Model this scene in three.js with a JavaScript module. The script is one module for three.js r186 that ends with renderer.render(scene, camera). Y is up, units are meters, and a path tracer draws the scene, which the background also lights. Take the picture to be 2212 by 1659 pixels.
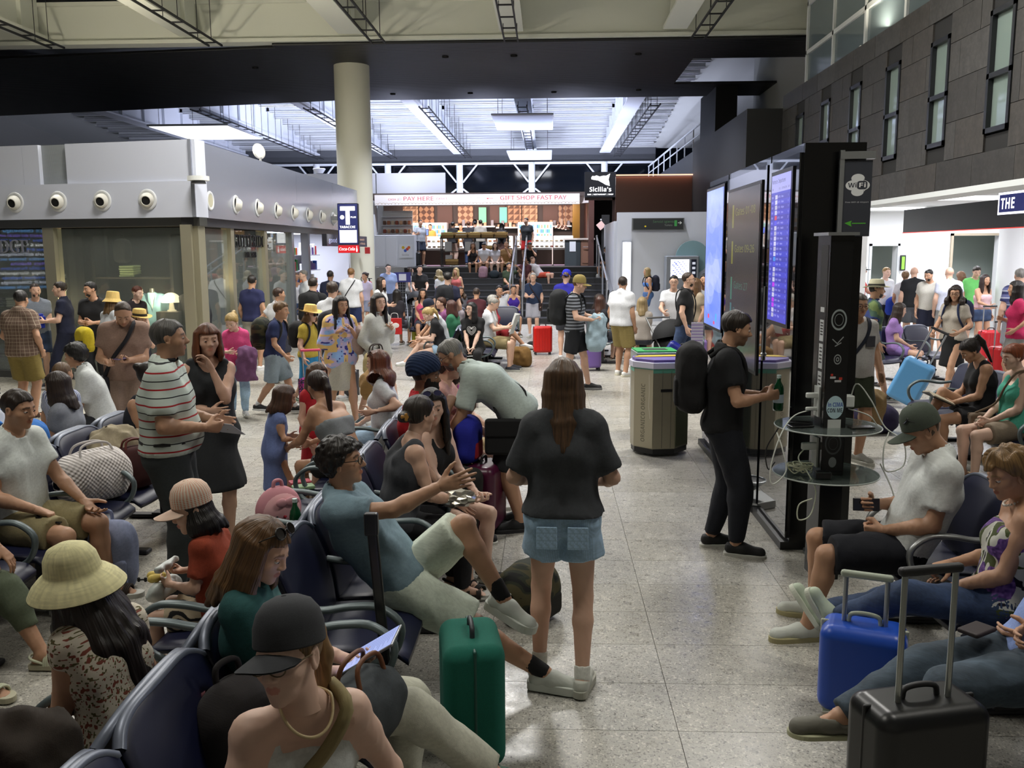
import*as THREE from 'three';
import {mergeGeometries,mergeVertices}from 'three/addons/utils/BufferGeometryUtils.js';
import {RoundedBoxGeometry}from 'three/addons/geometries/RoundedBoxGeometry.js';
import {RectAreaLightUniformsLib}from 'three/addons/lights/RectAreaLightUniformsLib.js';
import {TextGeometry}from 'three/addons/geometries/TextGeometry.js';
import {FontLoader}from 'three/addons/loaders/FontLoader.js';

// ---------- camera, exposure, large lights ----------
const scene=new THREE.Scene();
const renderer=new THREE.WebGLRenderer({antialias:true});
renderer.toneMapping=THREE.LinearToneMapping;
renderer.toneMappingExposure=1.0;
renderer.shadowMap.enabled=true;
RectAreaLightUniformsLib.init();
const IW=2212,IH=1659,FOC=1954,EYE=2.2;
const PITCH=Math.atan(289.5 / FOC),YAW=Math.atan(79 / FOC);
const camera=new THREE.PerspectiveCamera(2*Math.atan(IH / 2 / FOC)*180 / Math.PI,IW / IH,0.1,200);
camera.position.set(0,EYE,0);
camera.rotation.order='YXZ';
camera.rotation.set(-PITCH,YAW,-.0055);
camera.updateMatrixWorld();
scene.background=new THREE.Color(0x05070c);// night outside the end windows

const V=(x,y,z)=>new THREE.Vector3(x,y,z);
const RAD=Math.PI / 180;
function ray(px,py) {return V((px - IW / 2) / FOC,-(py - IH / 2) / FOC,-1).applyQuaternion(camera.quaternion);}
function onY(px,py,h=0) {const d=ray(px,py),t=(h - EYE) / d.y;return V(d.x*t,h,d.z*t);}// where a pixel's line of sight meets the height h
function onZ(px,py,z) {const d=ray(px,py),t=z / d.z;return V(d.x*t,EYE + d.y*t,z);}
function onX(px,py,x) {const d=ray(px,py),t=x / d.x;return V(x,EYE + d.y*t,d.z*t);}

// The hall's hanging luminaires: [x, y, z, width, depth, r, g, b, intensity]
const LUMINAIRES=[
[-3.5,7.3,-4,1.6,1.6,1,.965,.88,18],[3.5,7.3,-4,1.6,1.6,1,.965,.88,18],
[-4.5,7.3,-12,1.6,1.6,1,.97,.92,48],[2.6,7.3,-12,1.6,1.6,1,.97,.92,48],
[-9.5,7.3,-16.6,1.8,1.8,1,.98,.95,60],[-1.2,7.3,-16.8,1.8,1.8,1,.98,.95,60],
];
// ---------- helpers ----------
let seedN=12345;
function rnd() {seedN=(seedN*1664525 + 1013904223)>>>0;return seedN / 4294967296;}
const rr=(a,b)=>a + (b - a)*rnd();
const clamp=(x,a,b)=>Math.min(b,Math.max(a,x));
const lerp=(a,b,t)=>a + (b - a)*t;
const hash3=(x,y,z)=>{let h=(x*374761393 + y*668265263 + z*1274126177)|0;h=Math.imul(h ^ (h>>>13),1274126177);return ((h ^ (h>>>16))>>>0) / 4294967296;};
function vnoise(x,y,z) {
const xi=Math.floor(x),yi=Math.floor(y),zi=Math.floor(z);let fx=x - xi,fy=y - yi,fz=z - zi;
fx=fx*fx*(3 - 2*fx);fy=fy*fy*(3 - 2*fy);fz=fz*fz*(3 - 2*fz);
const L=(a,b,t)=>a + (b - a)*t,h=(a,b,c)=>hash3(xi + a,yi + b,zi + c);
return L(L(L(h(0,0,0),h(1,0,0),fx),L(h(0,1,0),h(1,1,0),fx),fy),L(L(h(0,0,1),h(1,0,1),fx),L(h(0,1,1),h(1,1,1),fx),fy),fz);
}
const taken=new Map();
function numbered(name) {const n=taken.get(name)||0;taken.set(name,n + 1);return n?name + '_' + String(n).padStart(3,'0') :name;}
function meta(o,label,category,group,kind) {if (label) o.userData.label=label;if (category) o.userData.category=category;if (group) o.userData.group=group;if (kind) o.userData.kind=kind;return o;}
function thing(name,label,category,pos=[0,0,0],turn=0,group) {
const o=new THREE.Group();o.name=numbered(name);scene.add(o);
o.position.set(...(pos.isVector3?pos.toArray() :pos));o.rotation.y=turn*RAD;
return meta(o,label,category,group);
}
function part(parent,name,geo,mat,label) {
const m=new THREE.Mesh(Array.isArray(geo)?merge(geo) :geo,mat);m.name=name;m.castShadow=m.receiveShadow=true;parent.add(m);
if (label) m.userData.label=label;return m;
}
function solo(name,label,category,geo,mat,group) {const m=part(scene,numbered(name),geo,mat);return meta(m,label,category,group);}
function struct(name,geo,mat,label) {const m=part(scene,name,geo,mat);m.userData.kind='structure';meta(m,label||name.replace(/_/g,' ') + ' of the terminal hall',name.split('_')[0]);return m;}
function structGroup(name,label) {const g=new THREE.Group();g.name=name;g.userData.kind='structure';meta(g,label,name.split('_')[0]);scene.add(g);return g;}
function copy(o,pos,turn,label,group) {const c=o.clone();c.name=numbered(o.name.replace(/_\d{3}$/,''));c.userData={...o.userData};scene.add(c);if (pos) c.position.set(...pos);if (turn !==undefined) c.rotation.y=turn*RAD;if (label) c.userData.label=label;if (group) c.userData.group=group;return c;}

function norm(g) {const o=g.index?g :(()=>{const i=[];for (let k=0;k<g.attributes.position.count;k++) i.push(k);g.setIndex(i);return g;})();for (const a of Object.keys(o.attributes)) if (!['position','normal','uv'].includes(a)) o.deleteAttribute(a);if (!o.attributes.normal) o.computeVertexNormals();if (!o.attributes.uv) o.setAttribute('uv',new THREE.BufferAttribute(new Float32Array(o.attributes.position.count*2),2));return o;}
function merge(list) {const l=list.flat(9).filter(Boolean).map(norm);return l.length===1?l[0] :mergeGeometries(l,false);}
function tf(g,x=0,y=0,z=0,rx=0,ry=0,rz=0,s=1) {const m=new THREE.Matrix4().compose(V(x,y,z),new THREE.Quaternion().setFromEuler(new THREE.Euler(rx*RAD,ry*RAD,rz*RAD,'YXZ')),Array.isArray(s)?V(...s) :V(s,s,s));return g.applyMatrix4(m);}
// boxes carry uv in metres
function box(w,h,d,x=0,y=0,z=0,rx=0,ry=0,rz=0) {
const g=new THREE.BoxGeometry(w,h,d),p=g.attributes.position,n=g.attributes.normal,u=g.attributes.uv;
for (let i=0;i<p.count;i++) {const ax=Math.abs(n.getX(i)),ay=Math.abs(n.getY(i));u.setXY(i,ax>.5?p.getZ(i) :p.getX(i),ay>.5?p.getZ(i) :p.getY(i));}
return tf(g,x,y,z,rx,ry,rz);
}
function b2(x0,x1,y0,y1,z0,z1) {return box(Math.abs(x1 - x0),Math.abs(y1 - y0),Math.abs(z1 - z0),(x0 + x1) / 2,(y0 + y1) / 2,(z0 + z1) / 2);}
function rbox(w,h,d,r,x=0,y=0,z=0,rx=0,ry=0,rz=0,seg=1) {return tf(new RoundedBoxGeometry(w,h,d,seg,Math.min(r,w / 2.01,h / 2.01,d / 2.01)),x,y,z,rx,ry,rz);}
function cyl(r1,r2,h,x=0,y=0,z=0,rx=0,ry=0,rz=0,n=16,open=false) {return tf(new THREE.CylinderGeometry(r1,r2,h,n,1,open),x,y,z,rx,ry,rz);}
function ball(r,x=0,y=0,z=0,sx=1,sy=1,sz=1,n=12) {return tf(new THREE.SphereGeometry(r,n,Math.max(6,n*.7|0)),x,y,z,0,0,0,[sx,sy,sz]);}
function tube(pts,r,n=6,seg=0,closed=false) {const c=new THREE.CatmullRomCurve3(pts.map((p)=>p.isVector3?p :V(...p)),closed,'centripetal');return new THREE.TubeGeometry(c,seg||Math.max(4,pts.length*5),r,n,closed);}
function rod(a,b,r,n=8) {a=a.isVector3?a :V(...a);b=b.isVector3?b :V(...b);const d=b.clone().sub(a),g=new THREE.CylinderGeometry(r,r,d.length(),n);const m=new THREE.Matrix4().compose(a.clone().add(b).multiplyScalar(.5),new THREE.Quaternion().setFromUnitVectors(V(0,1,0),d.normalize()),V(1,1,1));return g.applyMatrix4(m);}
function bar(a,b,w,h) {a=a.isVector3?a :V(...a);b=b.isVector3?b :V(...b);const d=b.clone().sub(a),g=new THREE.BoxGeometry(w,h,d.length());const m=new THREE.Matrix4().lookAt(b,a,Math.abs(d.clone().normalize().y)>.98?V(0,0,1) :V(0,1,0));m.setPosition(a.clone().add(b).multiplyScalar(.5));return g.applyMatrix4(m);}
function lathe(prof,n=24) {return new THREE.LatheGeometry(prof.map((p)=>new THREE.Vector2(...p)),n);}
function extr(pts,depth,bev=0,n=2) {const s=pts.isShape?pts :new THREE.Shape(pts.map((p)=>new THREE.Vector2(...p)));return new THREE.ExtrudeGeometry(s,{depth,bevelEnabled:bev>0,bevelSize:bev,bevelThickness:bev,bevelSegments:n,curveSegments:10});}
function sheet(w,h,nu,nv,fn) {const g=new THREE.PlaneGeometry(w,h,nu,nv),p=g.attributes.position;for (let i=0;i<p.count;i++) {const q=fn(p.getX(i),p.getY(i));p.setXYZ(i,...q);}g.computeVertexNormals();return g;}

// ---------- textures ----------
function dataTex(n,fn,srgb=true,rep=1) {
const d=new Uint8Array(n*n*4);
for (let y=0;y<n;y++) for (let x=0;x<n;x++) {const c=fn(x / n,y / n,x,y),i=(y*n + x)*4;d[i]=clamp(c[0],0,1)*255;d[i + 1]=clamp(c[1],0,1)*255;d[i + 2]=clamp(c[2],0,1)*255;d[i + 3]=255;}
const t=new THREE.DataTexture(d,n,n);t.wrapS=t.wrapT=THREE.RepeatWrapping;t.magFilter=THREE.LinearFilter;t.minFilter=THREE.LinearMipmapLinearFilter;t.generateMipmaps=true;if (srgb) t.colorSpace=THREE.SRGBColorSpace;t.repeat.set(rep,rep);t.needsUpdate=true;return t;
}
function tnoise(u,v,f,s=0) {// tileable value noise
const x=u*f,y=v*f,xi=Math.floor(x),yi=Math.floor(y);let fx=x - xi,fy=y - yi;fx=fx*fx*(3 - 2*fx);fy=fy*fy*(3 - 2*fy);
const h=(a,b)=>hash3(((xi + a) % f + f) % f,((yi + b) % f + f) % f,s + f*7);
return lerp(lerp(h(0,0),h(1,0),fx),lerp(h(0,1),h(1,1),fx),fy);
}
function tnoise2(u,v,fu,fv,s=0) {
const x=u*fu,y=v*fv,xi=Math.floor(x),yi=Math.floor(y);let fx=x - xi,fy=y - yi;fx=fx*fx*(3 - 2*fx);fy=fy*fy*(3 - 2*fy);
const h=(a,b)=>hash3(((xi + a) % fu + fu) % fu,((yi + b) % fv + fv) % fv,s + fu*7);
return lerp(lerp(h(0,0),h(1,0),fx),lerp(h(0,1),h(1,1),fx),fy);
}
function canvasTex(w,h,draw) {const c=document.createElement('canvas');c.width=w;c.height=h;const x=c.getContext('2d');draw(x,w,h);const t=new THREE.CanvasTexture(c);t.colorSpace=THREE.SRGBColorSpace;t.wrapS=t.wrapT=THREE.RepeatWrapping;t.magFilter=THREE.LinearFilter;return t;}
const hex=(h)=>{const c=new THREE.Color(h);return [c.r,c.g,c.b];};
const srgb=(h)=>[(h>>16&255) / 255,(h>>8&255) / 255,(h&255) / 255];
const mc=new Map();
function M(color,rough=.7,o={}) {
const key=typeof color==='number'&&!Object.values(o).some((v)=>v&&v.isTexture)?color + '|' + rough + '|' + JSON.stringify(o) :null;
if (key&&mc.has(key)) return mc.get(key);
const phys=['clearcoat','transmission','sheen','thickness','ior','specularIntensity'].some((k)=>k in o);
const m=new (phys?THREE.MeshPhysicalMaterial :THREE.MeshStandardMaterial)({color,roughness:rough,...o});
if (key) mc.set(key,m);return m;
}
// cloth: weave noise in the bump, uv in metres
const weave=dataTex(128,(u,v)=>{const a=.5 + .25*Math.sin(u*64*Math.PI*2)*Math.cos(v*64*Math.PI*2) + .25*tnoise(u,v,32);return [a,a,a];},false,16);
const clothVar=dataTex(128,(u,v)=>{const a=.93 + .07*tnoise(u,v,24) + .05*(tnoise(u,v,64,3) - .5);return [a,a,a];},true,5);
const clothM=new Map();
function cloth(c,rough=.9) {if (c&&c.isMaterial) return c;if (!clothM.has(c)) clothM.set(c,M(c,rough,{map:clothVar,bumpMap:weave,bumpScale:.0012}));return clothM.get(c);}
function clothTex(n,fn,rep,rough=.88) {return M(0xffffff,rough,{map:dataTex(n,fn,true,rep),bumpMap:weave,bumpScale:.001});}
const mixc=(a,b,t)=>[lerp(a[0],b[0],t),lerp(a[1],b[1],t),lerp(a[2],b[2],t)];
const chrome=M(0xb8bcc0,.28,{metalness:.9}),steel=M(0x9a9c9c,.4,{metalness:.8}),blackPl=M(0x0c0c0e,.4),greyPl=M(0x55575a,.5),darkMetal=M(0x1b1c1f,.45,{metalness:.5}),whitePaint=M(0xd8dcdc,.6);
// ---------- surfaces from distance fields ----------
// bone: { a, b, ra, rb, k, flat }  a tapered capsule; flat ends it with a plane at b
function field(bones,cell,cuts,noise) {
let lo=[1e9,1e9,1e9],hi=[-1e9,-1e9,-1e9];const mg=cell*2.6;
for (const q of bones) {const r=Math.max(q.ra,q.rb) + mg;for (let i=0;i<3;i++) {lo[i]=Math.min(lo[i],q.a[i] - r,q.b[i] - r);hi[i]=Math.max(hi[i],q.a[i] + r,q.b[i] + r);}}
const n=[0,1,2].map((i)=>Math.ceil((hi[i] - lo[i]) / cell) + 1),[nx,ny,nz]=n,f=new Float32Array(nx*ny*nz).fill(9);
for (const q of bones) {
const {a,b,ra,rb,flat}=q,k=Math.max(q.k??.03,1e-4),m=Math.max(k,cell*2.2) + cell*.6;
const i0=[],i1=[];for (let i=0;i<3;i++) {i0[i]=Math.max(0,Math.floor((Math.min(a[i] - ra,b[i] - rb) - m - lo[i]) / cell));i1[i]=Math.min(n[i] - 1,Math.ceil((Math.max(a[i] + ra,b[i] + rb) + m - lo[i]) / cell));}
const bx=b[0] - a[0],by=b[1] - a[1],bz=b[2] - a[2],l2=bx*bx + by*by + bz*bz||1e-9,len=Math.sqrt(l2);
for (let z=i0[2];z<=i1[2];z++) for (let y=i0[1];y<=i1[1];y++) {let o=(z*ny + y)*nx + i0[0];for (let x=i0[0];x<=i1[0];x++,o++) {
const px=lo[0] + x*cell - a[0],py=lo[1] + y*cell - a[1],pz=lo[2] + z*cell - a[2];
const tu=(px*bx + py*by + pz*bz) / l2,t=tu<0?0 :tu>1?(flat?Math.min(tu,1.3) :1) :tu,dx=px - bx*t,dy=py - by*t,dz=pz - bz*t;
let d=Math.sqrt(dx*dx + dy*dy + dz*dz) - (ra + (rb - ra)*t);if (flat) d=Math.max(d,(tu - 1)*len);
const e=f[o],h=k - Math.abs(e - d);f[o]=h>0?Math.min(e,d) - h*h / k*.25 :Math.min(e,d);
}}
}
if (cuts?.length||noise) for (let z=0,o=0;z<nz;z++) for (let y=0;y<ny;y++) for (let x=0;x<nx;x++,o++) if (f[o]<.15) {
const px=lo[0] + x*cell,py=lo[1] + y*cell,pz=lo[2] + z*cell;
if (noise&&f[o]>-.06) f[o] +=noise(px,py,pz);
if (cuts) for (const c of cuts) f[o]=Math.max(f[o],c(px,py,pz));
}
return {f,n,lo,cell};
}
function nets({f,n,lo,cell},uvf) {
const [nx,ny,nz]=n,id=new Int32Array(nx*ny*nz).fill(-1),P=[],I=[],sx=1,sy=nx,sz=nx*ny;
const co=[0,sx,sy,sx + sy,sz,sx + sz,sy + sz,sx + sy + sz],ed=[0,1,2,3,4,5,6,7,0,2,1,3,4,6,5,7,0,4,1,5,2,6,3,7];
for (let z=0;z<nz - 1;z++) for (let y=0;y<ny - 1;y++) for (let x=0;x<nx - 1;x++) {
const o=z*sz + y*sy + x;let m=0;for (let i=0;i<8;i++) if (f[o + co[i]]<0) m|=1<<i;if (m===0||m===255) continue;
let ax=0,ay=0,az=0,c=0;
for (let e=0;e<24;e +=2) {const p=ed[e],q=ed[e + 1];if ((m>>p&1)===(m>>q&1)) continue;const a=f[o + co[p]],b=f[o + co[q]],t=a / (a - b);ax +=(p&1) + ((q&1) - (p&1))*t;ay +=(p>>1&1) + ((q>>1&1) - (p>>1&1))*t;az +=(p>>2) + ((q>>2) - (p>>2))*t;c++;}
id[o]=P.length / 3;P.push(lo[0] + (x + ax / c)*cell,lo[1] + (y + ay / c)*cell,lo[2] + (z + az / c)*cell);
}
for (let z=1;z<nz - 1;z++) for (let y=1;y<ny - 1;y++) for (let x=1;x<nx - 1;x++) {
const o=z*sz + y*sy + x,a=f[o]<0;
const quad=(s,p,q)=>{if (a===(f[o + s]<0)) return;const A=id[o],B=id[o - p],C=id[o - p - q],D=id[o - q];if (a) I.push(A,B,C,A,C,D);else I.push(A,C,B,A,D,C);};
quad(sx,sy,sz);quad(sy,sz,sx);quad(sz,sx,sy);
}
const g=new THREE.BufferGeometry();g.setAttribute('position',new THREE.BufferAttribute(new Float32Array(P),3));g.setIndex(I);g.computeVertexNormals();
const uv=new Float32Array(P.length / 3*2);for (let i=0;i<uv.length / 2;i++) {const w=uvf?uvf(P[i*3],P[i*3 + 1],P[i*3 + 2]) :[P[i*3],P[i*3 + 1]];uv[i*2]=w[0];uv[i*2 + 1]=w[1];}
g.setAttribute('uv',new THREE.BufferAttribute(uv,2));return g;
}
const sdf=(bones,cell,cuts,noise,uvf)=>nets(field(bones,cell,cuts,noise),uvf);
const B=(a,b,ra,rb=ra,k=.03,flat=false)=>({a,b,ra,rb,k,flat});
// free field: fn(x,y,z) over a box
function freeField(lo,hi,cell,fn) {const n=lo.map((l,i)=>Math.ceil((hi[i] - l) / cell) + 1),f=new Float32Array(n[0]*n[1]*n[2]);let o=0;for (let z=0;z<n[2];z++) for (let y=0;y<n[1];y++) for (let x=0;x<n[0];x++,o++) f[o]=fn(lo[0] + x*cell,lo[1] + y*cell,lo[2] + z*cell);return {f,n,lo,cell};}
const sm=(a,b,k)=>{const h=Math.max(k - Math.abs(a - b),0) / k;return Math.min(a,b) - h*h*k*.25;};
const ell=(x,y,z,cx,cy,cz,rx,ry,rz)=>{const a=(x - cx) / rx,b=(y - cy) / ry,c=(z - cz) / rz,l=Math.sqrt(a*a + b*b + c*c);return (l - 1)*Math.min(rx,ry,rz)*(l<.5?1 :1.1);};
const cap=(x,y,z,a,b,ra,rb)=>{const bx=b[0] - a[0],by=b[1] - a[1],bz=b[2] - a[2],t=clamp(((x - a[0])*bx + (y - a[1])*by + (z - a[2])*bz) / (bx*bx + by*by + bz*bz),0,1);return Math.hypot(x - a[0] - bx*t,y - a[1] - by*t,z - a[2] - bz*t) - lerp(ra,rb,t);};

// ---------- head: centre at origin, z forward, chin at -0.115, crown at 0.115 ----------
const CRAN=[0,.03,-.014,.0755,.087,.097];
function headSdf(fem) {
const jw=fem?.9 :1,nose=fem?.9 :1.05;
return (x,y,z)=>{
const X=Math.abs(x);
let d=ell(x,y,z,...CRAN);
d=sm(d,ell(x,y,z,0,-.022,.028,.061*jw,.082,.06),.03);
d=sm(d,ell(x,y,z,0,-.074,.034,.044*jw,.034,.045),.025);
d=sm(d,ell(x,y,z,0,-.1,.066,.017,.013,.014),.022);
d=sm(d,ell(X,y,z,.044,-.024,.05,.02,.019,.022),.03);
d=sm(d,cap(X,y,z,[.012,.024,.082],[.045,.024,.064],.008,.007),.016);
d=-sm(-d,ell(X,y,z,.0315,.004,.094,.0165,.0105,.014),.014);
d=sm(d,cap(x,y,z,[0,.016,.083],[0,-.026,.104*Math.sqrt(nose)],.0075,.0115*nose),.011);
d=sm(d,ell(X,y,z,.0115,-.031,.093,.0085,.007,.01),.009);
d=sm(d,cap(X,y,z,[0,-.0555,.0905],[.021,-.0585,.0775],.0052,.003),.006);
d=sm(d,cap(X,y,z,[0,-.066,.0885],[.018,-.0625,.0775],.0062,.003),.006);
const ear=ell(X - .0045,y,z,.074,-.006,-.008 - y*.2,.0085,.0315,.0185);d=sm(d,Math.max(ear,-ell(X,y,z,.083,-.002,-.006,.005,.02,.009)),.006);
d=sm(d,cap(x,y,z,[0,-.06,-.022],[0,-.17,-.04],fem?.047 :.056,fem?.05 :.061),.028);
return d;
};
}
const tmpl=new Map();
const memo=(k,fn)=>{if (!tmpl.has(k)) tmpl.set(k,fn());return tmpl.get(k);};
const LODC=[{head:.0055,hair:.0078,hand:.0052,body:.0165,cl:.0145},{head:.0098,hair:.0146,hand:.0092,body:.0258,cl:.0238},{head:.0162,hair:.0215,hand:0,body:.036,cl:.0355}];
function headT(fem,lod) {// geometry plus a tag per vertex: 0 skin 1 lip 2 brow 3 beard shade 4 white 5 iris
return memo('head' + fem + lod,()=>{
const c=LODC[lod].head,g=nets(freeField([-.1,-.165,-.13],[.1,.135,.13],c,headSdf(fem))),p=g.attributes.position,tag=[];
for (let i=0;i<p.count;i++) {const x=Math.abs(p.getX(i)),y=p.getY(i),z=p.getZ(i);let t=0;
if (z>.07&&Math.abs(y + .0605)<.0095&&x<.024 - Math.abs(y + .0605)) t=1;
else if (z>.05&&Math.abs(y - (.0295 - x*.05 + (x>.035?-(x - .035)*.5 :0)))<(fem?.0042 :.0058)&&x>.011&&x<.05) t=2;
else if (y<-.036 - Math.max(0,.05 - z)*.25&&z>-.005&&y>-.12) t=3;
tag.push(t);}
const geos=[g];for (const s of [-1,1]) {const e=tf(new THREE.SphereGeometry(.0118,lod?8 :16,lod?6 :12),s*.0315,.003,.0775,90,0,0),q=e.attributes.position;for (let i=0;i<q.count;i++) {const w=Math.hypot(q.getX(i) - s*.0315,q.getY(i) - .002);tag.push(q.getZ(i)>.08&&w<.0062&&q.getY(i)<.0066&&q.getY(i)>-.003?5 :q.getY(i)>.0062||q.getY(i)<-.0025?6 :4);}geos.push(e);}
const m=merge(geos);return {g:m,tag};
});
}
// ---------- hands: right hand, wrist at origin, fingers along +y, palm +z, thumb +x ----------
const HANDS={relaxed:[[14,26,18],[18,30,20],[22,34,22],[26,36,24],24],grip:[[48,62,30],[54,66,34],[60,70,36],[62,70,36],40],open:[[4,8,6],[3,6,5],[5,8,6],[8,12,8],8],point:[[3,6,5],[52,74,40],[58,80,44],[60,80,44],34],fist:[[70,88,50],[74,90,52],[76,90,52],[76,88,50],62],pinch:[[40,48,20],[30,40,20],[24,34,20],[20,28,20],46]};
function handBones(kind) {
const H=HANDS[kind]||HANDS.relaxed,out=[],fx=[.029,.0095,-.010,-.028],ky=[.086,.091,.086,.077],L=[[.041,.026,.021],[.045,.029,.022],[.041,.027,.021],[.032,.021,.019]],R=[.0088,.0092,.0086,.0074];
out.push(B([0,-.03,0],[0,.012,0],.026,.024,.01),B([.006,.012,0],[.012,.05,.001],.019,.018,.015),B([-.008,.012,0],[-.013,.05,.001],.018,.017,.015));
for (let i=0;i<4;i++) {
let p=[fx[i],ky[i],0],a=0;out.push(B([fx[i]*.55,.03,0],p,.0145,.0108,.012));
const spread=fx[i]*1.4*(kind==='open'||kind==='relaxed'?1 :.4);
for (let s=0;s<3;s++) {a +=H[i][s]*RAD;const q=[p[0] + spread*L[i][s]*3,p[1] + Math.cos(a)*L[i][s],p[2] + Math.sin(a)*L[i][s]];out.push(B(p,q,R[i]*(1.05 - s*.1),R[i]*(.97 - s*.11),.0035));p=q;}
}
const tb=H[4]*RAD;let p=[.022,.02,.006],q=[.022 + .036*Math.cos(tb*.5),.052,.006 + .034*Math.sin(tb*.9 + .25)],r=[q[0] + .026*Math.cos(tb*1.1 + .5),q[1] + .026*Math.cos(tb*.5),q[2] + .022*Math.sin(tb*1.1)],s=[r[0] + .016*Math.cos(tb*1.5 + .7),r[1] + .023*Math.cos(tb*.6),r[2] + .02*Math.sin(tb*1.2)];
out.push(B(p,q,.0165,.0125,.012),B(q,r,.0118,.0102,.005),B(r,s,.0102,.0085,.004));
return out;
}
function handT(kind,lod,left) {
return memo('hand' + kind + lod + left,()=>{
const bones=handBones(kind);let g;
if (lod<2) g=sdf(bones,LODC[lod].hand);
else g=merge(bones.map((q)=>{const d=V(...q.b).sub(V(...q.a)),c=new THREE.CylinderGeometry(q.rb,q.ra,d.length() + q.rb,5,1);const m=new THREE.Matrix4().compose(V(...q.a).add(V(...q.b)).multiplyScalar(.5),new THREE.Quaternion().setFromUnitVectors(V(0,1,0),d.normalize()),V(1,1,1));return c.applyMatrix4(m);}));
if (left) {const p=g.attributes.position,nn=g.attributes.normal,ix=g.index.array;for (let i=0;i<p.count;i++) {p.setX(i,-p.getX(i));nn.setX(i,-nn.getX(i));}for (let i=0;i<ix.length;i +=3) {const t=ix[i];ix[i]=ix[i + 1];ix[i + 1]=t;}}
return g;
});
}
// ---------- hair, in head space ----------
function hairT(style,lod) {
return memo('hair' + style + lod,()=>{
const c=LODC[lod].hair,[kind,L0,under]=style.split(':'),L=L0?+L0 :.3;
const thick=({short:.0095,buzz:.004,curly:.026,receding:.009,crop:.016,quiff:.015,messy:.026}[kind]??.014)*(under?.3 :1);
const rough={curly:[.012,62],wavy:[.009,45],messy:[.018,40],short:[.0062,52],crop:[.009,44],quiff:[.009,44]}[kind]||[.0028,70];
const line=(z,x)=>{// hairline height by depth
if (kind==='receding') return z>.0?lerp(.03,.105,clamp(z / .06,0,1)) :lerp(-.065,.03,clamp((z + .05) / .05,0,1));
if (z>.055) return .066 - Math.abs(x)*.15;if (z>.008) return lerp(.0,.066,clamp((z - .02) / .04,0,1));return lerp(-.082,-.0,clamp((z + .055) / .06,0,1));
};
const caps=[],taper=['short','crop','quiff','receding'].includes(kind);
const long=['long','bob','wavy','fringe','messylong'].includes(kind);
if (long) for (let i=-6;i<=6;i++) {const t=i / 6*118*RAD,sx=Math.sin(t),sz=-Math.cos(t),ln=L*(1 - .12*Math.abs(i / 6))*(1 + .05*Math.sin(i*2.3));const w=kind==='wavy'?.03 :0;
caps.push([[sx*.074,under?-.01 :.045,sz*.085 - .014],[sx*.088,-.06,sz*.088 - .008],under?.016 :.026,.024]);if (ln>.1) {const ob=sz<0?-sz*.05 :0,mid=[sx*(.092 + w),-.06 - (ln - .06)*.5,sz*.082 - .012 - ob*.5 + (sz<0?0 :.012)];caps.push([[sx*.088,-.06,sz*.088 - .008],mid,.024,.023 + w]);caps.push([mid,[sx*(.09 + w*.5),-ln,sz*.078 - .016 - ob],.023 + w,.015]);}}
if (kind==='pony'||kind==='ponyhigh') {const y=kind==='ponyhigh'?.075 :.02;caps.push([[0,y,-.1],[0,y + .01,-.135],.024,.026],[[0,y + .01,-.135],[.004,y - .07,-.15],.028,.03],[[.004,y - .07,-.15],[0,y - L,-.125],.03,.012]);}
if (kind==='bun'||kind==='bunlow') caps.push([[.018,kind==='bun'?.07 :-.02,-.118],[-.018,kind==='bun'?.075 :-.015,-.12],.036,.034]);
const fringe=kind==='fringe';
const lo=[-.15,-Math.max(.15,long||caps.length?L + .08 :.13),-.25],hi=[.15,.16,.12];
return nets(freeField(lo,hi,c,(x,y,z)=>{
const tk=taper?thick*clamp((y + .035) / .1,.22,1) :thick;let d=ell(x,y,z,CRAN[0],CRAN[1],CRAN[2],CRAN[3] + tk*.85,CRAN[4] + tk,CRAN[5] + tk);
if (kind==='quiff') d=sm(d,cap(x,y,z,[-.03,.098,.055],[.03,.1,.055],.026,.026),.03);
if (d<.06) d=Math.max(d,(line(z,x) - y)*.8);
if (fringe) d=sm(d,Math.max(ell(x,y,z,0,.03,-.004,.082,.085,.103),Math.max(.033 - y,.04 - z)),.01);
for (const q of caps) d=sm(d,cap(x,y,z,q[0],q[1],q[2],q[3]),.016);
if (long&&L<.5) d=Math.max(d,z>.02&&Math.abs(x)<.064&&y<.05?.01 :-1);
if (Math.abs(d)<.04) d +=(vnoise(x*rough[1] + 9,y*(kind==='curly'?rough[1] :9) + 5,z*rough[1] + 3) - .5)*rough[0]*2;
return d;
}),(x,y,z)=>[Math.atan2(x,-z)*.09,y]);
});
}
const strand=dataTex(256,(u,v)=>{const a=.55 + .3*tnoise2(u,v,96,3) + .28*tnoise2(u,v,40,2,5) + .1*tnoise2(u,v,128,16,2);return [a,a,a];},true,4);
const strandB=dataTex(256,(u,v)=>{const a=.6*tnoise2(u,v,96,3) + .4*tnoise2(u,v,40,2,5);return [a,a,a];},false,4);
const hairM=new Map();
function hairMat(c) {if (!hairM.has(c)) hairM.set(c,M(c,.48,{map:strand,bumpMap:strandB,bumpScale:.004}));return hairM.get(c);}

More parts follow.
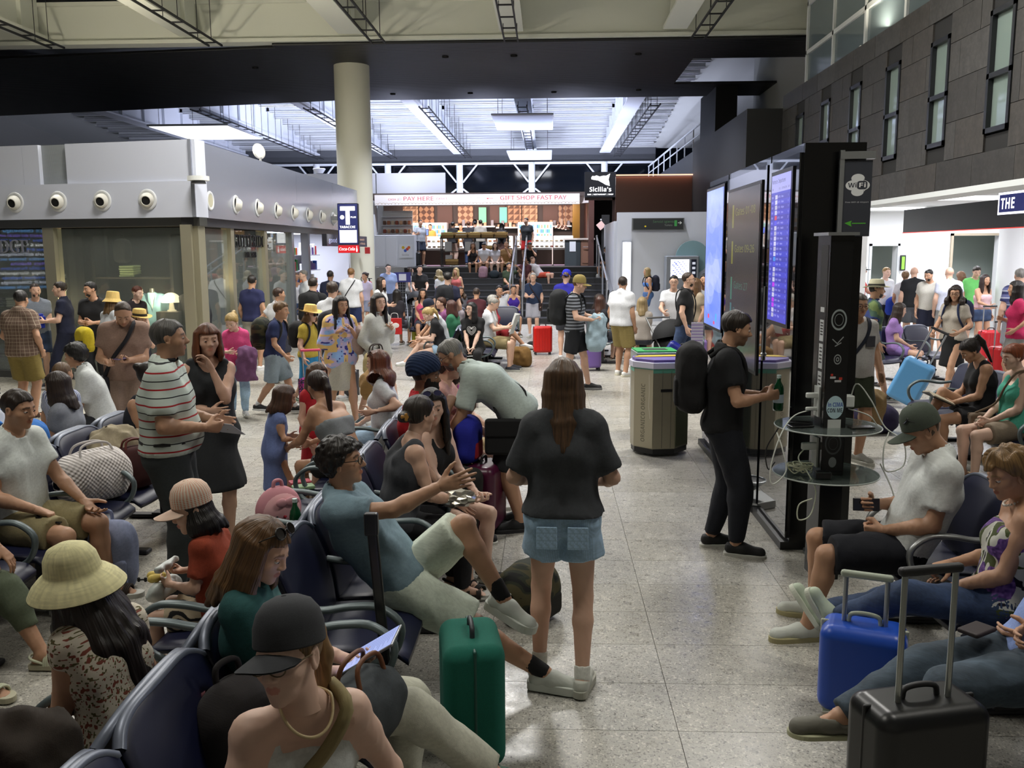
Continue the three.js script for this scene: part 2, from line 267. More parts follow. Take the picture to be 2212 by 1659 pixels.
// ---------- shoes: toe along +z, ankle above the origin, ground at y = 0 ----------
function shoeT(kind,lod) {
return memo('shoe' + kind + lod,()=>{
const out=new THREE.Shape();out.moveTo(-.034,-.075);out.bezierCurveTo(-.04,-.0,-.042,.04,-.05,.1);out.bezierCurveTo(-.055,.16,-.028,.195,.004,.195);out.bezierCurveTo(.038,.195,.048,.15,.044,.1);out.bezierCurveTo(.04,.04,.036,0,.034,-.075);out.bezierCurveTo(.03,-.1,-.03,-.1,-.034,-.075);
const th={sneaker:.026,chunky:.036,canvas:.02,slip:.016,sandal:.026,flat:.01,formal:.018,high:.024}[kind]??.022;
const s=tf(new THREE.ExtrudeGeometry(out,{depth:th,bevelEnabled:true,bevelSize:.004,bevelThickness:.003,bevelSegments:lod?1 :2,curveSegments:lod>1?3 :8}),0,th + .003,0,90,0,0);
const c=[.008,.014,.025][lod];let upper;
if (kind==='sandal'||kind==='flat') {
const strap=(z,w,h,x0=.05)=>{const pts=[];for (let i=0;i<=8;i++) {const t=Math.PI*i / 8;pts.push(V(-Math.cos(t)*x0,th + Math.sin(t)*h,z + Math.sin(t)*.006));}return tf(tube(pts,kind==='sandal'?.008 :.006,5,10),0,0,0,0,0,0);};
const wide=(z,h,x0)=>[strap(z,0,h,x0),strap(z + .012,0,h*.98,x0),strap(z + .024,0,h*.94,x0)];
upper=merge([wide(.085,.052,.05),wide(.005,.078,.04),tube([[-.036,th + .01,.01],[-.036,.07,-.07],[0,.075,-.088],[.036,.07,-.07],[.036,th + .01,.01]],.008,5)]);
}else {
const hi=kind==='high'?.13 :kind==='slip'?.058 :.082;
const bones=[B([0,.05,-.05],[0,.055,.03],.039,.041,.03),B([0,.055,.03],[-.004,.036,.15],.042,.034,.03),B([-.004,.034,.15],[-.004,.034,.155],.036,.036,.02),B([0,.05,-.04],[0,hi,-.036],.038,.041,.02,true)];
upper=sdf(bones,c,[(x,y)=>.012 - y,...(kind==='slip'?[(x,y,z)=>Math.min(.03,-cap(x,y,z,[0,.1,-.04],[0,.1,.05],.042,.03))] :[])]);
}
const laces=kind==='sneaker'||kind==='chunky'||kind==='high'||kind==='canvas'?merge([0,1,2,3].map((i)=>tube([[-.022,.078 - i*.006,.03 + i*.022],[0,.092 - i*.0075,.034 + i*.022],[.022,.078 - i*.006,.03 + i*.022]],.0035,4,6))) :null;
return {sole:s,upper,laces};
});
}

// ---------- hats ----------
function hatT(kind) {
return memo('hat' + kind,()=>{
if (kind==='cap') {// crown and a curved peak
const crown=lathe([[0,.118],[.03,.115],[.058,.102],[.076,.078],[.086,.045],[.088,.0],[.086,-.004],[.084,0]].reverse(),28);tf(crown,0,.035,-.012,-6,0,0,[1,1.02,1.16]);
const p=sheet(.15,.085,14,6,(x,y)=>{const t=(y + .0425) / .085,w=Math.sqrt(Math.max(0,1 - Math.pow(Math.abs(x) / .078,3)));return [x,.036 - x*x*4.2 - t*.012*w,.08 + t*.1*w - (x*x)*5.5];});
const q=p.clone();const a=q.attributes.position;for (let i=0;i<a.count;i++) a.setY(i,a.getY(i) - .004);const ix=q.index.array;for (let i=0;i<ix.length;i +=3) {const t=ix[i];ix[i]=ix[i + 1];ix[i + 1]=t;}q.computeVertexNormals();
const btn=ball(.008,0,.153,-.01,1,.6,1);
return [['hat_crown',merge([crown,btn])],['hat_peak',merge([p,q])]];
}
if (kind==='sun'||kind==='fedora'||kind==='bucket') {
const prof=kind==='sun'?[[.0,.135],[.035,.132],[.07,.115],[.09,.08],[.098,.03],[.104,.02],[.125,.004],[.15,-.022],[.168,-.052],[.169,-.056],[.148,-.028],[.122,-.001],[.1,.015],[.094,.03],[.086,.078],[.06,.11],[0,.13]]
:kind==='fedora'?[[0,.112],[.03,.118],[.06,.128],[.078,.12],[.088,.06],[.092,.03],[.1,.026],[.13,.024],[.155,.034],[.156,.031],[.13,.02],[.1,.022],[.088,.028],[.08,.1],[0,.1]]
:[[0,.13],[.04,.13],[.07,.126],[.08,.115],[.09,.03],[.1,.01],[.13,-.03],[.131,-.034],[.098,.004],[.086,.028],[.075,.11],[0,.125]];
const g=tf(lathe(prof.slice().reverse(),40),0,.02,-.01,0,0,0,[1,1,1.14]);
const pp=g.attributes.position;for (let i=0;i<pp.count;i++) {const x=pp.getX(i),z=pp.getZ(i),r=Math.hypot(x,z);if (r>.12&&kind==='fedora') pp.setY(i,pp.getY(i) + Math.sin(Math.atan2(z,x)*2 + 1)*.03*(r - .12) / .1);}g.computeVertexNormals();
const band=kind==='bucket'?null :tf(new THREE.CylinderGeometry(.0905,.0975,.03,40,1,true),0,.07,-.01,0,0,0,[1,1,1.14]);
return [['hat',g],...(band?[['hat_band',band]] :[])];
}
// turban
const t=sdf([B([0,.05,-.03],[0,.08,.0],.105,.1,.05),B([-.03,.07,-.05],[.03,.07,-.05],.095,.095,.05)],.006,[(x,y,z)=>(.03 + z*.25 - y)*.9],(x,y,z)=>Math.sin((y - Math.abs(x)*.8 + z*.35)*210)*.0028);
return [['turban',t]];
});
}

// ---------- a person ----------
const SK={light:[.60,.37,.265],fair:[.66,.44,.34],tan:[.46,.255,.155],olive:[.40,.235,.15],brown:[.24,.125,.072],dark:[.10,.055,.035]};
const ARMS={hang:[.07,-.51,.05],hangback:[.07,-.5,-.08],phone:[-.09,-.27,.27],phone2:[-.12,-.22,.26],lap:[-.08,-.40,.27],knee:[-.02,-.44,.36],chin:[-.13,.02,.19],cross:[-.19,-.22,.2],hip:[.1,-.36,.04],fwd:[.0,-.3,.38],handle:[.1,-.45,-.14],strap:[-.04,-.12,.15],down:[.0,-.47,.14],hold:[-.06,-.32,.28],up:[.02,.2,.12],head:[-.05,.16,-.02],point:[-.1,-.02,.5]};
const v3=(a)=>Array.isArray(a)?V(...a) :a;
function ik(S,T,l1,l2,pole) {
const d=T.clone().sub(S);let L=d.length();const mx=(l1 + l2)*.998;if (L>mx) {d.multiplyScalar(mx / L);L=mx;T=S.clone().add(d);}
const u=d.clone().normalize(),a=(l1*l1 - l2*l2 + L*L) / (2*L),h=Math.sqrt(Math.max(0,l1*l1 - a*a)),pp=pole.clone().addScaledVector(u,-pole.dot(u));if (pp.lengthSq()<1e-6) pp.set(0,0,-1);pp.normalize();
return [S.clone().addScaledVector(u,a).addScaledVector(pp,h),T];
}
let triCount=0;
const people={};
function person(o) {
const k=o.h / 1.75,fem=o.sex==='f'||o.sex==='c',w=o.w||1,hs=clamp(lerp(.86,1,(o.h - 1) / .65),.8,1)*(fem&&o.h>1.4?.96 :1)*(o.hs||1),lw=(1 + (w - 1)*.6)*(fem?.92 :1)*Math.max(1,1.02);
const gp=o.at?v3(o.at) :o.hd?onY(o.hd[0],o.hd[1],o.h + (o.up||0)) :onY(o.p[0],o.p[1],o.p[2]||0);
const dist=Math.hypot(gp.x,gp.z),lod=o.lod??(dist<5.9?0 :dist<16.4?1 :2),LC=LODC[lod];
const sit=o.pose==='sit'||o.pose==='floor',seat=o.seat??.45;
const root=thing('person',o.label,'person',[gp.x,o.at?gp.y :(o.y0||0),gp.z],0,o.group);root.rotation.y=(o.yaw||0)*RAD;
const lean=Array.isArray(o.lean)?o.lean :[(o.lean||0)*.6,(o.lean||0)*1.15],sd=(o.side||0)*RAD,tw=(o.twist||0)*RAD;
const dirOf=(p,f=1)=>{const q=p*RAD;return V(Math.sin(sd*f),Math.cos(q)*Math.cos(sd*f),Math.sin(q)).normalize();};
const P0=V(0,(o.pose==='floor'?.11 :sit?seat + .095*k :(o.hipY||.925)*k),0),dl=dirOf(lean[0],.7),du=dirOf(lean[1],1),dm=dl.clone().add(du).normalize();
const P1=P0.clone().addScaledVector(dl,.16*k),P2=P1.clone().addScaledVector(dm,.18*k),P3=P2.clone().addScaledVector(du,.175*k);
const X0=V(1,0,0),Lc=V(Math.cos(tw),0,-Math.sin(tw));Lc.addScaledVector(du,-Lc.dot(du)).normalize();
const Fc=Lc.clone().cross(du).normalize();// chest forward
const Lm=X0.clone().add(Lc).normalize();
const sw=(fem?.14 :.16)*k*(1 + (w - 1)*.35);
const hy=(o.head||[0,0,0]);const hq=new THREE.Quaternion().setFromEuler(new THREE.Euler((hy[1]||0)*RAD,(hy[0]||0)*RAD,(hy[2]||0)*RAD,'YXZ'));
const nd=du.clone().lerp(V(0,1,0),.45).normalize(),N1=P3.clone().addScaledVector(nd,.055*k).addScaledVector(V(0,0,1).applyQuaternion(hq),.012);
const HC=N1.clone().add(V(0,.128,.034).multiplyScalar(hs).applyQuaternion(hq));
const J={P0,P1,P2,P3,HC,hq};
const arm=(s,spec,pole)=>{const S=P3.clone().addScaledVector(du,-.045*k).addScaledVector(Lc,s*sw),t=typeof spec==='string'?ARMS[spec] :spec||ARMS.hang;const T=S.clone().addScaledVector(Lc,s*t[0]*k).addScaledVector(V(0,1,0),t[1]*k).addScaledVector(V(Math.sin(tw),0,Math.cos(tw)),t[2]*k);
const po=pole?V(s*pole[0],pole[1],pole[2]) :V(s*.55,-.6,-.6);const [E,W]=ik(S,T,.285*k,.25*k,po);return {S,E,W,s};};
const aL=arm(1,o.aL,o.eL),aR=arm(-1,o.aR,o.eR);
const legDef={stand:[[.095,.085,.0],[.095,.085,.0]],walk:[[.07,.085,.27],[.07,.13,-.3]],sit:[[.11,.085,.4],[.11,.085,.4]],floor:[[.12,.085,.46],[.12,.085,.46]]}[o.pose||'stand'];
const leg=(s,spec,pole,i)=>{const S=P0.clone().add(V(s*.088*k,-.02*k,0)),t=spec||legDef[i],T=V(s*t[0]*(spec?1 :k),t[1] + (o.gy||0),t[2]*(spec?1 :k));const [Kn,A]=ik(S,T,.425*k,.415*k,pole?V(s*pole[0],pole[1],pole[2]) :V(s*.12,.15,1));return {S,K:Kn,A,s};};
const lL=leg(1,o.lL,o.kL,0),lR=leg(-1,o.lR,o.kR,1);
Object.assign(J,{aL,aR,lL,lR});
const A=(v)=>[v.x,v.y,v.z],off=(p,L,d,f=0)=>A(p.clone().addScaledVector(L,d).addScaledVector(Fc,f));
// ----- bones -----
const q=k*(fem?.93 :1)*w,tors=(e=0,full=true)=>{
const r=[];
for (const s of [-1,1]) {
const p0=off(P0,X0,s*.078*k*(fem?1.04 :1)),p1=off(P1,Lm,s*(fem?.05 :.066)*k*w),p2=off(P2,Lc,s*.084*k*(fem?.88 :1)),p3=off(P3.clone().addScaledVector(du,-.075*k),Lc,s*(fem?.1 :.118)*k);
r.push(B(p0,p1,(fem?.118 :.108)*k*w + e,.098*q + e,.05),B(p1,p2,.098*q + e,.108*q + e,.05),B(p2,p3,.108*q + e,(fem?.06 :.072)*k + e,.05));
}
r.push(B(A(P0),A(P2),.1*q + e,.1*q + e,.05));
if (!sit) for (const s of [-1,1]) r.push(B(off(P0,X0,s*.07*k,-.05*k),off(P0,X0,s*.07*k,-.045*k - .0),.092*k + e,.092*k + e,.05));
if (o.sex==='f'&&o.h>1.45) for (const s of [-1,1]) r.push(B(off(P2,Lc,s*.068*k,.07*k),off(P2.clone().addScaledVector(du,-.015),Lc,s*.07*k,.085*k),.058*k*w + e,.055*k*w + e,.03));
if (w>1.08) r.push(B(off(P1,Lm,0,.045*w),off(P1.clone().addScaledVector(dl,-.05),Lm,0,.06*w),.1*q + e,.1*q + e,.05));
return r;
};
const trap=(e=0)=>[...(e?[B(A(P3.clone().addScaledVector(du,-.07*k)),A(P3.clone().addScaledVector(nd,.02*k)),.075*k + e,.056*k + e,.05)] :[]),...[-1,1].flatMap((s)=>{const a=s>0?aL :aR;return [B(A(P3.clone().addScaledVector(nd,.03*k)),A(a.S.clone().addScaledVector(du,.005)),.04*k + e,.046*k*lw + e,.05),B(A(a.S),A(a.S),.053*k*lw + e,.053*k*lw + e,.04)];})];
const armB=(a,e=0)=>{const m=a.S.clone().lerp(a.E,.35),fm=a.E.clone().lerp(a.W,.28);return [B(A(a.S),A(m),.052*k*lw + e,.048*k*lw + e,.03),B(A(m),A(a.E),.048*k*lw + e,.039*k*lw + e,.03),B(A(a.E),A(fm),.0385*k*lw + e,.041*k*lw + e,.02),B(A(fm),A(a.W),.041*k*lw + e,.027*k*lw + e,.02)];};
const legB=(l,e=0)=>{const m=l.S.clone().lerp(l.K,.3),cm=l.K.clone().lerp(l.A,.3),back=l.A.clone().sub(l.K).normalize().cross(V(1,0,0)).normalize();cm.addScaledVector(back,back.z>0?-.012*k :.012*k);return [B(A(l.S),A(m),.092*k*lw + e,.082*k*lw + e,.02),B(A(m),A(l.K),.082*k*lw + e,.056*k*lw + e,.02),B(A(l.K),A(cm),.056*k*lw + e,.057*k*lw + e,.02),B(A(cm),A(l.A),.057*k*lw + e,.036*k*lw + e,.02)];};
const footQ=(l,spec)=>{const f=spec?V(...spec).normalize() :V(l.s*.22,0,1).normalize(),up0=spec&&spec.length>2&&Math.abs(spec[1])>.15?l.K.clone().sub(l.A).normalize() :V(0,1,0);if (spec&&spec[3]) up0.set(...spec[3]);const r=up0.clone().cross(f).normalize(),u=f.clone().cross(r).normalize();return new THREE.Quaternion().setFromRotationMatrix(new THREE.Matrix4().makeBasis(r,u,f));};
const fqL=footQ(lL,o.fL),fqR=footQ(lR,o.fR),fs=k*(fem?.94 :1.02);
const footB=(l,fq)=>{const t=(x,y,z)=>A(l.A.clone().add(V(x,y,z).multiplyScalar(fs).applyQuaternion(fq)));return [B(A(l.A),t(0,-.04,-.04),.034*fs,.032*fs,.02),B(t(0,-.01,0),t(0,-.045,.12),.034*fs,.024*fs,.02),...(o.shoes&&(o.shoes[0]==='sandal'||o.shoes[0]==='flat')&&lod<1?[-.028,-.014,0,.013,.026].map((x,i)=>B(t(x,-.05,.12),t(x*1.15,-.053,.165 - Math.abs(i - 1.2)*.006),.0105*fs,.009*fs,.003)) :[])];};
const skin=SK[o.skin||'light'];
const bones=[...tors(),...trap(),B(A(P3.clone().addScaledVector(nd,-.03)),A(N1),.056*k*(fem?.88 :1),.05*k*(fem?.88 :1),.03),...armB(aL),...armB(aR),...legB(lL),...legB(lR),...footB(lL,fqL),...footB(lR,fqR)];
let body=sdf(bones,LC.body);const garments=[];
// ----- skin mesh: trunk, head and hands in one -----
const HT=headT(fem,lod),hg=HT.g.clone(),mH=new THREE.Matrix4().compose(HC,hq,V(hs,hs,hs));hg.applyMatrix4(mH);
const handG=(a,spec)=>{const d=a.W.clone().sub(a.E).normalize(),inw=V(-a.s,0,.25),pn={in:inw,up:V(0,1,.1),down:V(0,-1,.1),back:V(0,0,-1),fwd:V(0,0,1),out:V(a.s,0,0)}[(spec&&spec[1])||'in'];let n=pn.clone();const fd=d.clone();if (spec&&spec[2]) fd.lerp(V(...spec[2]).normalize(),.8).normalize();n.addScaledVector(fd,-n.dot(fd));if (n.lengthSq()<.02) n=V(0,0,1).addScaledVector(fd,-fd.z);n.normalize();const x=fd.clone().cross(n).normalize();a.hq=new THREE.Quaternion().setFromRotationMatrix(new THREE.Matrix4().makeBasis(x,fd,n));const g=handT((spec&&spec[0])||'relaxed',lod,a.s>0).clone();const hk=k*(fem?.9 :1)*(o.h<1.4?1.05 :1);a.grip=a.W.clone().add(V(0,.085,.03).multiplyScalar(hk).applyQuaternion(a.hq));return g.applyMatrix4(new THREE.Matrix4().compose(a.W,a.hq,V(hk,hk,hk)));};
const gL=handG(aL,o.hL),gR=handG(aR,o.hR);
const col=(g,tags)=>{const n=g.attributes.position.count,c=new Float32Array(n*3),hb=hex(o.brow??o.hair?.[1]??0x2a1c12),gp2=g.attributes.position;for (let i=0;i<n;i++) {let v=skin;const t=tags?tags[i] :0;if (t===1) v=[skin[0]*.86,skin[1]*.58,skin[2]*.58];else if (t===2) v=mixc(skin,hb,.8);else if (t===3&&o.stubble) v=mixc(skin,hb,o.stubble);else if (t===4) v=[.7,.68,.64];else if (t===5) v=[.035,.022,.015];else if (t===6) v=[skin[0]*.8,skin[1]*.72,skin[2]*.7];const m=.95 + .1*vnoise(gp2.getX(i)*30,gp2.getY(i)*30,gp2.getZ(i)*30);c[i*3]=v[0]*m;c[i*3 + 1]=v[1]*m;c[i*3 + 2]=v[2]*m;}g.setAttribute('color',new THREE.BufferAttribute(c,3));return g;};
if (o.top||o.bottom) body.userData={late:true};
const all=[[body],[hg,HT.tag],[gL],[gR]].map(([g,t])=>{const h=norm(g);return col(h,t);});
const bm=part(root,'body',mergeGeometries(all,false),M(0xffffff,.55,{vertexColors:true,clearcoat:0}));
const uvT=(x,y,z)=>[Math.atan2(x - P1.x,z - P1.z)*.17,y];
const fold=lod<2?(x,y,z)=>(vnoise(x*14 + 3,y*9,z*14) - .5)*.014 + (vnoise(x*30,y*14 + z*12,z*30 + 7) - .5)*.008*(lod?.6 :1) :null;
const pl=(p,nrm)=>(x,y,z)=>(x - p.x)*nrm.x + (y - p.y)*nrm.y + (z - p.z)*nrm.z;
// ----- clothes -----
if (o.top) {
const [kind,color,t={}]=o.top,e=(t.ease??.014)*Math.max(.7,k),bs=[...tors(e)];
const sl=t.sleeve??{tee:.62,shirt:.66,polo:.6,long:2,jacket:2,tank:0,strap:0,strapless:0,sleeveless:0,dress:.3,crop:0}[kind]??.6;
const slv=kind==='sleeveless'||(kind==='dress'&&sl===0),cuts=[];const hem=t.hem??(kind==='crop'||kind==='strapless'?.17 :-.035);
cuts.push(pl(P0.clone().addScaledVector(dl,hem*k),dl.clone().negate()));
if (kind==='dress') {const hy2=t.len??.45;if (!sit) bs.push(B(A(P0.clone().add(V(0,.08*k,0))),[0,hy2*k,.0],.13*k + e,(t.flare??.2)*k + e,.05,true));else {for (const l of [lL,lR]) bs.push(B(A(l.S),A(l.S.clone().lerp(l.K,.85)),.1*k + e,.085*k + e,.06,true));}cuts.length=0;if (!sit) cuts.push((x,y)=>hy2*k - y);}
if (sl>0) {bs.push(...trap(e));for (const a of [aL,aR]) {const se=a.S.clone().lerp(a.E,Math.min(sl,1));bs.push(B(A(a.S),A(se),.052*k*lw + e,(.047*k*lw + (t.wide??e*1.3)),.03,sl<=1));if (sl>1) {const we=a.E.clone().lerp(a.W,Math.min(1,sl - 1)*.94);bs.push(B(A(a.E),A(we),.047*k*lw + e,.036*k*lw + e,.02,true));}}}
else if (kind !=='strapless'&&kind !=='crop') for (const s of [-1,1]) {const z=slv?.052 :kind==='strap'?.011 :.03,xx=slv?.105 :.085;const hi=P3.clone().addScaledVector(du,-.01*k);bs.push(B(off(P2.clone().addScaledVector(du,.05*k),Lc,s*.085*k,.07*k),off(hi,Lc,s*xx*k,.0),z,z,.015),B(off(hi,Lc,s*xx*k,0),off(P2.clone().addScaledVector(du,.05*k),Lc,s*.085*k,-.07*k),z,z,.015));}
const nb=P3.clone().addScaledVector(nd,.055*k).addScaledVector(Fc,(t.vneck?.07 :.025)*k),nr=(t.neck??.07)*k;
if (kind==='strapless'||kind==='crop') cuts.push(pl(P2.clone().addScaledVector(du,(t.topY??.05)*k),du));
else if (sl>0||slv) cuts.push((x,y,z)=>nr - Math.hypot(x - nb.x,y - nb.y,z - nb.z));else {const cp=P2.clone().addScaledVector(du,(t.topY??.075)*k),F=pl(cp,du);cuts.push((x,y,z)=>{const a=F(x,y,z);if (a<0) return a;const dx=x - P3.x,dz=z - P3.z,lat=Math.abs(dx*Lc.x + (y - P3.y)*Lc.y + dz*Lc.z);const in0=kind==='strap'?.012 :.034;return Math.abs(lat - .085*k) - in0 - .004;});}
garments.push([bs,cuts,e]);const m=part(root,{dress:'dress',jacket:'jacket',shirt:'shirt',polo:'polo_shirt'}[kind]||'top',sdf(bs,LC.cl,cuts,fold,uvT),cloth(color));
if ((kind==='shirt'||kind==='polo'||kind==='jacket')&&lod<2) {const pts=[];for (let i=0;i<=12;i++) {const a2=(i / 12*300 - 150)*RAD;pts.push(P3.clone().addScaledVector(nd,(.042 + (Math.cos(a2)<0?.012 :-.012))*k).addScaledVector(Lc,Math.sin(a2)*.066*k).addScaledVector(Fc,(Math.cos(a2)*-.066 + .012)*-k*-1));}part(m,'collar',tube(pts.map((p)=>p),.013*k,6,24),cloth(t.collar??color));}
}
if (o.bottom) {
const [kind,color,t={}]=o.bottom,e=(t.ease??(kind==='trousers'?.014 :.02))*Math.max(.7,k),bs=tors(o.top&&!['strapless','crop'].includes(o.top[0])?e*.25 :e).filter((_,i)=>i===0||i===3||i>=6);
const cuts=[pl(P0.clone().addScaledVector(dl,(t.waist??.09)*k),dl)];
if (kind==='skirt') {const hy2=t.len??.5;if (!sit) {bs.push(B(A(P0),[0,hy2*k,0],.12*k + e,(t.flare??.17)*k + e,.05,true));cuts.push((x,y)=>hy2*k - y);}else for (const l of [lL,lR]) bs.push(B(A(l.S),A(l.S.clone().lerp(l.K,t.fr??.7)),.1*k + e,.085*k + e,.06,true));}
else for (const l of [lL,lR]) {
const fr=t.fr??(kind==='shorts'?.78 :2),ke=l.S.clone().lerp(l.K,Math.min(1,fr)),wd=t.wide??.02;
bs.push(B(A(l.S),A(ke),.094*k*lw + e,(fr<=1?lerp(.085,.062,fr) :.06)*k*lw + (fr<=1?e + wd :e),.02,fr<=1));
if (fr>1) {const ae=l.K.clone().lerp(l.A,Math.min(.97,fr - 1));bs.push(B(A(l.K),A(l.K.clone().lerp(l.A,.25)),.06*k*lw + e,.061*k*lw + e,.02),B(A(l.K.clone().lerp(l.A,.15)),A(ae),.06*k*lw + e,.046*k*lw + wd*.6,.02,true));}
}
garments.push([bs,cuts,e]);const m=part(root,{shorts:'shorts',trousers:'trousers',jeans:'jeans',skirt:'skirt'}[kind]||'shorts',sdf(bs,LC.cl,cuts,fold,(x,y,z)=>[x + z*.7,y]),cloth(color));
if (t.belt) {const pts=[];for (let i=0;i<16;i++) {const a2=i / 16*Math.PI*2;pts.push(P0.clone().addScaledVector(dl,.085*k).addScaledVector(X0,Math.sin(a2)*(.186*k*(fem?.95 :1)*Math.pow(w,.9) + .004)).addScaledVector(V(0,0,1),Math.cos(a2)*(.112*k*w + e)));}part(m,'belt',tube(pts,.016,6,32,true),M(t.belt,.5));}
}
if (o.shoes) for (const [l,fq] of [[lL,fqL],[lR,fqR]]) {
const [kind,color,sole]=o.shoes,T=shoeT(kind,lod),g=new THREE.Group();const pos=l.A.clone().add(V(0,-.085,.012).multiplyScalar(fs).applyQuaternion(fq));
const m=part(root,'shoe',T.upper,M(color,.7));m.position.copy(pos);m.quaternion.copy(fq);m.scale.set(l.s>0?1 :-1,1,1).multiplyScalar(fs);
part(m,'sole',T.sole,M(sole??0xb8b8b0,.7));if (T.laces&&lod<1) part(m,'laces',T.laces,M(o.shoes[3]??0xd0d0c8,.8));
if (o.socks&&kind !=='slip') part(root,'sock',sdf([B(A(l.A.clone().lerp(l.K,.02)),A(l.A.clone().lerp(l.K,o.sockL??.16)),.042*k,.043*k,.01,true)],[.008,.012,.02][lod]),cloth(o.socks));
}
const onHead=(name,geo,mat,par=root,label)=>{const m=part(par,name,geo,mat,label);if (par===root) {m.position.copy(HC);m.quaternion.copy(hq);m.scale.setScalar(hs);}return m;};
if (o.hair&&o.hair[0] !=='bald') onHead('hair',hairT(o.hat&&o.hat[0] !=='turban'?(o.hair[0].includes(':')?o.hair[0] :o.hair[0] + ':.3') + ':h' :o.hair[0],lod),hairMat(o.hair[1]));
if (o.beard) onHead('beard',memo('beard' + o.beard[1] + lod,()=>nets(freeField([-.09,-.2,-.03],[.09,.0,.13],[.005,.008,.012][lod],(x,y,z)=>{const T=o.beard[1],L=T>.03?.05 :.012;let d=sm(ell(x,y,z,0,-.074,.034,.044 + T*.5,.034 + T,.045 + T*.6),ell(x,y,z,0,-.022,.028,.061 + T*.25,.082 + T*.3,.06 + T*.2),.02);if (T>.03) d=sm(d,cap(x,y,z,[0,-.1,.06],[0,-.16,.05],.035,.02),.03);d=Math.max(d,y + .028 - (Math.abs(x)>.045?.03 :0));const mo=ell(x,y,z,0,-.061,.095,.021,.008,.03);d=Math.max(d,-mo);if (y>-.04&&Math.abs(x)<.04) d=Math.max(d,.02);d +=(vnoise(x*90,y*60,z*90) - .5)*.006;return d;}))),hairMat(o.beard[0]));
if (o.hat) {let first;for (const [nm,g] of hatT(o.hat[0])) {const mt=nm==='hat_band'?cloth(o.hat[2]??0x15130f) :cloth(o.hat[1]);if (nm==='hat_band'&&o.hat[2]===undefined) continue;if (!first) {first=onHead(nm,g,mt);if (o.hatTilt) first.rotateX(o.hatTilt*RAD);if (o.hatYaw) first.rotateY(o.hatYaw*RAD);first.scale.multiplyScalar((o.hatS||1)*1.05);}else part(first,nm,g,mt);}J.hat=first;}
if (o.glasses) {// 'eye' or 'top'
const [place,fc,lens]=o.glasses,g=[],ring=(s)=>tf(new THREE.TorusGeometry(.0225,.0022,6,20),s*.032,0,.1,0,s*8,0,[1.12,.9,1]);for (const s of [-1,1]) g.push(ring(s),tube([[s*.058,.003,.096],[s*.073,.006,.06],[s*.077,.004,.0],[s*.076,-.012,-.02]],.0022,5,12));g.push(tube([[-.009,.002,.104],[0,.005,.106],[.009,.002,.104]],.002,5,6));
const f=onHead('glasses',merge(g),M(fc??0x14120f,.35));const ln=part(f,'lens',merge([-1,1].map((s)=>tf(new THREE.CylinderGeometry(.0225,.0225,.0012,20),s*.032,0,.1,90,0,0,[1.12,1,.9]))),lens?M(lens,.08) :M(0xffffff,.02,{transmission:1,thickness:0}));
if (place==='top') {const r=new THREE.Quaternion().setFromEuler(new THREE.Euler(-48*RAD,0,0));f.quaternion.copy(hq.clone().multiply(r));f.position.copy(HC.clone().add(V(0,.03,-.014).multiplyScalar(hs).applyQuaternion(hq)));f.scale.setScalar(hs*1.1);}else f.position.add(V(0,.003,0));
}
if (garments.length) {// skin well inside the clothes is left out
const g=bm.geometry,pp=g.attributes.position,nB=body.attributes.position.count,dead=new Uint8Array(pp.count),lim=-.012;
for (let i=0;i<nB;i++) {const x=pp.getX(i),y=pp.getY(i),z=pp.getZ(i);for (const [bs,cuts] of garments) {let d=9;for (const q of bs) {const bx=q.b[0] - q.a[0],by=q.b[1] - q.a[1],bz=q.b[2] - q.a[2],l2=bx*bx + by*by + bz*bz||1e-9,tu=((x - q.a[0])*bx + (y - q.a[1])*by + (z - q.a[2])*bz) / l2;if (q.flat&&(tu - 1)*Math.sqrt(l2)>-.04) continue;const t=clamp(tu,0,1),e2=Math.hypot(x - q.a[0] - bx*t,y - q.a[1] - by*t,z - q.a[2] - bz*t) - lerp(q.ra,q.rb,t);if (e2<d) d=e2;}if (d<-.009&&cuts.every((c)=>c(x,y,z)<-.04)) {dead[i]=1;break;}}}
const ix=g.index.array,out=[];for (let i=0;i<ix.length;i +=3) if (!(dead[ix[i]]&&dead[ix[i + 1]]&&dead[ix[i + 2]])) out.push(ix[i],ix[i + 1],ix[i + 2]);
const map=new Int32Array(pp.count).fill(-1);let nn=0;for (const i of out) if (map[i]<0) map[i]=nn++;const ng=new THREE.BufferGeometry();for (const [nm,at] of Object.entries(g.attributes)) {const a=new Float32Array(nn*at.itemSize);for (let i=0;i<map.length;i++) if (map[i]>=0) for (let c=0;c<at.itemSize;c++) a[map[i]*at.itemSize + c]=at.array[i*at.itemSize + c];ng.setAttribute(nm,new THREE.BufferAttribute(a,at.itemSize));}ng.setIndex(out.map((i)=>map[i]));bm.geometry=ng;
}
root.updateMatrixWorld(true);
const P={root,J,k,world:(v)=>v.clone().applyMatrix4(root.matrixWorld),yaw:o.yaw||0};
if (o.id) people[o.id]=P;
return P;
}
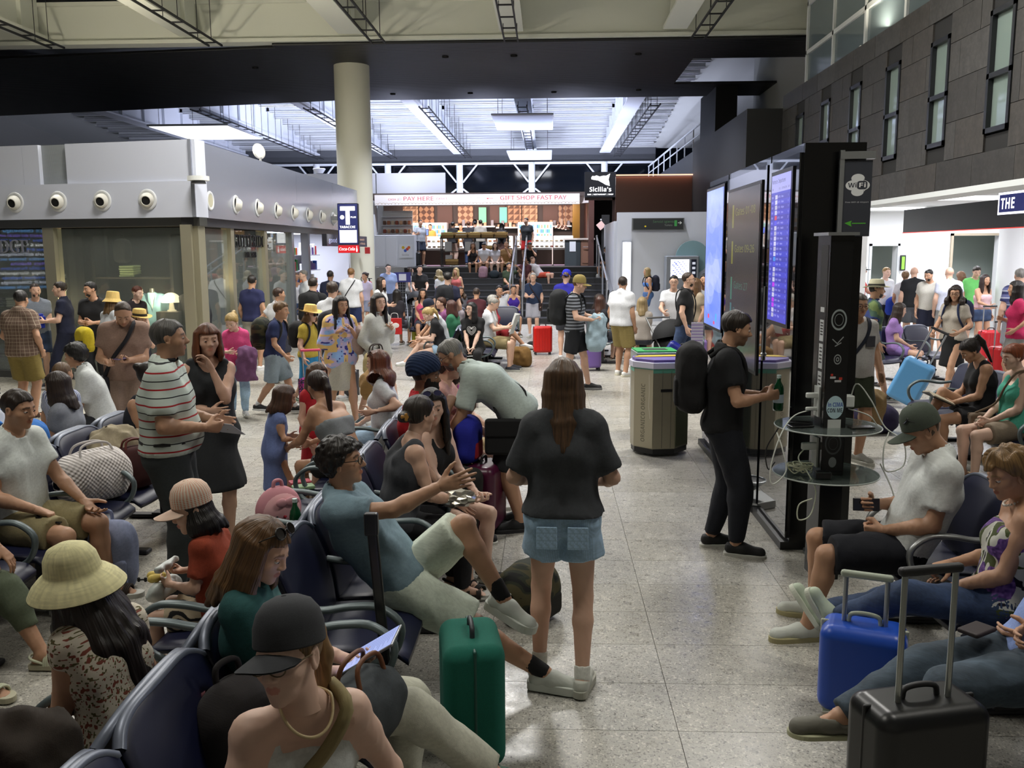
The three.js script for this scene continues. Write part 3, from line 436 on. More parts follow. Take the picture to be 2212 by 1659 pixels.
// ---------- floor: speckled stone tiles with thin joints ----------
const granite=dataTex(512,(u,v)=>{let a=.66 + .06*(tnoise(u,v,6) - .5) + .05*(tnoise(u,v,24,1) - .5);const s=tnoise(u,v,150,4),s2=tnoise(u,v,90,7),s3=tnoise(u,v,60,9);if (s>.74) a -=.30*(s - .74) / .26 + .05;if (s2<.2) a +=.13;if (s3>.86) a -=.1;return [a*1.0,a*.985,a*.94];},true,1.1);
const graniteR=dataTex(256,(u,v)=>{const a=.20 + .12*tnoise(u,v,20) + .12*tnoise(u,v,120,3);return [a,a,a];},false,1.1);
const floorMats=[0xffffff,0xfaf9f6,0xfdfcfa,0xf6f5f2].map((c)=>M(c,1,{map:granite,roughnessMap:graniteR,bumpMap:granite,bumpScale:.0004}));
{
const T=.464,TX=.928,floor=structGroup('floor','pale speckled stone tile floor of the terminal');
part(floor,'floor_bed',[box(34,.1,62,1,-.058,-28)],M(0x55524c,.9));
const geos=[];for (let i=0;i<6;i++) {const g=box(TX - .003,.012,T - .003,0,-.006,0),u=g.attributes.uv;for (let j=0;j<u.count;j++) u.setXY(j,u.getX(j) + i*.37,u.getY(j) + i*.61);geos.push(g);}
const cells=[],rest=[[],[],[],[]];
for (let i=-18;i<20;i++) for (let j=0;j<62;j++) {const x=.6 + (i + .5)*TX,z=-1.6 - (j + .5)*T,p=V(x,0,z).project(camera);if (x<-15||x>14.5||z<-28.5) continue;cells.push({x,z,seen:Math.abs(p.x)<1.08&&Math.abs(p.y)<1.08&&z<-1,d:Math.hypot(x,z)});}
cells.sort((a,b)=>(b.seen - a.seen)||a.d - b.d);
cells.forEach((c,i)=>{
const vi=(hash3(c.x*97|0,c.z*89|0,3)*24)|0,g=geos[vi % 6],m=vi % 4;
if (i<300) {const t=part(floor,'tile',g,floorMats[m]);t.position.set(c.x,0,c.z);t.rotation.y=(vi % 2)*Math.PI;}else rest[m].push(tf(g.clone(),c.x,0,c.z,0,(vi % 2)*180,0));
});
rest.forEach((r,m)=>{const t=part(floor,'tile_field',r,floorMats[m]);t.userData.kind='stuff';});
}
// ---------- right-hand facade: dark stone panels with tall windows ----------
const stoneT=dataTex(256,(u,v)=>{const a=.155 + .045*tnoise(u,v,8) + .045*tnoise(u,v,30,2) + .03*tnoise(u,v,90,4);return [a*1.02,a*.99,a*.95];},true,.8);
const stoneMats=[0xffffff,0xe8e6e2,0xd2d0ce,0xf4ece4].map((c)=>M(c,.62,{map:stoneT,bumpMap:stoneT,bumpScale:.003}));
const WX=6;
const wins=[];{const zs=[-12.75,-14.68,-16.6,-18.55,-20.5,-22.5];zs.forEach((z,i)=>wins.push([z - .34,z + .34,3.74,5.36]));}
{
const wall=structGroup('wall_right','dark grey stone-clad facade with tall narrow windows');
part(wall,'wall_core',[b2(WX + .03,WX + .35,3.06,3.72,-24.2,-6),b2(WX + .03,WX + .35,5.38,6.05,-24.2,-6),...[...wins,[-6,0,0,0]].map((w,i)=>b2(WX + .03,WX + .35,3.7,5.4,i?wins[i - 1][0] - .02 :w[1] + .02,i===0?-6 :w[1] + .02)).slice(1,6),b2(WX + .03,WX + .35,3.7,5.4,wins[0][1] + .02,-6),b2(WX + .03,WX + .35,3.7,5.4,-24.2,wins[5][0] - .02)],M(0x1a1a1a,.9));
const rows=[[3.06,3.5],[3.5,4.05],[4.05,4.65],[4.65,5.2],[5.2,5.65],[5.65,6.05]];
rows.forEach(([y0,y1],r)=>{for (let z=-24.2 - (r % 2)*.6;z<-8;z +=1.2) {let segs=[[Math.max(z,-24.2),z + 1.2]];
for (const w of wins) if (w[2]<y1 - .02&&w[3]>y0 + .02) segs=segs.flatMap(([a,b])=>b<=w[0]||a>=w[1]?[[a,b]] :[[a,w[0]],[w[1],b]].filter(([p,q])=>q - p>.05));
for (const [a,b] of segs) {const y0c=Math.max(y0,0),pieces=[[y0c,y1]];for (const [p,q] of pieces) {const t=part(wall,'panel',box(.03,q - p - .008,b - a - .008,WX + .015 + (hash3(z*9|0,r,1) - .5)*.004,(p + q) / 2,(a + b) / 2),stoneMats[(hash3((z*10)|0,r,5)*4)|0]);}}}});
const glassM=M(0x9fb0a8,.04,{transmission:.55,thickness:0});
wins.forEach((w,i)=>{const g=structGroup('window_' + (i + 1),'tall narrow black framed window in the dark stone facade');const [a,b,c,d]=w,m=(c + d) / 2 - .05,fr=M(0x15171b,.4),t=.07;
part(g,'window_frame',[b2(WX - .02,WX + .12,c,c + t,a,b),b2(WX - .02,WX + .12,d - t,d,a,b),b2(WX - .02,WX + .12,c,d,a,a + t),b2(WX - .02,WX + .12,c,d,b - t,b),b2(WX - .02,WX + .12,m - t / 2,m + t / 2,a,b)],fr);
part(g,'pane',b2(WX + .05,WX + .06,c + t,m - t / 2,a + t,b - t),glassM);part(g,'pane',b2(WX + .05,WX + .06,m + t / 2,d - t,a + t,b - t),glassM);
part(g,'blind',[b2(WX + .28,WX + .29,c,d,a,b)],M(i % 3===2?0x5e6a60 :0x98a498,.8));});
// clerestory glazing above the facade
const cl=structGroup('window_7','white framed clerestory glazing above the stone facade');
part(cl,'window_frame',[...[0,1,2,3,4,5,6].map((i)=>b2(WX + .6,WX + .72,6.0,8.4,-24.5 + i*2.2,-24.4 + i*2.2)),b2(WX + .6,WX + .72,7.1,7.2,-24.5,-8),b2(WX + .6,WX + .72,8.3,8.6,-24.5,-8)],whitePaint);
for (let i=0;i<6;i++) part(cl,'pane',b2(WX + .65,WX + .66,6.0,8.3,-24.4 + i*2.2,-22.3 + i*2.2),M(0x8a9aa0,.06,{transmission:.4,thickness:0}));
struct('wall_clerestory_back',b2(WX + 1.8,WX + 2,3.2,10,-36,-2),M(0xa8aaa4,.8),'pale wall behind the clerestory glazing');
struct('trim_1',[b2(WX - .02,WX + .5,2.98,3.06,-18.4,-6)],whitePaint,'white soffit strip under the dark stone facade');
// the darker block further on
const dk=M(0x1b1c1e,.6,{map:stoneT});
struct('wall_right_block',[b2(5.1,6.4,0,5.75,-33,-24.2),b2(5.85,6.6,0,7.9,-36.2,-33)],dk,'near-black wall block beyond the stone facade');
struct('wall_right_far',[b2(6,6.4,3,6.2,-56,-36.2)],M(0x2a2d33,.45),'dark far facade running to the end windows');
const rail=thing('balustrade','white railing along the top of the far dark facade','railing',[6,6.2,-46]);
part(rail,'handrail',[box(.06,.06,19.6,0,.9,0),box(.04,.04,19.6,0,.5,0)],whitePaint);for (let i=0;i<9;i++) part(rail,'post',box(.05,.9,.05,0,.45,-9.6 + i*2.4),whitePaint);
}
// ---------- bright corridor under the facade ----------
{
const wm=M(0xe6e8ea,.55),c=(n,g,l,m=wm)=>struct(n,g,m,l);
c('wall_corridor_back',[b2(5.6,8.35,0,3.4,-24.3,-24),b2(9.0,10.4,0,3.4,-24.3,-24),b2(8.35,9.0,2.25,3.4,-24.3,-24),b2(11.6,15,0,3.4,-24.3,-24),b2(10.4,11.6,2.5,3.4,-24.3,-24)],'bright white end wall of the side corridor');
c('wall_corridor_recess',[b2(8.2,14.5,0,3.4,-26.3,-26)],'pale wall seen through the corridor doorways',M(0xcfdcd4,.6));
c('wall_corridor_side',[b2(6,6.3,0,3.06,-24,-18.35)],'white return wall beside the corridor opening');
c('wall_corridor_far',[b2(13.2,13.4,0,3.4,-24,-6)],'white far side wall of the corridor',M(0xe8e0dc,.6));
c('ceiling_corridor',[b2(6.3,13.4,3.12,3.3,-26,-6)],'white ceiling of the side corridor',M(0xe4e6e8,.7));
c('column_corridor',[tf(new THREE.CylinderGeometry(.42,.42,3.12,28),10.1,1.56,-20)],'round white column standing in the side corridor');
const lp=thing('ceiling_light','row of flush white ceiling panels lighting the corridor','light',[0,3.11,0]);
for (const [x,z] of [[8,-22],[10.5,-22.4],[8,-17.5],[11.8,-17.5],[8,-13],[11,-13]]) {part(lp,'light_panel',box(1.2,.02,1.2,x,0,z),M(0xffffff,.5,{emissive:0xffffff,emissiveIntensity:2.2}));const L=new THREE.RectAreaLight(0xf4f6ff,24,1.2,1.2);L.position.set(x,3.09,z);L.lookAt(x,0,z);L.castShadow=true;scene.add(L);}
for (const [x0,x1,y1] of [[8.35,9,2.25],[10.4,11.6,2.5]]) {const d=structGroup(x0<9?'door_1' :'door_2',x0<9?'open pale doorway in the corridor end wall' :'wide doorway with beige jamb in the corridor end wall');part(d,'door_frame',[b2(x0 - .06,x0,0,y1 + .06,-24,-23.93),b2(x1,x1 + .06,0,y1 + .06,-24,-23.93),b2(x0 - .06,x1 + .06,y1,y1 + .06,-24,-23.93)],M(x0<9?0xc8ccd0 :0xa89c88,.6));}
const box1=thing('sign_fascia','black shop fascia with a lit white framed sign over the corridor','sign',[7.4,2.62,-15.2]);
part(box1,'fascia_body',box(.12,.46,11,0,.12,1.4),M(0x191b22,.4));part(box1,'edge_light',box(.02,.015,11,-.06,-.115,1.4),M(0xff5a50,.5,{emissive:0xff3020,emissiveIntensity:.6}));
const tx=canvasTex(1024,256,(x,w,h)=>{x.fillStyle='#141a4a';x.fillRect(0,0,w,h);x.strokeStyle='#fff';x.lineWidth=26;x.strokeRect(16,16,w - 32,h - 32);x.fillStyle='#fff';x.font='bold 170px sans-serif';x.textAlign='left';x.fillText('THE',60,190);});
const pz=onX(2165,440,7.33);part(box1,'sign_face',tf(new THREE.PlaneGeometry(1.5,.36),-.075,pz.y - 2.62,pz.z + 15.2 + .62,0,-90,0),M(0xffffff,.5,{map:tx,emissive:0xffffff,emissiveMap:tx,emissiveIntensity:1.6}));
const ex=thing('exit_sign','small green lit sign hanging on the corridor end wall','sign',onZ(1950,568,-23.9));part(ex,'sign_box',rbox(.14,.4,.05,.01),M(0x1c201c,.5));part(ex,'sign_glow',box(.07,.32,.01,0,0,.028),M(0x7ccc40,.5,{emissive:0x5cbb20,emissiveIntensity:1}));
const fx=thing('fire_sign','red fire extinguisher sign on the white corridor wall','sign',onX(2193,567,13.15),-90);part(fx,'sign_plate',box(.35,.35,.02),M(0xc02018,.5));part(fx,'sign_symbol',box(.12,.22,.02,0,0,.004),M(0xe8e8e8,.5));
const dm=thing('dome_camera','small dark dome camera under the corridor ceiling','camera',[8.6,3.1,-21]);part(dm,'dome',tf(new THREE.SphereGeometry(.1,16,8,0,Math.PI*2,Math.PI / 2,Math.PI / 2),0,0,0),M(0x15151a,.15));part(dm,'mount',cyl(.12,.12,.03,0,.0,0),whitePaint);
}
// ---------- main ceiling: deep white beams, purlins, deck ----------
{
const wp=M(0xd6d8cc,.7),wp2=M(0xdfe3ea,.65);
const beam=(x0,z0,z1,y0,y1,m)=>{const p=[b2(x0 - .14,x0 + .14,y0 + .06,y1 - .1,z0,z1),b2(x0 - .32,x0 + .32,y0,y0 + .08,z0,z1),b2(x0 - .26,x0 + .26,y1 - .1,y1,z0,z1)];for (let z=z0 + 1;z<z1;z +=2.2) p.push(b2(x0 - .26,x0 + .26,y0 + .06,y1 - .08,z - .03,z + .03));return p;};
const roof=structGroup('ceiling','white steel roof deck over the terminal hall');part(roof,'deck',[b2(-28,10.5,9.55,9.7,-44,1),box(38.5,.12,13.1,-8.75,8.95,-50.4,-5.3)],M(0xd4d6d0,.8));
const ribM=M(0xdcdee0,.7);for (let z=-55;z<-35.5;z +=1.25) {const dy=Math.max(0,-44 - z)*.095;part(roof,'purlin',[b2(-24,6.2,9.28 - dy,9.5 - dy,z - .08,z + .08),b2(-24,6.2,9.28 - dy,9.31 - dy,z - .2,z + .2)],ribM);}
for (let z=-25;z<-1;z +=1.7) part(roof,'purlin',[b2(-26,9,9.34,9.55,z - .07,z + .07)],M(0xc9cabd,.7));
const bx=[-18.6,-14.2,-9.8,-5.4,-1.0,3.4,7.7];
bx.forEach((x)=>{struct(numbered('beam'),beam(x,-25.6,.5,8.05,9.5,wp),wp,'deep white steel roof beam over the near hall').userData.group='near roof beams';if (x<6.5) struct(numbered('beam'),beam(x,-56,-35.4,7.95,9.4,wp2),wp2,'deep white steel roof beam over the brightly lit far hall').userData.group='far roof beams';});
struct('beam_cross',[b2(-26,9.2,7.95,8.95,-26,-25.72),b2(-26,9.2,7.88,7.98,-26.1,-25.6),b2(-26,9.2,8.9,9.0,-26.1,-25.6)],wp,'white cross beam above the black soffit');
// cable ladders hanging under the beams
const lad=(x,z0,z1,y,label)=>{const t=thing('cable_ladder',label,'cable tray',[x,y,0],0,'black cable ladders under the roof');const dm=M(0x17181a,.6);part(t,'rail',b2(-.2,-.16,0,.05,z0,z1),dm);part(t,'rail',b2(.16,.2,0,.05,z0,z1),dm);const rg=box(.36,.03,.05),hg=rod([0,.02,0],[0,9.5 - y,0],.01,4);for (let z=z0 + .4;z<z1;z +=1.1) part(t,'rung',rg,dm).position.set(0,.02,z);for (let z=z0 + .8;z<z1;z +=2.2) for (const s of [-1,1]) part(t,'hanger',hg,dm).position.set(s*.18,0,z);};
for (const x of [-13.5,-9.1,-4.6,-1.0,4.0]) {lad(x,-25.5,-6,7.75,'black cable ladder hanging under a near roof beam');}
for (const x of [-13.6,-9.2,-4.75,-1.0,4.05]) lad(x,-55,-35.5,7.6,'black cable ladder hanging under a far roof beam');
// black soffit with an opening at its end
const slat=dataTex(64,(u,v)=>{const a=Math.abs(((v*8) % 1) - .5)*2;return [a,a,a];},false,1.2);
const sm2=M(0x0b0b0d,.5,{bumpMap:slat,bumpScale:.02});
const plan=(pts,y0,y1)=>tf(extr(pts.map(([x,z])=>[x,z]),y1 - y0),0,y1,0,90,0,0);
struct('ceiling_soffit',[plan([[-28,-28.2],[-7.6,-26.0],[-7.6,-34.9],[-28,-38.8]],7.8,7.87),b2(-7.6,4.3,7.8,7.87,-35,-25.72),b2(4.3,7.9,7.8,7.87,-28.2,-25.72),b2(4.3,7.9,7.8,7.87,-35,-32.4)],sm2,'glossy black slatted soffit spanning the hall');
struct('column',[tf(new THREE.CylinderGeometry(.54,.54,7.8,40),onZ(767,400,-28.6).x,3.9,-28.6)],M(0xdedcc6,.45),'thick cream round column reaching the black soffit');
struct('column_001',[tf(new THREE.CylinderGeometry(.5,.5,7.8,32),7.15,3.9,-22.8)],M(0xdedcc6,.45),'cream round column rising behind the stone facade');
// end of the hall
struct('wall_end',[b2(-26,6.5,7.45,8.35,-57,-56.6)],M(0x55575a,.8),'grey concrete band above the end windows');
struct('wall_end_low',[b2(-26,6.5,0,3.4,-57,-56.6)],M(0x777a7c,.8),'low wall below the end windows');
const ew=structGroup('window_8','tall dark end window wall with white braced posts');part(ew,'pane',b2(-24,6.4,3.4,7.45,-56.9,-56.88),M(0x0c1016,.08));
const ef=[];bx.slice(0,6).forEach((x)=>{ef.push(cyl(.2,.2,4.1,x,5.4,-56.3));for (const s of [-1,1]) ef.push(rod([x + s*.2,6.3,-56.3],[x + s*1.1,7.4,-56.3],.06,6),rod([x + s*.2,5.9,-56.3],[x + s*1.1,5.2,-56.3],.06,6),rod([x + s*1.1,5.2,-56.3],[x + s*.2,4.4,-56.3],.06,6));});ef.push(b2(-24,6.4,7.35,7.47,-56.5,-56.2),b2(-24,6.4,5.5,5.54,-56.5,-56.45));part(ew,'window_frame',ef,whitePaint);
struct('wall_left',[b2(-28.3,-28,0,9.6,-57,1)],M(0x8c8c86,.8),'distant left side wall of the hall');
struct('wall_rear',[b2(-28,14,0,9.6,2.6,2.9)],M(0x8e8c84,.8),'rear wall of the hall behind the viewer');
struct('wall_panel_far',[b2(-12,-7.9,1.5,5.7,-42.2,-42),b2(-7.85,-4.7,1.5,5.7,-42.2,-42)],M(0x9a9a98,.7),'grey panelled wall behind the bar fascia');
}
// ---------- hanging luminaires ----------
function luminaire(x,y,z,w,d,col,power,lit,label) {
const t=thing('hanging_light',label,'light',[x,y,z],0,'hanging ceiling light panels');part(t,'housing',rbox(w,.08,d,.02,0,.05,0),M(0xc8ccd4,.5));for (const sx of [-1,1]) for (const sz of [-1,1]) part(t,'suspension',rod([sx*w*.4,.08,sz*d*.4],[sx*w*.4,9.5 - y,sz*d*.4],.01,4),darkMetal);
part(t,'diffuser',box(w*.96,.015,d*.96,0,.004,0),lit?M(0xffffff,.5,{emissive:new THREE.Color(...col).getHex(),emissiveIntensity:lit}) :M(0xb8c0d0,.5));
if (power) {const L=new THREE.RectAreaLight(new THREE.Color(...col),power,w,d);L.position.set(x,y - .03,z);L.lookAt(x,0,z);L.castShadow=true;scene.add(L);}
}
for (const [x,y,z,w,d,r,g,b,p] of LUMINAIRES) luminaire(x,y,z,w,d,[r,g,b],p,3,'lit square ceiling panel hanging over the near hall');
luminaire(-1,7.3,-38,2.4,4.4,[.95,.97,1],0,0,'unlit grey panel hanging under the far roof');
luminaire(-1,7.3,-51,2.4,4.4,[.95,.97,1],8,2.2,'lit white panel hanging before the end windows');
luminaire(-14.8,7.3,-40,3.4,4.6,[.95,.97,1],8,2.2,'lit white panel hanging above the clothing shop');
// floodlights that throw light up at the roof: on the shop roof, the facade top, the bar roof
for (const [x,y,z,p,c,l,g] of [[-8.5,4.02,-17.6,380,0xfff4dc,'floodlight on the shop roof behind its front fascia'],[-12,4.02,-20,300,0xfff4dc,'floodlight far back on the shop roof'],[6.3,6.07,-13,60,0xfff4dc,'floodlight on top of the stone facade above the widest window'],[6.3,6.07,-19,60,0xfff4dc,'floodlight on top of the stone facade near the cream column'],[-6.5,4.42,-39.4,330,0xd9dfff,'floodlight on the bar roof above the cash desk'],[-2.8,4.42,-39.4,330,0xd9dfff,'floodlight on the bar roof above the crate stand'],[1.0,4.42,-39.4,330,0xd9dfff,'floodlight on the bar roof above the pendant lamps'],[-10.5,5.72,-42.1,330,0xd9dfff,'floodlight on top of the grey panelled wall'],[-13,3,-46,430,0xd9dfff,'floodlight mast behind the grey panelled wall'],[-7.5,3,-47,430,0xd9dfff,'floodlight mast behind the bar cash desk'],[-2,3,-46,430,0xd9dfff,'floodlight mast behind the bar fridges'],[3.4,3,-46,430,0xd9dfff,'floodlight mast behind the island emblem sign'],[-10,3,-52.5,430,0xd9dfff,'floodlight mast near the far end windows'],[-3.2,3,-52.5,430,0xd9dfff,'floodlight mast under the lit end panel'],[2.8,3,-52.5,430,0xd9dfff,'floodlight mast in the far corner by the dark facade']]) {const t=thing('floodlight',l,'light',[x,y,z]);if (y===3) part(t,'mast',b2(-.05,.05,-3,.02,-.05,.05),steel);if (y>6||y===4.42) t.scale.setScalar(.45);part(t,'lamp_body',cyl(.3,.16,.2,0,.1,0,0,0,0,20),M(0xd4d6d8,.5));part(t,'lens',cyl(.27,.27,.02,0,.21,0,0,0,0,20),M(0xffffff,.3,{emissive:c,emissiveIntensity:2}));const L=new THREE.RectAreaLight(c,p,.6,.6);L.position.set(x,y + .26,z);L.lookAt(x - Math.sign(x - -1)*(z>-25?3 :0),12,z + (z>-25?1 :-3));L.castShadow=true;scene.add(L);}
// recessed downlights in the black soffit
for (const [x,z,tz,l] of [[-5.6,-33.6,-36.4,'a'],[-2.8,-33.6,-36.6,'b'],[.2,-33.6,-36.6,'c'],[3.2,-33.4,-34,'d'],[-3,-27.4,-26.8,'e'],[-1,-27.4,-26.4,'f'],[2.6,-27.4,-26.4,'g'],[-9,-28.6,-26,'h']]) {const t=thing('recessed_downlight','small recessed downlight set into the black soffit','light',[x,7.8,z],0,'recessed downlights in the soffit');part(t,'housing',cyl(.1,.1,.06,0,.0,0,0,0,0,16,true),blackPl);part(t,'lens',cyl(.08,.08,.01,0,.025,0,0,0,0,16),M(0xffffff,.5,{emissive:0xeef0ff,emissiveIntensity:1}));const L=new THREE.SpotLight(0xeef0ff,150,0,52*RAD,.6);L.position.set(x,7.74,z);L.target.position.set(x,1,tz);scene.add(L.target);L.shadow.radius=4;L.castShadow=true;scene.add(L);}
// ---------- the clothing shop kiosk ----------
const FRONT_TURN=-11.27,CORNER=[-5.72,0,-14.75];
const glassDark=M(0xdde4e0,.02,{transmission:.9,thickness:0,ior:1.45});
{
const alu=M(0xccd0dc,.4),alu2=M(0xaeb2be,.2,{metalness:.55}),pil=M(0xa39e88,.4,{metalness:.5}),dark=M(0x121316,.5);
const mk=(name,label,turn)=>thing(name,label,'shop',CORNER,turn);
const nozzle=(g,x,y,z,s,tilt,plain)=>{const n=new THREE.Group();n.name='air_nozzle';n.position.set(x,y,z);g.add(n);part(n,'nozzle_ring',tf(lathe([[.13,0],[.2,0],[.205,.012],[.19,.03],[.155,.03],[.13,.012]],32),0,0,0,90,0,0,s),M(0xd2d4d4,.45));if (plain) {part(n,'nozzle_disc',tf(cyl(.14,.14,.01,0,0,0,0,0,0,24),0,0,.01,90,0,0),M(0xb8b49c,.6));return;}const e=part(n,'nozzle_eye',[tf(lathe([[.14,-.02],[.145,.03],[.13,.08],[.1,.12],[.085,.13],[.08,.11]],28),0,0,0,90,0,0,s)],M(0xd0cec4,.5));part(e,'nozzle_mouth',tf(new THREE.CylinderGeometry(.085*s,.085*s,.01,24),0,0,.112*s,90,0,0),M(0x040404,.9));e.rotation.set(.22,tilt,0);};
// front
const f=mk('clothing_shop','grey metal shop front with a row of round air nozzles',FRONT_TURN);
part(f,'fascia_panel',b2(-8.6,0,2.76,3.34,-.35,.0),alu);[[-8.6,-6],[-6,-3.3],[-2.45,0]].forEach(([a,b])=>part(f,'upper_panel',b2(a + .004,b - .004,3.345,4.0,-.35,-.06),alu));part(f,'upper_panel',b2(-3.3,-2.98,3.345,4.0,-.35,-.06),alu);
const perf=canvasTex(256,256,(x,w,h)=>{x.fillStyle='#9ba0a2';x.fillRect(0,0,w,h);x.fillStyle='#55595c';for (let i=0;i<32;i++) for (let j=0;j<32;j++) {x.beginPath();x.arc(i*8 + 4,j*8 + 4,2,0,7);x.fill();}});
part(f,'grille',tf(new THREE.PlaneGeometry(.56,.66),-2.7,3.67,-.14),M(0xffffff,.5,{map:perf}));
for (let i=0;i<8;i++) nozzle(f,-.88 - i*.86,3.05,0,.85,.25 - i*.07);
part(f,'header',b2(-8.6,0,2.62,2.76,-.3,-.08),M(0x5a5a56,.4,{metalness:.5}));
for (const x of [-.16,-2.95,-5.7,-8.4]) part(f,'pillar',[b2(x - .11,x + .11,0,2.64,-.3,-.1),b2(x - .17,x - .11,0,2.64,-.34,-.2)],pil);
for (const [a,b] of [[-2.84,-.27],[-5.59,-3.06],[-8.3,-5.8]]) part(f,'pane',b2(a,b,.12,2.6,-.2,-.192),glassDark);
part(f,'kickplate',b2(-8.6,0,0,.12,-.25,-.1),M(0x4a4a48,.5));
// side
const s=mk('clothing_shop','brushed metal side of the shop kiosk with nozzles',90);
part(s,'fascia_panel',b2(-.02,12.6,2.76,3.34,-.06,0),alu2);part(s,'upper_panel',b2(.03,6.2,3.345,4.0,-.1,-.05),alu2);part(s,'upper_panel',b2(6.21,12.9,3.345,4.0,-.1,-.05),alu2);
nozzle(s,.62,3.05,0,.8,0,true);for (let i=0;i<7;i++) nozzle(s,1.9 + i*1.26,3.05,0,.85,.5);
part(s,'header',b2(.1,12.6,2.62,2.76,-.3,-.08),M(0x2c2c2e,.4));
for (const x of [.12,2.0,4.0,6.0,7.4]) part(s,'pillar',b2(x - .09,x + .09,0,2.64,-.3,-.12),x>5?M(0x8f949c,.35,{metalness:.7}) :pil);
for (const [a,b] of [[.22,1.9],[2.1,3.9],[4.1,5.9]]) part(s,'pane',b2(a,b,.12,2.6,-.2,-.192),glassDark);
// roof, floor and back of the kiosk
struct('ceiling_shop',[tf(extr([[-5.9,-15],[-14.2,-16.6],[-14.2,-27.2],[-6,-27.2]].map(([x,z])=>[x,z]),.1),0,3.2,0,90,0,0)],M(0x2a2a2a,.8),'dark ceiling inside the shop kiosk');
struct('wall_shop_back',[b2(-14.4,-6.6,0,3.2,-20.6,-20.4),b2(-14.4,-14.2,0,3.2,-27.4,-16.6)],M(0x1c1815,.8),'dark back wall inside the clothing shop');
struct('wall_shop_divider',[b2(-7.2,-6.1,0,2.62,-21.3,-21.2),b2(-9,-6,0,2.76,-27.5,-27.3),b2(-9.1,-9,0,2.76,-27.4,-21.2)],M(0xd6d8dc,.6),'white walls of the tobacconist unit');
// lettering on the glass
const font=await new FontLoader().loadAsync('fonts/droid/droid_serif_regular.typeface.json');
const txt=(str,size,depth=.02)=>{const g=new TextGeometry(str,{font,size,depth,curveSegments:4});g.computeBoundingBox();return g;};
const sign=(str,size,x,y,z,turn,par,col,label)=>{const t=thing('shop_lettering',label,'sign',CORNER,turn);part(t,'letters',tf(txt(str,size),x,y,z),M(col,.4,{metalness:.3}));return t;};
sign('GUTTERIDGE',.22,-5.35,2.2,-.17,FRONT_TURN,f,0x8e8f98,'grey serif shop name letters on the front glass');
const g2=sign('GUTTERIDGE',.24,2.15,2.28,-.17,90,s,0x17181c,'black serif shop name letters on the side glass');part(g2,'letters',tf(txt('DAL 1878',.11),2.75,2.08,-.17),M(0x17181c,.4));
// camera puck and round reflector
const sd=thing('wifi_antenna','white disc antenna on the corner of the shop fascia','antenna',[-5.6,3.36,-14.6]);part(sd,'disc',cyl(.17,.17,.07,0,0,0,0,0,0,24),M(0xdadcd8,.5));part(sd,'foot',cyl(.1,.12,.05,0,-.055,0,0,0,0,20),M(0x55565a,.5));
const rd=thing('dish_lamp','round white dish lamp standing on the shop roof','lamp',[-5.8,4.0,-18.5]);part(rd,'dish',tf(ball(.16,0,.2,0,1,1,.35,20),0,0,0,-10,60,0),M(0xe4e4e0,.5));part(rd,'stem',cyl(.02,.03,.12,0,.03,0),steel);
}
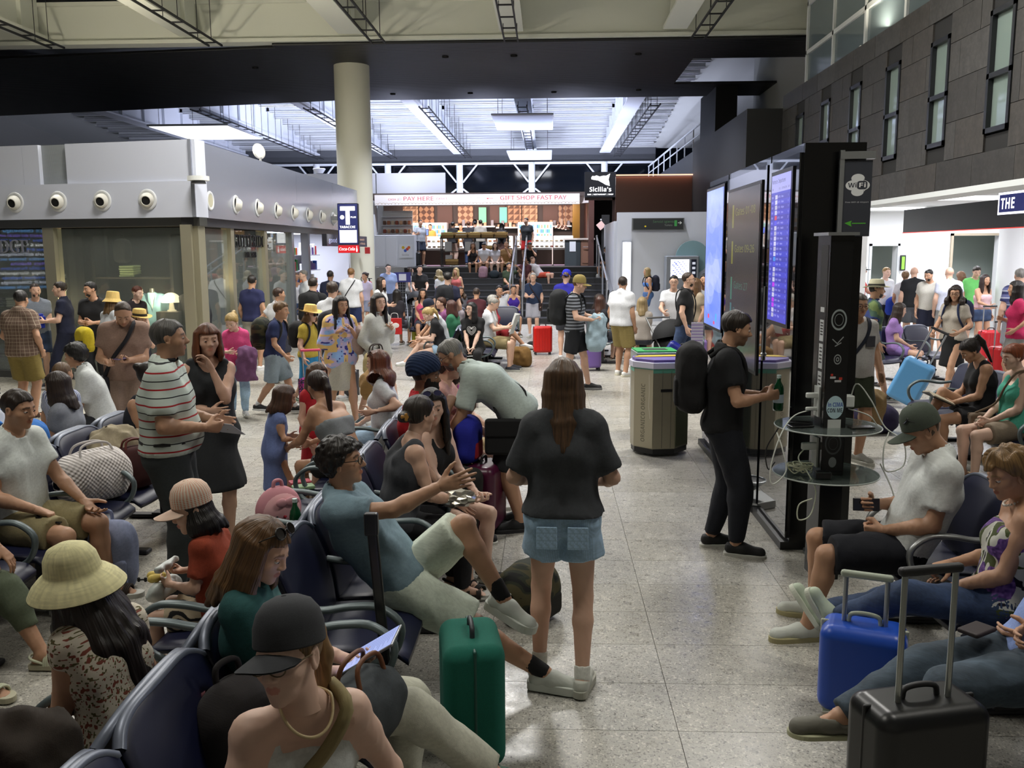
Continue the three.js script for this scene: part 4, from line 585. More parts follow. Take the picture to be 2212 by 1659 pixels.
// shelving and folded clothes behind the front glass
{
const at=(u,y,w)=>V(u,y,w).applyAxisAngle(V(0,1,0),FRONT_TURN*RAD).add(V(...CORNER));
const unit=(u0,u1,w,ys,label)=>{const t=thing('shop_shelving',label,'shelf',CORNER,FRONT_TURN);ys.forEach((y)=>part(t,'shelf_board',b2(u0,u1,y - .03,y,w - .4,w),M(0x2e2a26,.5)));for (const u of [u0,u1]) part(t,'upright',b2(u - .03,u + .03,0,2.5,w - .4,w),M(0x191817,.5));};
unit(-5.5,-3.15,-.75,[.3,.75,1.2,1.65,2.1],'dark shelving stacked with shirts behind the front glass');unit(-2.8,-1.2,-1.0,[.5,1.25,1.75],'dark shelving unit behind the middle shop window');
const cols=[0xb8bcc6,0x2a3a6a,0xc4c6cc,0x8a9ac0,0x39405a,0xc8c4b0,0x5a6a94,0x20242e,0x9ca4b4];
const fold=(u,y,w,n,c,label,grp)=>{for (let i=0;i<n;i++) {const p=at(u + rr(-.01,.01),y + .022 + i*.043,w + rr(-.01,.01));const g=rbox(.3,.042,.24,.02,0,0,0,0,0,0,2);const m=solo('folded_shirt',label,'shirt',g,cloth(c),grp);m.position.copy(p);m.rotation.y=FRONT_TURN*RAD + rr(-.06,.06);}};
let ci=0;for (const y of [1.2,1.65,.75]) for (let u=-5.2;u<-3.2;u +=.38) fold(u,y,-.93,4,cols[(ci++) % cols.length],'folded shirt in a pile on the dark shop shelving','folded shirts on the shop shelves');
fold(-2.15,1.75,-1.15,5,0x9cb08a,'pale green folded shirt in the pile behind the shop window','pale green folded shirts');
for (const [u,y,w,n] of [[-2.55,1.02,-.62,0],[-.98,1.18,-.62,1]]) {const t=thing('table_lamp',n?'glowing mushroom lamp beside the dark suit mannequin' :'glowing mushroom lamp behind the black shirt man','lamp',at(u,y,w));part(t,'lamp_base',[cyl(.07,.08,.02,0,.01,0),cyl(.03,.05,.14,0,.09,0)],M(0xf0e8d8,.5,{emissive:0xffe0b8,emissiveIntensity:.7}));part(t,'lamp_shade',tf(new THREE.SphereGeometry(.17,20,10,0,Math.PI*2,0,Math.PI / 2),0,.15,0),M(0xfff2e0,.5,{emissive:0xffe6c4,emissiveIntensity:2.2}));const L=new THREE.PointLight(0xffdcb0,3.5);const p=at(u,y + .3,w + .25);L.position.copy(p);L.castShadow=true;scene.add(L);
const pd=thing('display_plinth',n?'dark plinth under the mushroom lamp by the mannequins' :'dark plinth under the mushroom lamp by the shelving','plinth',at(u,0,w));part(pd,'plinth_body',rbox(.4,y,.4,.01,0,y / 2,0),M(0x2a2622,.5));}
const mann=(u,w,turn,jc,tc,label,hat)=>{const p=at(u,0,w),t=thing('mannequin',label,'mannequin',p,turn);const J=[B([-.08,1.0,0],[-.075,1.25,0],.12,.11,.05),B([.08,1.0,0],[.075,1.25,0],.12,.11,.05),B([-.08,1.25,0],[-.13,1.42,0],.115,.07,.05),B([.08,1.25,0],[.13,1.42,0],.115,.07,.05),B([-.08,1,0],[-.09,.8,0],.125,.13,.05,true),B([.08,1,0],[.09,.8,0],.125,.13,.05,true),B([-.02,1.46,0],[.02,1.46,0],.06,.06,.04)];for (const s of [-1,1]) J.push(B([s*.19,1.4,0],[s*.24,1.1,.01],.062,.052,.03),B([s*.24,1.1,.01],[s*.23,.84,.07],.052,.045,.02,true));part(t,'jacket',sdf(J,.018,[(x,y,z)=>y<.95&&z>0?.012 - Math.abs(x) :-1]),cloth(jc));part(t,'shirt_front',tf(extr([[-.05,1.5],[.05,1.5],[0,1.22]],.02),0,0,.1),M(0xd8d8d4,.8));part(t,'lapel',[tf(extr([[-.065,1.5],[-.035,1.5],[0,1.2],[-.06,1.35]],.014),0,0,.112),tf(extr([[.065,1.5],[.035,1.5],[.06,1.35],[0,1.2]],.014),0,0,.112)],cloth(jc));part(t,'trousers',sdf([B([-.09,.95,0],[-.1,.12,0],.115,.075,.02,true),B([.09,.95,0],[.1,.12,0],.115,.075,.02,true)],.02),cloth(tc));part(t,'stand',[cyl(.2,.2,.015,0,.01,0,0,0,0,20),cyl(.015,.015,.9,0,.45,0),cyl(.035,.045,.1,0,1.52,0)],steel);if (hat) {part(t,'head_form',ball(.085,0,1.66,0,.9,1.2,1),M(0x3a3632,.6));part(t,'flat_cap',ball(.11,0,1.73,.02,1,.5,1.2),cloth(0xb4bcb0));}};
mann(-1.35,-.62,20,0x7fb0c8,0x30343a,'headless mannequin in a pale blue blazer in the shop window');mann(-.62,-.75,15,0x14151c,0x191a20,'mannequin in a dark suit and pale flat cap in the shop window',true);
const pm=solo('sale_decal','orange percent sale decal on the shop glass','decal',new THREE.PlaneGeometry(.3,.16),M(0xffffff,.6,{map:canvasTex(256,128,(x,w,h)=>{x.clearRect(0,0,w,h);x.fillStyle='#c8452a';x.font='bold 110px sans-serif';x.fillText('0%',40,105);}),alphaTest:.5,transparent:true}));pm.position.copy(at(-1.22,.9,-.18));pm.rotation.y=FRONT_TURN*RAD;
for (const [u,w] of [[-2,-1.4],[-4.6,-1.4]]) {const p=at(u,2.98,w),t=thing('shop_downlight',u>-3?'recessed ceiling light over the mannequins in the shop' :'recessed ceiling light over the shirt shelving','light',p);part(t,'light_panel',box(.5,.02,.5),M(0xffffff,.5,{emissive:0xfff0dc,emissiveIntensity:1.5}));const L=new THREE.RectAreaLight(0xfff0dc,9,.5,.5);L.position.set(p.x,p.y - .03,p.z);L.lookAt(p.x,0,p.z);L.castShadow=true;scene.add(L);}
const bag=thing('backpack','dark backpack displayed on the shelf behind the middle shop window','bag',at(-2.25,2.0,-1.1),FRONT_TURN);part(bag,'bag_body',rbox(.34,.44,.18,.09,0,.22,0),cloth(0x14161a));part(bag,'bag_handle',tube([[-.05,.43,0],[-.04,.5,0],[.04,.5,0],[.05,.43,0]],.01),blackPl);
}
// ---------- tobacconist end of the kiosk ----------
{
const lit=(c,h)=>canvasTex(c,h,()=>0);
const tT=canvasTex(512,1024,(x,w,h)=>{x.fillStyle='#1d2250';x.fillRect(0,0,w,h);x.fillStyle='#fff';x.fillRect(60,60,390,110);x.fillRect(200,60,110,470);x.beginPath();x.arc(110,340,55,0,7);x.fill();x.font='bold 62px sans-serif';x.fillText('PLUS',330,360);x.font='bold 84px sans-serif';x.fillText('TABACCHI',40,620);x.fillStyle='#f4f4f8';x.fillRect(30,670,452,324);x.fillStyle='#c8ccd8';x.font='60px sans-serif';x.fillText('EDICOLA',110,780);x.fillText('SOUVENIR',90,900);});
const p=onZ(753,484,-23.3),t=thing('tobacco_sign','lit blue and white letter T tobacconist box sign','sign',p);part(t,'sign_box',rbox(.53,1.04,.16,.02),M(0x20222c,.4));part(t,'sign_face',tf(new THREE.PlaneGeometry(.5,1.0),0,0,.082),M(0xffffff,.4,{map:tT,emissive:0xffffff,emissiveMap:tT,emissiveIntensity:1.3}));part(t,'bracket',b2(-.45,-.25,.1,.2,-.03,.03),steel);
const tC=canvasTex(512,192,(x,w,h)=>{x.fillStyle='#c01820';x.fillRect(0,0,w,h);x.fillStyle='#fff';x.font='italic bold 105px serif';x.fillText('Coca-Cola',14,130,400);x.beginPath();x.ellipse(460,120,20,55,0,0,7);x.fill();x.fillRect(452,20,16,60);});
const c=thing('drink_sign','red drink brand sign under the tobacconist sign','sign',onZ(754,538,-23.3));part(c,'sign_box',box(.54,.2,.1),M(0x8a1418,.4));part(c,'sign_face',tf(new THREE.PlaneGeometry(.53,.19),0,0,.052),M(0xffffff,.4,{map:tC,emissive:0xffffff,emissiveMap:tC,emissiveIntensity:.8}));
const gb=canvasTex(1024,160,(x,w,h)=>{x.fillStyle='#232536';x.fillRect(0,0,w,h);x.fillStyle='#aeb4e0';x.font='84px sans-serif';x.fillText('good buy sicily',30,110);x.fillStyle='#c8a080';x.font='46px sans-serif';x.fillText('Food  Souvenir',650,65);x.fillText('Accessori Moda',650,130);});
const f=thing('store_fascia','dark lit fascia over the tobacconist entrance','sign',[-5.52,2.47,-24.9],90);part(f,'fascia_body',box(5.0,.3,.12),M(0x20222c,.4));part(f,'fascia_face',tf(new THREE.PlaneGeometry(4.9,.29),0,0,.063),M(0xffffff,.4,{map:gb,emissive:0xffffff,emissiveMap:gb,emissiveIntensity:.8}));
for (let i=0;i<2;i++) {const sh=thing('display_shelf',['bright shelf of snacks and books by the tobacconist door','bright shelf of magazines at the tobacconist far end'][i],'shelf',[-6.6,0,-23.2 - i*2],90);part(sh,'back_board',b2(-.8,.8,0,2.3,-.3,-.28),M(0xa8aab8,.5));for (let r=0;r<5;r++) part(sh,'shelf_board',b2(-.8,.8,.4 + r*.42,.42 + r*.42,-.28,.05),M(0xd8dae4,.5));
for (let r=0;r<5;r++) for (let k=0;k<9;k++) {const h=rr(.18,.33);const m=solo('boxed_item',['colourful boxed item on the bright tobacconist shelf'][0],'package',rbox(.13,h,.1,.01),M([0xc8a020,0x2050b0,0xb02020,0x20803a,0xd8d8d0,0xd06020,0x502080][(rnd()*7)|0],.5),'packages on the tobacconist shelves');m.position.set(-6.6 - .08,.42 + r*.42 + h / 2,-23.2 - i*2 - .68 + k*.17);m.rotation.y=Math.PI / 2;}}
const lt=thing('ceiling_light','bright ceiling panel inside the tobacconist unit','light',[-7.2,2.7,-24.5]);part(lt,'light_panel',box(1.6,.03,4),M(0xffffff,.5,{emissive:0xe8ecff,emissiveIntensity:3}));const L=new THREE.RectAreaLight(0xe4e8ff,6,1.6,4);L.position.set(-7.2,2.66,-24.5);L.lookAt(-7.2,0,-24.5);L.castShadow=true;scene.add(L);
const fe=thing('fire_extinguisher','red fire extinguisher hung on the cream column','extinguisher',[onZ(797,590,-28.0).x,.75,-28.02]);part(fe,'cylinder',[cyl(.08,.08,.45,0,.25,0),ball(.08,0,.475,0,1,.6,1)],M(0xb01818,.35));part(fe,'valve',[cyl(.02,.03,.08,0,.55,0),box(.12,.02,.03,.03,.6,0)],blackPl);part(fe,'hose',tube([[0,.58,0],[-.15,.7,.02],[-.25,.6,.03],[-.12,.4,.09]],.014),blackPl);part(fe,'bracket',box(.08,.3,.05,0,.25,-.09),steel);
const fs=solo('extinguisher_sign','small red and white extinguisher sign on the cream column','sign',box(.16,.2,.02),M(0xffffff,.5,{map:canvasTex(128,128,(x)=>{x.fillStyle='#b81c1c';x.fillRect(0,0,128,128);x.fillStyle='#eee';x.fillRect(30,16,26,96);x.fillRect(74,30,22,80);})}));fs.position.set(onZ(793,541,-28).x,onZ(793,541,-28).y,-28.052);
}
// ---------- terraced steps ----------
const LAND=1.58,STEP_Z=-27,NST=9;
const stepY=(i)=>LAND*(i + 1) / NST,stepZ=(i)=>STEP_Z - i*.72;// front edge of step i
{
const st=structGroup('stairs_terrace','wide black terraced steps rising to the bar');const bk=M(0x16171a,.55),nose=M(0x222428,.5);
for (let i=0;i<NST;i++) {const s=part(st,'step',b2(-5.2,2.0,0,stepY(i),i===NST - 1?-43 :stepZ(i) - .74,stepZ(i)),bk);part(s,'nosing',b2(-5.2,2.0,stepY(i) - .03,stepY(i) + .004,stepZ(i) - .03,stepZ(i) + .012),nose);}
struct('floor_landing',[b2(-12,-5.2,0,LAND - .01,-43,-33.5),b2(2,6,0,LAND - .01,-43,-33.2)],M(0x3a3536,.5),'raised floor of the bar landing');
struct('wall_stair',[b2(-12,-5.2,0,LAND + .02,-33.5,-33.3),b2(-5.35,-5.2,0,.4,-33.5,-27)],M(0xb8bac0,.6),'pale wall beside the terraced steps');
const hr=(x,label)=>{const t=thing('handrail',label,'railing',[x,0,0],0,'steel handrails on the terraced steps');for (const i of [0,3,6,8]) part(t,'post',cyl(.028,.028,1.15,0,stepY(i) + .56,stepZ(i) - .3),chrome);part(t,'rail',rod([0,stepY(0) + 1.1,stepZ(0) - .2],[0,stepY(8) + 1.1,stepZ(8) - .5],.028),chrome);};
hr(-1.15,'central steel handrail by the seated man on the steps');hr(-.78,'second central steel handrail beside the old man in plaid shorts');hr(1.75,'steel handrail along the white wall edge of the steps');
}
// ---------- the bar ----------
{
const Y=LAND,br=M(0x4a3a34,.4,{metalness:.3});
struct('wall_bar_back',[b2(-7.2,3.2,Y,4.6,-40.2,-40)],M(0x2e2523,.5),'dark brown back wall of the bar');struct('ceiling_bar',[b2(-7.2,3.2,4.25,4.4,-40,-35.6)],M(0x3a302c,.6),'brown ceiling over the bar counters');
struct('wall_bar_side',[b2(1.55,1.75,Y,4.6,-40,-35.2)],M(0x4a2e28,.5),'brown side wall of the bar');struct('column_bar',[b2(1.0,1.3,Y,4.1,-38.2,-37.9)],M(0x6a5418,.5),'ochre post at the end of the bar');
const ft=canvasTex(2048,128,(x,w,h)=>{x.fillStyle='#cfcbcb';x.fillRect(0,0,w,h);x.fillStyle='#a81c2a';x.font='72px sans-serif';x.fillText('PAY HERE',285,72);x.fillText('GIFT SHOP FAST PAY',1255,70);x.font='34px sans-serif';x.fillText('CASH 2',135,68);x.fillText('CASH 1',620,62);x.fillRect(1130,50,60,5);x.beginPath();x.moveTo(1120,52);x.lineTo(1140,42);x.lineTo(1140,62);x.fill();x.fillStyle='#8a8a86';x.font='34px serif';x.fillText('Sicilia',960,50);x.strokeStyle='#8c7c64';x.lineWidth=4;for (let i=0;i<60;i++) {x.beginPath();x.arc(20 + i*34,122,16 + (i*7 % 9),3.3,6.1);x.stroke();}x.strokeStyle='#999';x.lineWidth=3;for (const cx of [255,560,1230,1880]) {x.beginPath();x.arc(cx,52,17,0,7);x.stroke();x.beginPath();x.arc(cx,52,8,0,7);x.stroke();}});
const a=onZ(810,440,-35.5),b=onZ(1252,418,-35.5);const fa=thing('bar_fascia','pale bar fascia lettered PAY HERE and GIFT SHOP FAST PAY','sign',[(a.x + b.x) / 2,4.13,-35.5]);part(fa,'fascia_body',box(b.x - a.x,.4,.12),M(0xcfcaca,.5));part(fa,'fascia_face',tf(new THREE.PlaneGeometry(b.x - a.x,.38),0,0,.063),M(0xffffff,.5,{map:ft}));part(fa,'fascia_return',box(.08,.4,.6,(b.x - a.x) / 2 + .2,.05,-.2,0,35,0),M(0xcfcaca,.5));
const lt=thing('bar_lighting','row of warm spotlights under the bar fascia','light',[-2.8,4.22,-37.4]);part(lt,'track',box(8,.04,.05),blackPl);for (let i=0;i<9;i++) part(lt,'spot',cyl(.05,.06,.12,-3.8 + i*.95,-.08,0,20,0,0,10),M(0xfff0e0,.5,{emissive:0xffe8d8,emissiveIntensity:2.5}));
for (const x of [-5.4,-2.8,-.2]) {const L=new THREE.RectAreaLight(0xffdcd0,52,2.4,.4);L.position.set(x,4.12,-37.2);L.lookAt(x,2,-38.6);L.castShadow=true;scene.add(L);}
// sign with the island emblem
const sg=canvasTex(512,420,(x,w,h)=>{x.fillStyle='#07090f';x.fillRect(0,0,w,h);x.fillStyle='#fff';x.beginPath();x.moveTo(100,92);x.lineTo(120,62);x.lineTo(160,66);x.lineTo(190,52);x.lineTo(240,74);x.lineTo(300,60);x.lineTo(350,62);x.lineTo(418,24);x.lineTo(402,80);x.lineTo(392,122);x.lineTo(404,170);x.lineTo(412,232);x.lineTo(340,210);x.lineTo(290,178);x.lineTo(220,140);x.lineTo(150,128);x.lineTo(106,118);x.closePath();x.fill();x.font='bold 104px sans-serif';x.textAlign='center';x.fillText("Sicilia's",256,325);x.font='bold 34px sans-serif';x.fillText('BAR | RESTAURANT | SHOP',256,385);});
const sc=thing('restaurant_sign','black lit restaurant sign with white island emblem and name','sign',onZ(1297,399,-34));part(sc,'sign_box',box(1.14,.92,.2,0,0,-.1),M(0x07090f,.4));part(sc,'sign_face',tf(new THREE.PlaneGeometry(1.12,.9),0,0,.004),M(0xffffff,.5,{map:sg,emissive:0xffffff,emissiveMap:sg,emissiveIntensity:1.4}));part(sc,'sign_post',[box(.1,1.7,.1,.5,-1.3,-.15),box(1.14,.1,.1,0,-.5,-.15)],M(0x3a2420,.5));
struct('wall_bar_brown',[b2(2.4,6.2,3.0,4.76,-33.2,-33)],M(0x5a3f36,.35,{metalness:.4}),'brown metal band lit from its top edge');{const t=thing('strip_light','warm light strip along the brown metal band','light',[4.3,4.8,-32.9]);part(t,'strip',box(3.8,.04,.05),M(0xffd0b8,.5,{emissive:0xffc0a0,emissiveIntensity:1.6}));const L=new THREE.RectAreaLight(0xffc4a8,10,3.8,.06);L.position.set(4.3,4.77,-32.9);L.lookAt(4.3,3.9,-33);L.castShadow=true;scene.add(L);}
// wall panels with geometric tiles, behind the counter
const pats=[0,1,2,3].map((k)=>canvasTex(128,128,(x)=>{x.fillStyle=['#b08a68','#8a6a52','#c0a284','#6a4c3c'][k];x.fillRect(0,0,128,128);x.fillStyle=['#5a3c2e','#c8aa88','#7a5642','#b89474'][k];for (let i=0;i<4;i++) for (let j=0;j<4;j++) {x.beginPath();if (k % 2) {x.moveTo(i*32,j*32);x.lineTo(i*32 + 32,j*32);x.lineTo(i*32,j*32 + 32);}else {x.moveTo(i*32 + 16,j*32);x.lineTo(i*32 + 32,j*32 + 16);x.lineTo(i*32 + 16,j*32 + 32);x.lineTo(i*32,j*32 + 16);}x.fill();}}));
const pan=thing('tile_display','brown geometric patterned panels along the bar back wall','panel',[0,0,-39.95]);[[-6.0,1],[-5.3,0],[-4.5,-1],[-3.6,2],[-2.2,-1],[-1.5,3],[-.8,1],[.1,-1],[.75,2]].forEach(([x,k])=>part(pan,'panel',b2(x - .33,x + .33,3.35,4.1,0,.05),k<0?M(0x4a3630,.45,{metalness:.3}) :M(0xffffff,.6,{map:pats[k]})));
for (const [x,c] of [[-2.85,0x60d890],[-1.95,0x58b8a0]]) {const t=thing('wall_screen',c===0x60d890?'upright green lit screen on the bar back wall' :'upright teal lit screen on the bar back wall','screen',[x,3.7,-39.85]);part(t,'screen_body',box(.36,.7,.06),blackPl);part(t,'screen_face',box(.32,.66,.01,0,0,.034),M(c,.4,{emissive:c,emissiveIntensity:.8}));}
for (const [x0,x1,y] of [[-4.1,-2.3,3.3],[-2.25,-1.2,3.25],[.0,1.0,3.3]]) {const t=thing('wall_shelf',['lit shelf of small boxes on the bar back wall','lit shelf of gift boxes under the teal screen','lit shelf near the copper pendant lamps'][x0<-3?0 :x0<-1?1 :2],'shelf',[(x0 + x1) / 2,y - .08,-39.7]);part(t,'board',box(x1 - x0,.04,.4),M(0xcfcac4,.5));part(t,'light_strip',box(x1 - x0,.02,.03,0,-.03,.2),M(0xffffff,.5,{emissive:0xfff0e8,emissiveIntensity:2}));for (let k=0;k<6;k++) {const h=rr(.1,.28),m=solo('gift_box','small box standing on a lit bar shelf','box',rbox(.12,h,.12,.01),M([0xb89a7a,0x8a8f9a,0x7a5a48,0xc8b8a4][k % 4],.6),'small boxes on the bar shelves');m.position.set(x0 + .12 + k*(x1 - x0 - .24) / 5,y - .06 + h / 2,-39.7);}}
// back-bar fridges
for (const [x,w,n] of [[-5.1,1.5,0],[-.55,1.5,1]]) {const ft2=canvasTex(256,256,(c2)=>{c2.fillStyle=n?'#8fb4dc' :'#9fc4d8';c2.fillRect(0,0,256,256);for (let r=0;r<5;r++) for (let k=0;k<16;k++) {c2.fillStyle=['#2a70c0','#38a070','#d0d8e0','#c08030','#e8e8e8','#5a90c8'][(k*7 + r*3 + n) % 6];c2.fillRect(k*16 + 2,r*50 + 8,11,36);}});const t=thing('drinks_fridge',n?'white framed lit drinks fridge behind the standing man' :'white framed double drinks fridge behind the till','fridge',[x,Y,-39.55]);part(t,'fridge_body',b2(-w / 2,w / 2,0,2.05 - .25,-.35,.3),M(0xd0d6da,.5));for (const s of [-1,1]) {const d=part(t,'door',b2(s*w / 4 - w / 4 + .05,s*w / 4 + w / 4 - .05,.5,1.7,.3,.32),M(0xffffff,.3,{map:ft2,emissive:0xffffff,emissiveMap:ft2,emissiveIntensity:.9}));part(d,'door_handle',b2(-s*.06 - .01,-s*.06 + .01,.8,1.3,.33,.36),steel);}}
// glass display counters
const gl=M(0xf0f4f4,.02,{transmission:.9,thickness:0});
[[-4.55,1.6],[-2.55,2.2],[-.6,1.5],[.62,.8]].forEach(([x,w],i)=>{const t=thing('display_counter',['lit glass pastry counter beside the till','long lit glass counter behind the crate stand','lit glass counter behind the man with red shorts','lit glass counter next to the serving cabinet'][i],'counter',[x,Y,-37.2]);part(t,'counter_base',b2(-w / 2,w / 2,0,.62,-.5,.35),M(0x55423c,.35,{metalness:.4}));part(t,'deck',b2(-w / 2,w / 2,.62,.7,-.5,.42),M(0xe4e2e0,.4));part(t,'glass_front',b2(-w / 2 + .02,w / 2 - .02,.7,1.18,.36,.37),gl);part(t,'glass_top',b2(-w / 2 + .02,w / 2 - .02,1.18,1.19,-.4,.37),gl);part(t,'shelf',b2(-w / 2 + .04,w / 2 - .04,.93,.94,-.3,.3),M(0xe8eaec,.3));part(t,'light_strip',b2(-w / 2 + .05,w / 2 - .05,1.15,1.17,.3,.33),M(0xffffff,.5,{emissive:0xffffff,emissiveIntensity:4}));part(t,'back_panel',b2(-w / 2,w / 2,.7,1.18,-.42,-.4),M(0xf0f0ee,.4,{emissive:0xf4f6ff,emissiveIntensity:.9}));part(t,'plinth_light',b2(-w / 2,w / 2,.0,.03,.36,.38),M(0xe0c8e0,.5,{emissive:0xd8b0d0,emissiveIntensity:.8}));
for (let k=0;k<w*5;k++) for (const y of [.72,.95]) {const m=solo('pastry','small pastry on show in the lit glass counters','pastry',tf(new THREE.SphereGeometry(.06,8,6),0,.035,0,0,0,0,[1.2,.6,1]),M([0xb87838,0xd8b070,0x8a3020,0xe0d8c0,0x9a6a30][(rnd()*5)|0],.7),'pastries in the bar counters');m.position.set(x - w / 2 + .12 + k*.195,Y + y,-37.1 + rr(-.1,.15));}});
const cab=thing('service_cabinet','dark serving cabinet with a paper notice at the bar end','cabinet',[1.15,Y,-36.0]);part(cab,'cabinet_body',b2(-.5,.1,0,1.02,-.4,.3),M(0x30383c,.5));part(cab,'cabinet_body',b2(.12,.62,0,.95,-.4,.3),M(0x7a5a4a,.5));part(cab,'worktop',b2(-.55,.66,1.0,1.06,-.45,.34),M(0xd8cfc4,.4));part(cab,'notice',b2(-.32,-.08,.55,.95,.305,.31),M(0xc8ccd0,.7));part(cab,'door',[b2(.18,.56,.1,.8,.3,.315)],M(0x84604e,.5));part(cab,'towel_bar',rod([.2,.72,.36],[.54,.72,.36],.012),chrome);
const pend=thing('pendant_lamp','cluster of copper pendant lamps above the serving cabinet','lamp',[.55,4.2,-36.6]);for (let i=0;i<3;i++) {const p2=part(pend,'pendant_shade',lathe([[.03,0],[.17,-.14],[.165,-.145],[.02,-.01]],20),M(0xc8a090,.3,{metalness:.6}));p2.position.set(-.14 + i*.14,-1.0 - i*.03,i*.1);part(p2,'cord',cyl(.008,.008,1.0,0,.5,0,0,0,0,5),M(0x8a9ab8,.5));part(p2,'bulb',ball(.06,0,-.1,0),M(0xffffff,.5,{emissive:0xfff0e0,emissiveIntensity:3}));}
const till=thing('till_screen','small lit till screen on the bar counter','screen',[-5.05,Y + 1.2,-37.3]);part(till,'screen_body',box(.34,.26,.04,0,.15,0,-10),blackPl);part(till,'screen_face',box(.3,.22,.01,0,.15,.022,-10),M(0x6080ff,.4,{emissive:0x5070f0,emissiveIntensity:1}));part(till,'stand',box(.06,.1,.1,0,.03,0),blackPl);
// crate stand in front of the counters
const cs=thing('display_stand','black metal display stand between the counters and the steps','shelf',[-2.75,Y,-34.3]);for (const x of [-1.25,0,1.25]) for (const z of [-.25,.25]) part(cs,'leg',b2(x - .02,x + .02,0,1.15,z - .02,z + .02),blackPl);for (const y of [.06,.55,1.05]) part(cs,'shelf',b2(-1.3,1.3,y,y + .03,-.3,.3),M(0x2a2420,.5));
const crate=(x,y,c)=>{const t=thing('wooden_crate','wooden crate of packets on the black display stand','crate',[x,Y + y,-34.15],0,'wooden crates on the display stand');part(t,'slat',[b2(-.24,.24,0,.1,.14,.16)],M(0x9a7a48,.7));part(t,'slat',[b2(-.24,.24,.12,.2,.15,.17)],M(0xa88850,.7));part(t,'side_panel',[b2(-.24,-.22,0,.2,-.15,.16)],M(0x9a7a48,.7));part(t,'side_panel',b2(.22,.24,0,.2,-.15,.16),M(0x9a7a48,.7));part(t,'base_panel',b2(-.22,.22,0,.02,-.15,.14),M(0x8a6a40,.7));part(t,'packets',rbox(.4,.16,.24,.05,0,.13,0),M(c,.7));};
[0x7a8a50,0xc8ccc0,0xb0a060,0x9a8a58,0xb89a60].forEach((c,i)=>crate(-3.75 + i*.5,1.08,c));crate(-2.2,.58,0xa89a50);crate(-3.6,.09,0xa88860);
for (let i=0;i<4;i++) {const m=solo('white_bag','white printed carton on the middle tier of the crate stand','carton',rbox(.26,.36,.18,.02),M(0xd4d6da,.6),'white cartons on the crate stand');m.position.set(-3.75 + [0,.75,1.03,.0][i],Y + [.58 + .18,.58 + .18,.58 + .18,.09 + .18][i],-34.3 + (i===3?-.12 :0));}
// gondola with sandwiches on the bar's open side, white fridge cabinet, poster on the side wall
const go=thing('snack_rack','white rack of packed snacks by the bar entrance','shelf',[-6.05,Y,-36.6]);part(go,'rack_back',b2(-.6,.6,.95,2.2,-.2,-.16),M(0xd8dadc,.5));for (let r=0;r<4;r++) part(go,'rack_shelf',b2(-.6,.6,.95 + r*.33,.98 + r*.33,-.2,.2),M(0xc8ccd0,.5));part(go,'rack_base',b2(-.6,.6,0,.95,-.25,.25),M(0xb8bcc4,.5));
for (let r=0;r<3;r++) for (let k=0;k<7;k++) {const m=solo('snack_packet','packed snack on the white rack by the bar entrance','snack',rbox(.13,.16,.1,.03),M([0xb07050,0xd8c8b0,0x9a5040,0xc8a080,0x6a4a3a][(k + r*2) % 5],.6),'packed snacks on the white rack');m.position.set(-6.55 + k*.165,Y + .98 + r*.33 + .08,-36.55);}
const wf=thing('white_cabinet','tall white cabinet with a coloured emblem at the edge of the landing','cabinet',[-6.1,Y,-34.4]);part(wf,'cabinet_body',rbox(1.5,1.2,.6,.02,.35,.6,0),M(0xbfc4cc,.5));part(wf,'door',[b2(-.4,-.02,.05,1.12,.3,.31)],M(0xc8ccd4,.5));part(wf,'door',b2(.02,.42,.05,1.12,.3,.31),M(0xc8ccd4,.5));part(wf,'emblem',tf(new THREE.PlaneGeometry(.5,.5),.76,.6,.305),M(0xffffff,.6,{map:canvasTex(128,128,(x)=>{x.fillStyle='#c6cad0';x.fillRect(0,0,128,128);[['#c0a020',40,30],['#b03030',80,45],['#3050a0',60,60],['#c86020',95,30]].forEach(([c,a2,b2_])=>{x.fillStyle=c;x.beginPath();x.arc(a2,b2_,14,0,7);x.fill();});x.fillStyle='#777';x.font='24px serif';x.fillText('Sicilia',26,108);})}));
struct('trim_2',[b2(-7.2,-6.75,Y,4.0,-36,-35.6)],M(0xb4b8be,.6),'pale grey jamb at the bar entrance');
const ps=thing('tilted_notice','small pink notice hung askew on the dark bar post','sign',onZ(1298,487,-35.0));const pn2=part(ps,'notice_sheet',box(.26,.26,.01),M(0xe8c4bc,.7));pn2.rotation.z=40*RAD;part(ps,'hook',cyl(.03,.03,.02,0,.22,0,90),M(0xd8d8d8,.5));part(ps,'mount_post',box(.3,2.6,.1,.18,-.9,-.1),M(0x1c1c1e,.5));
}
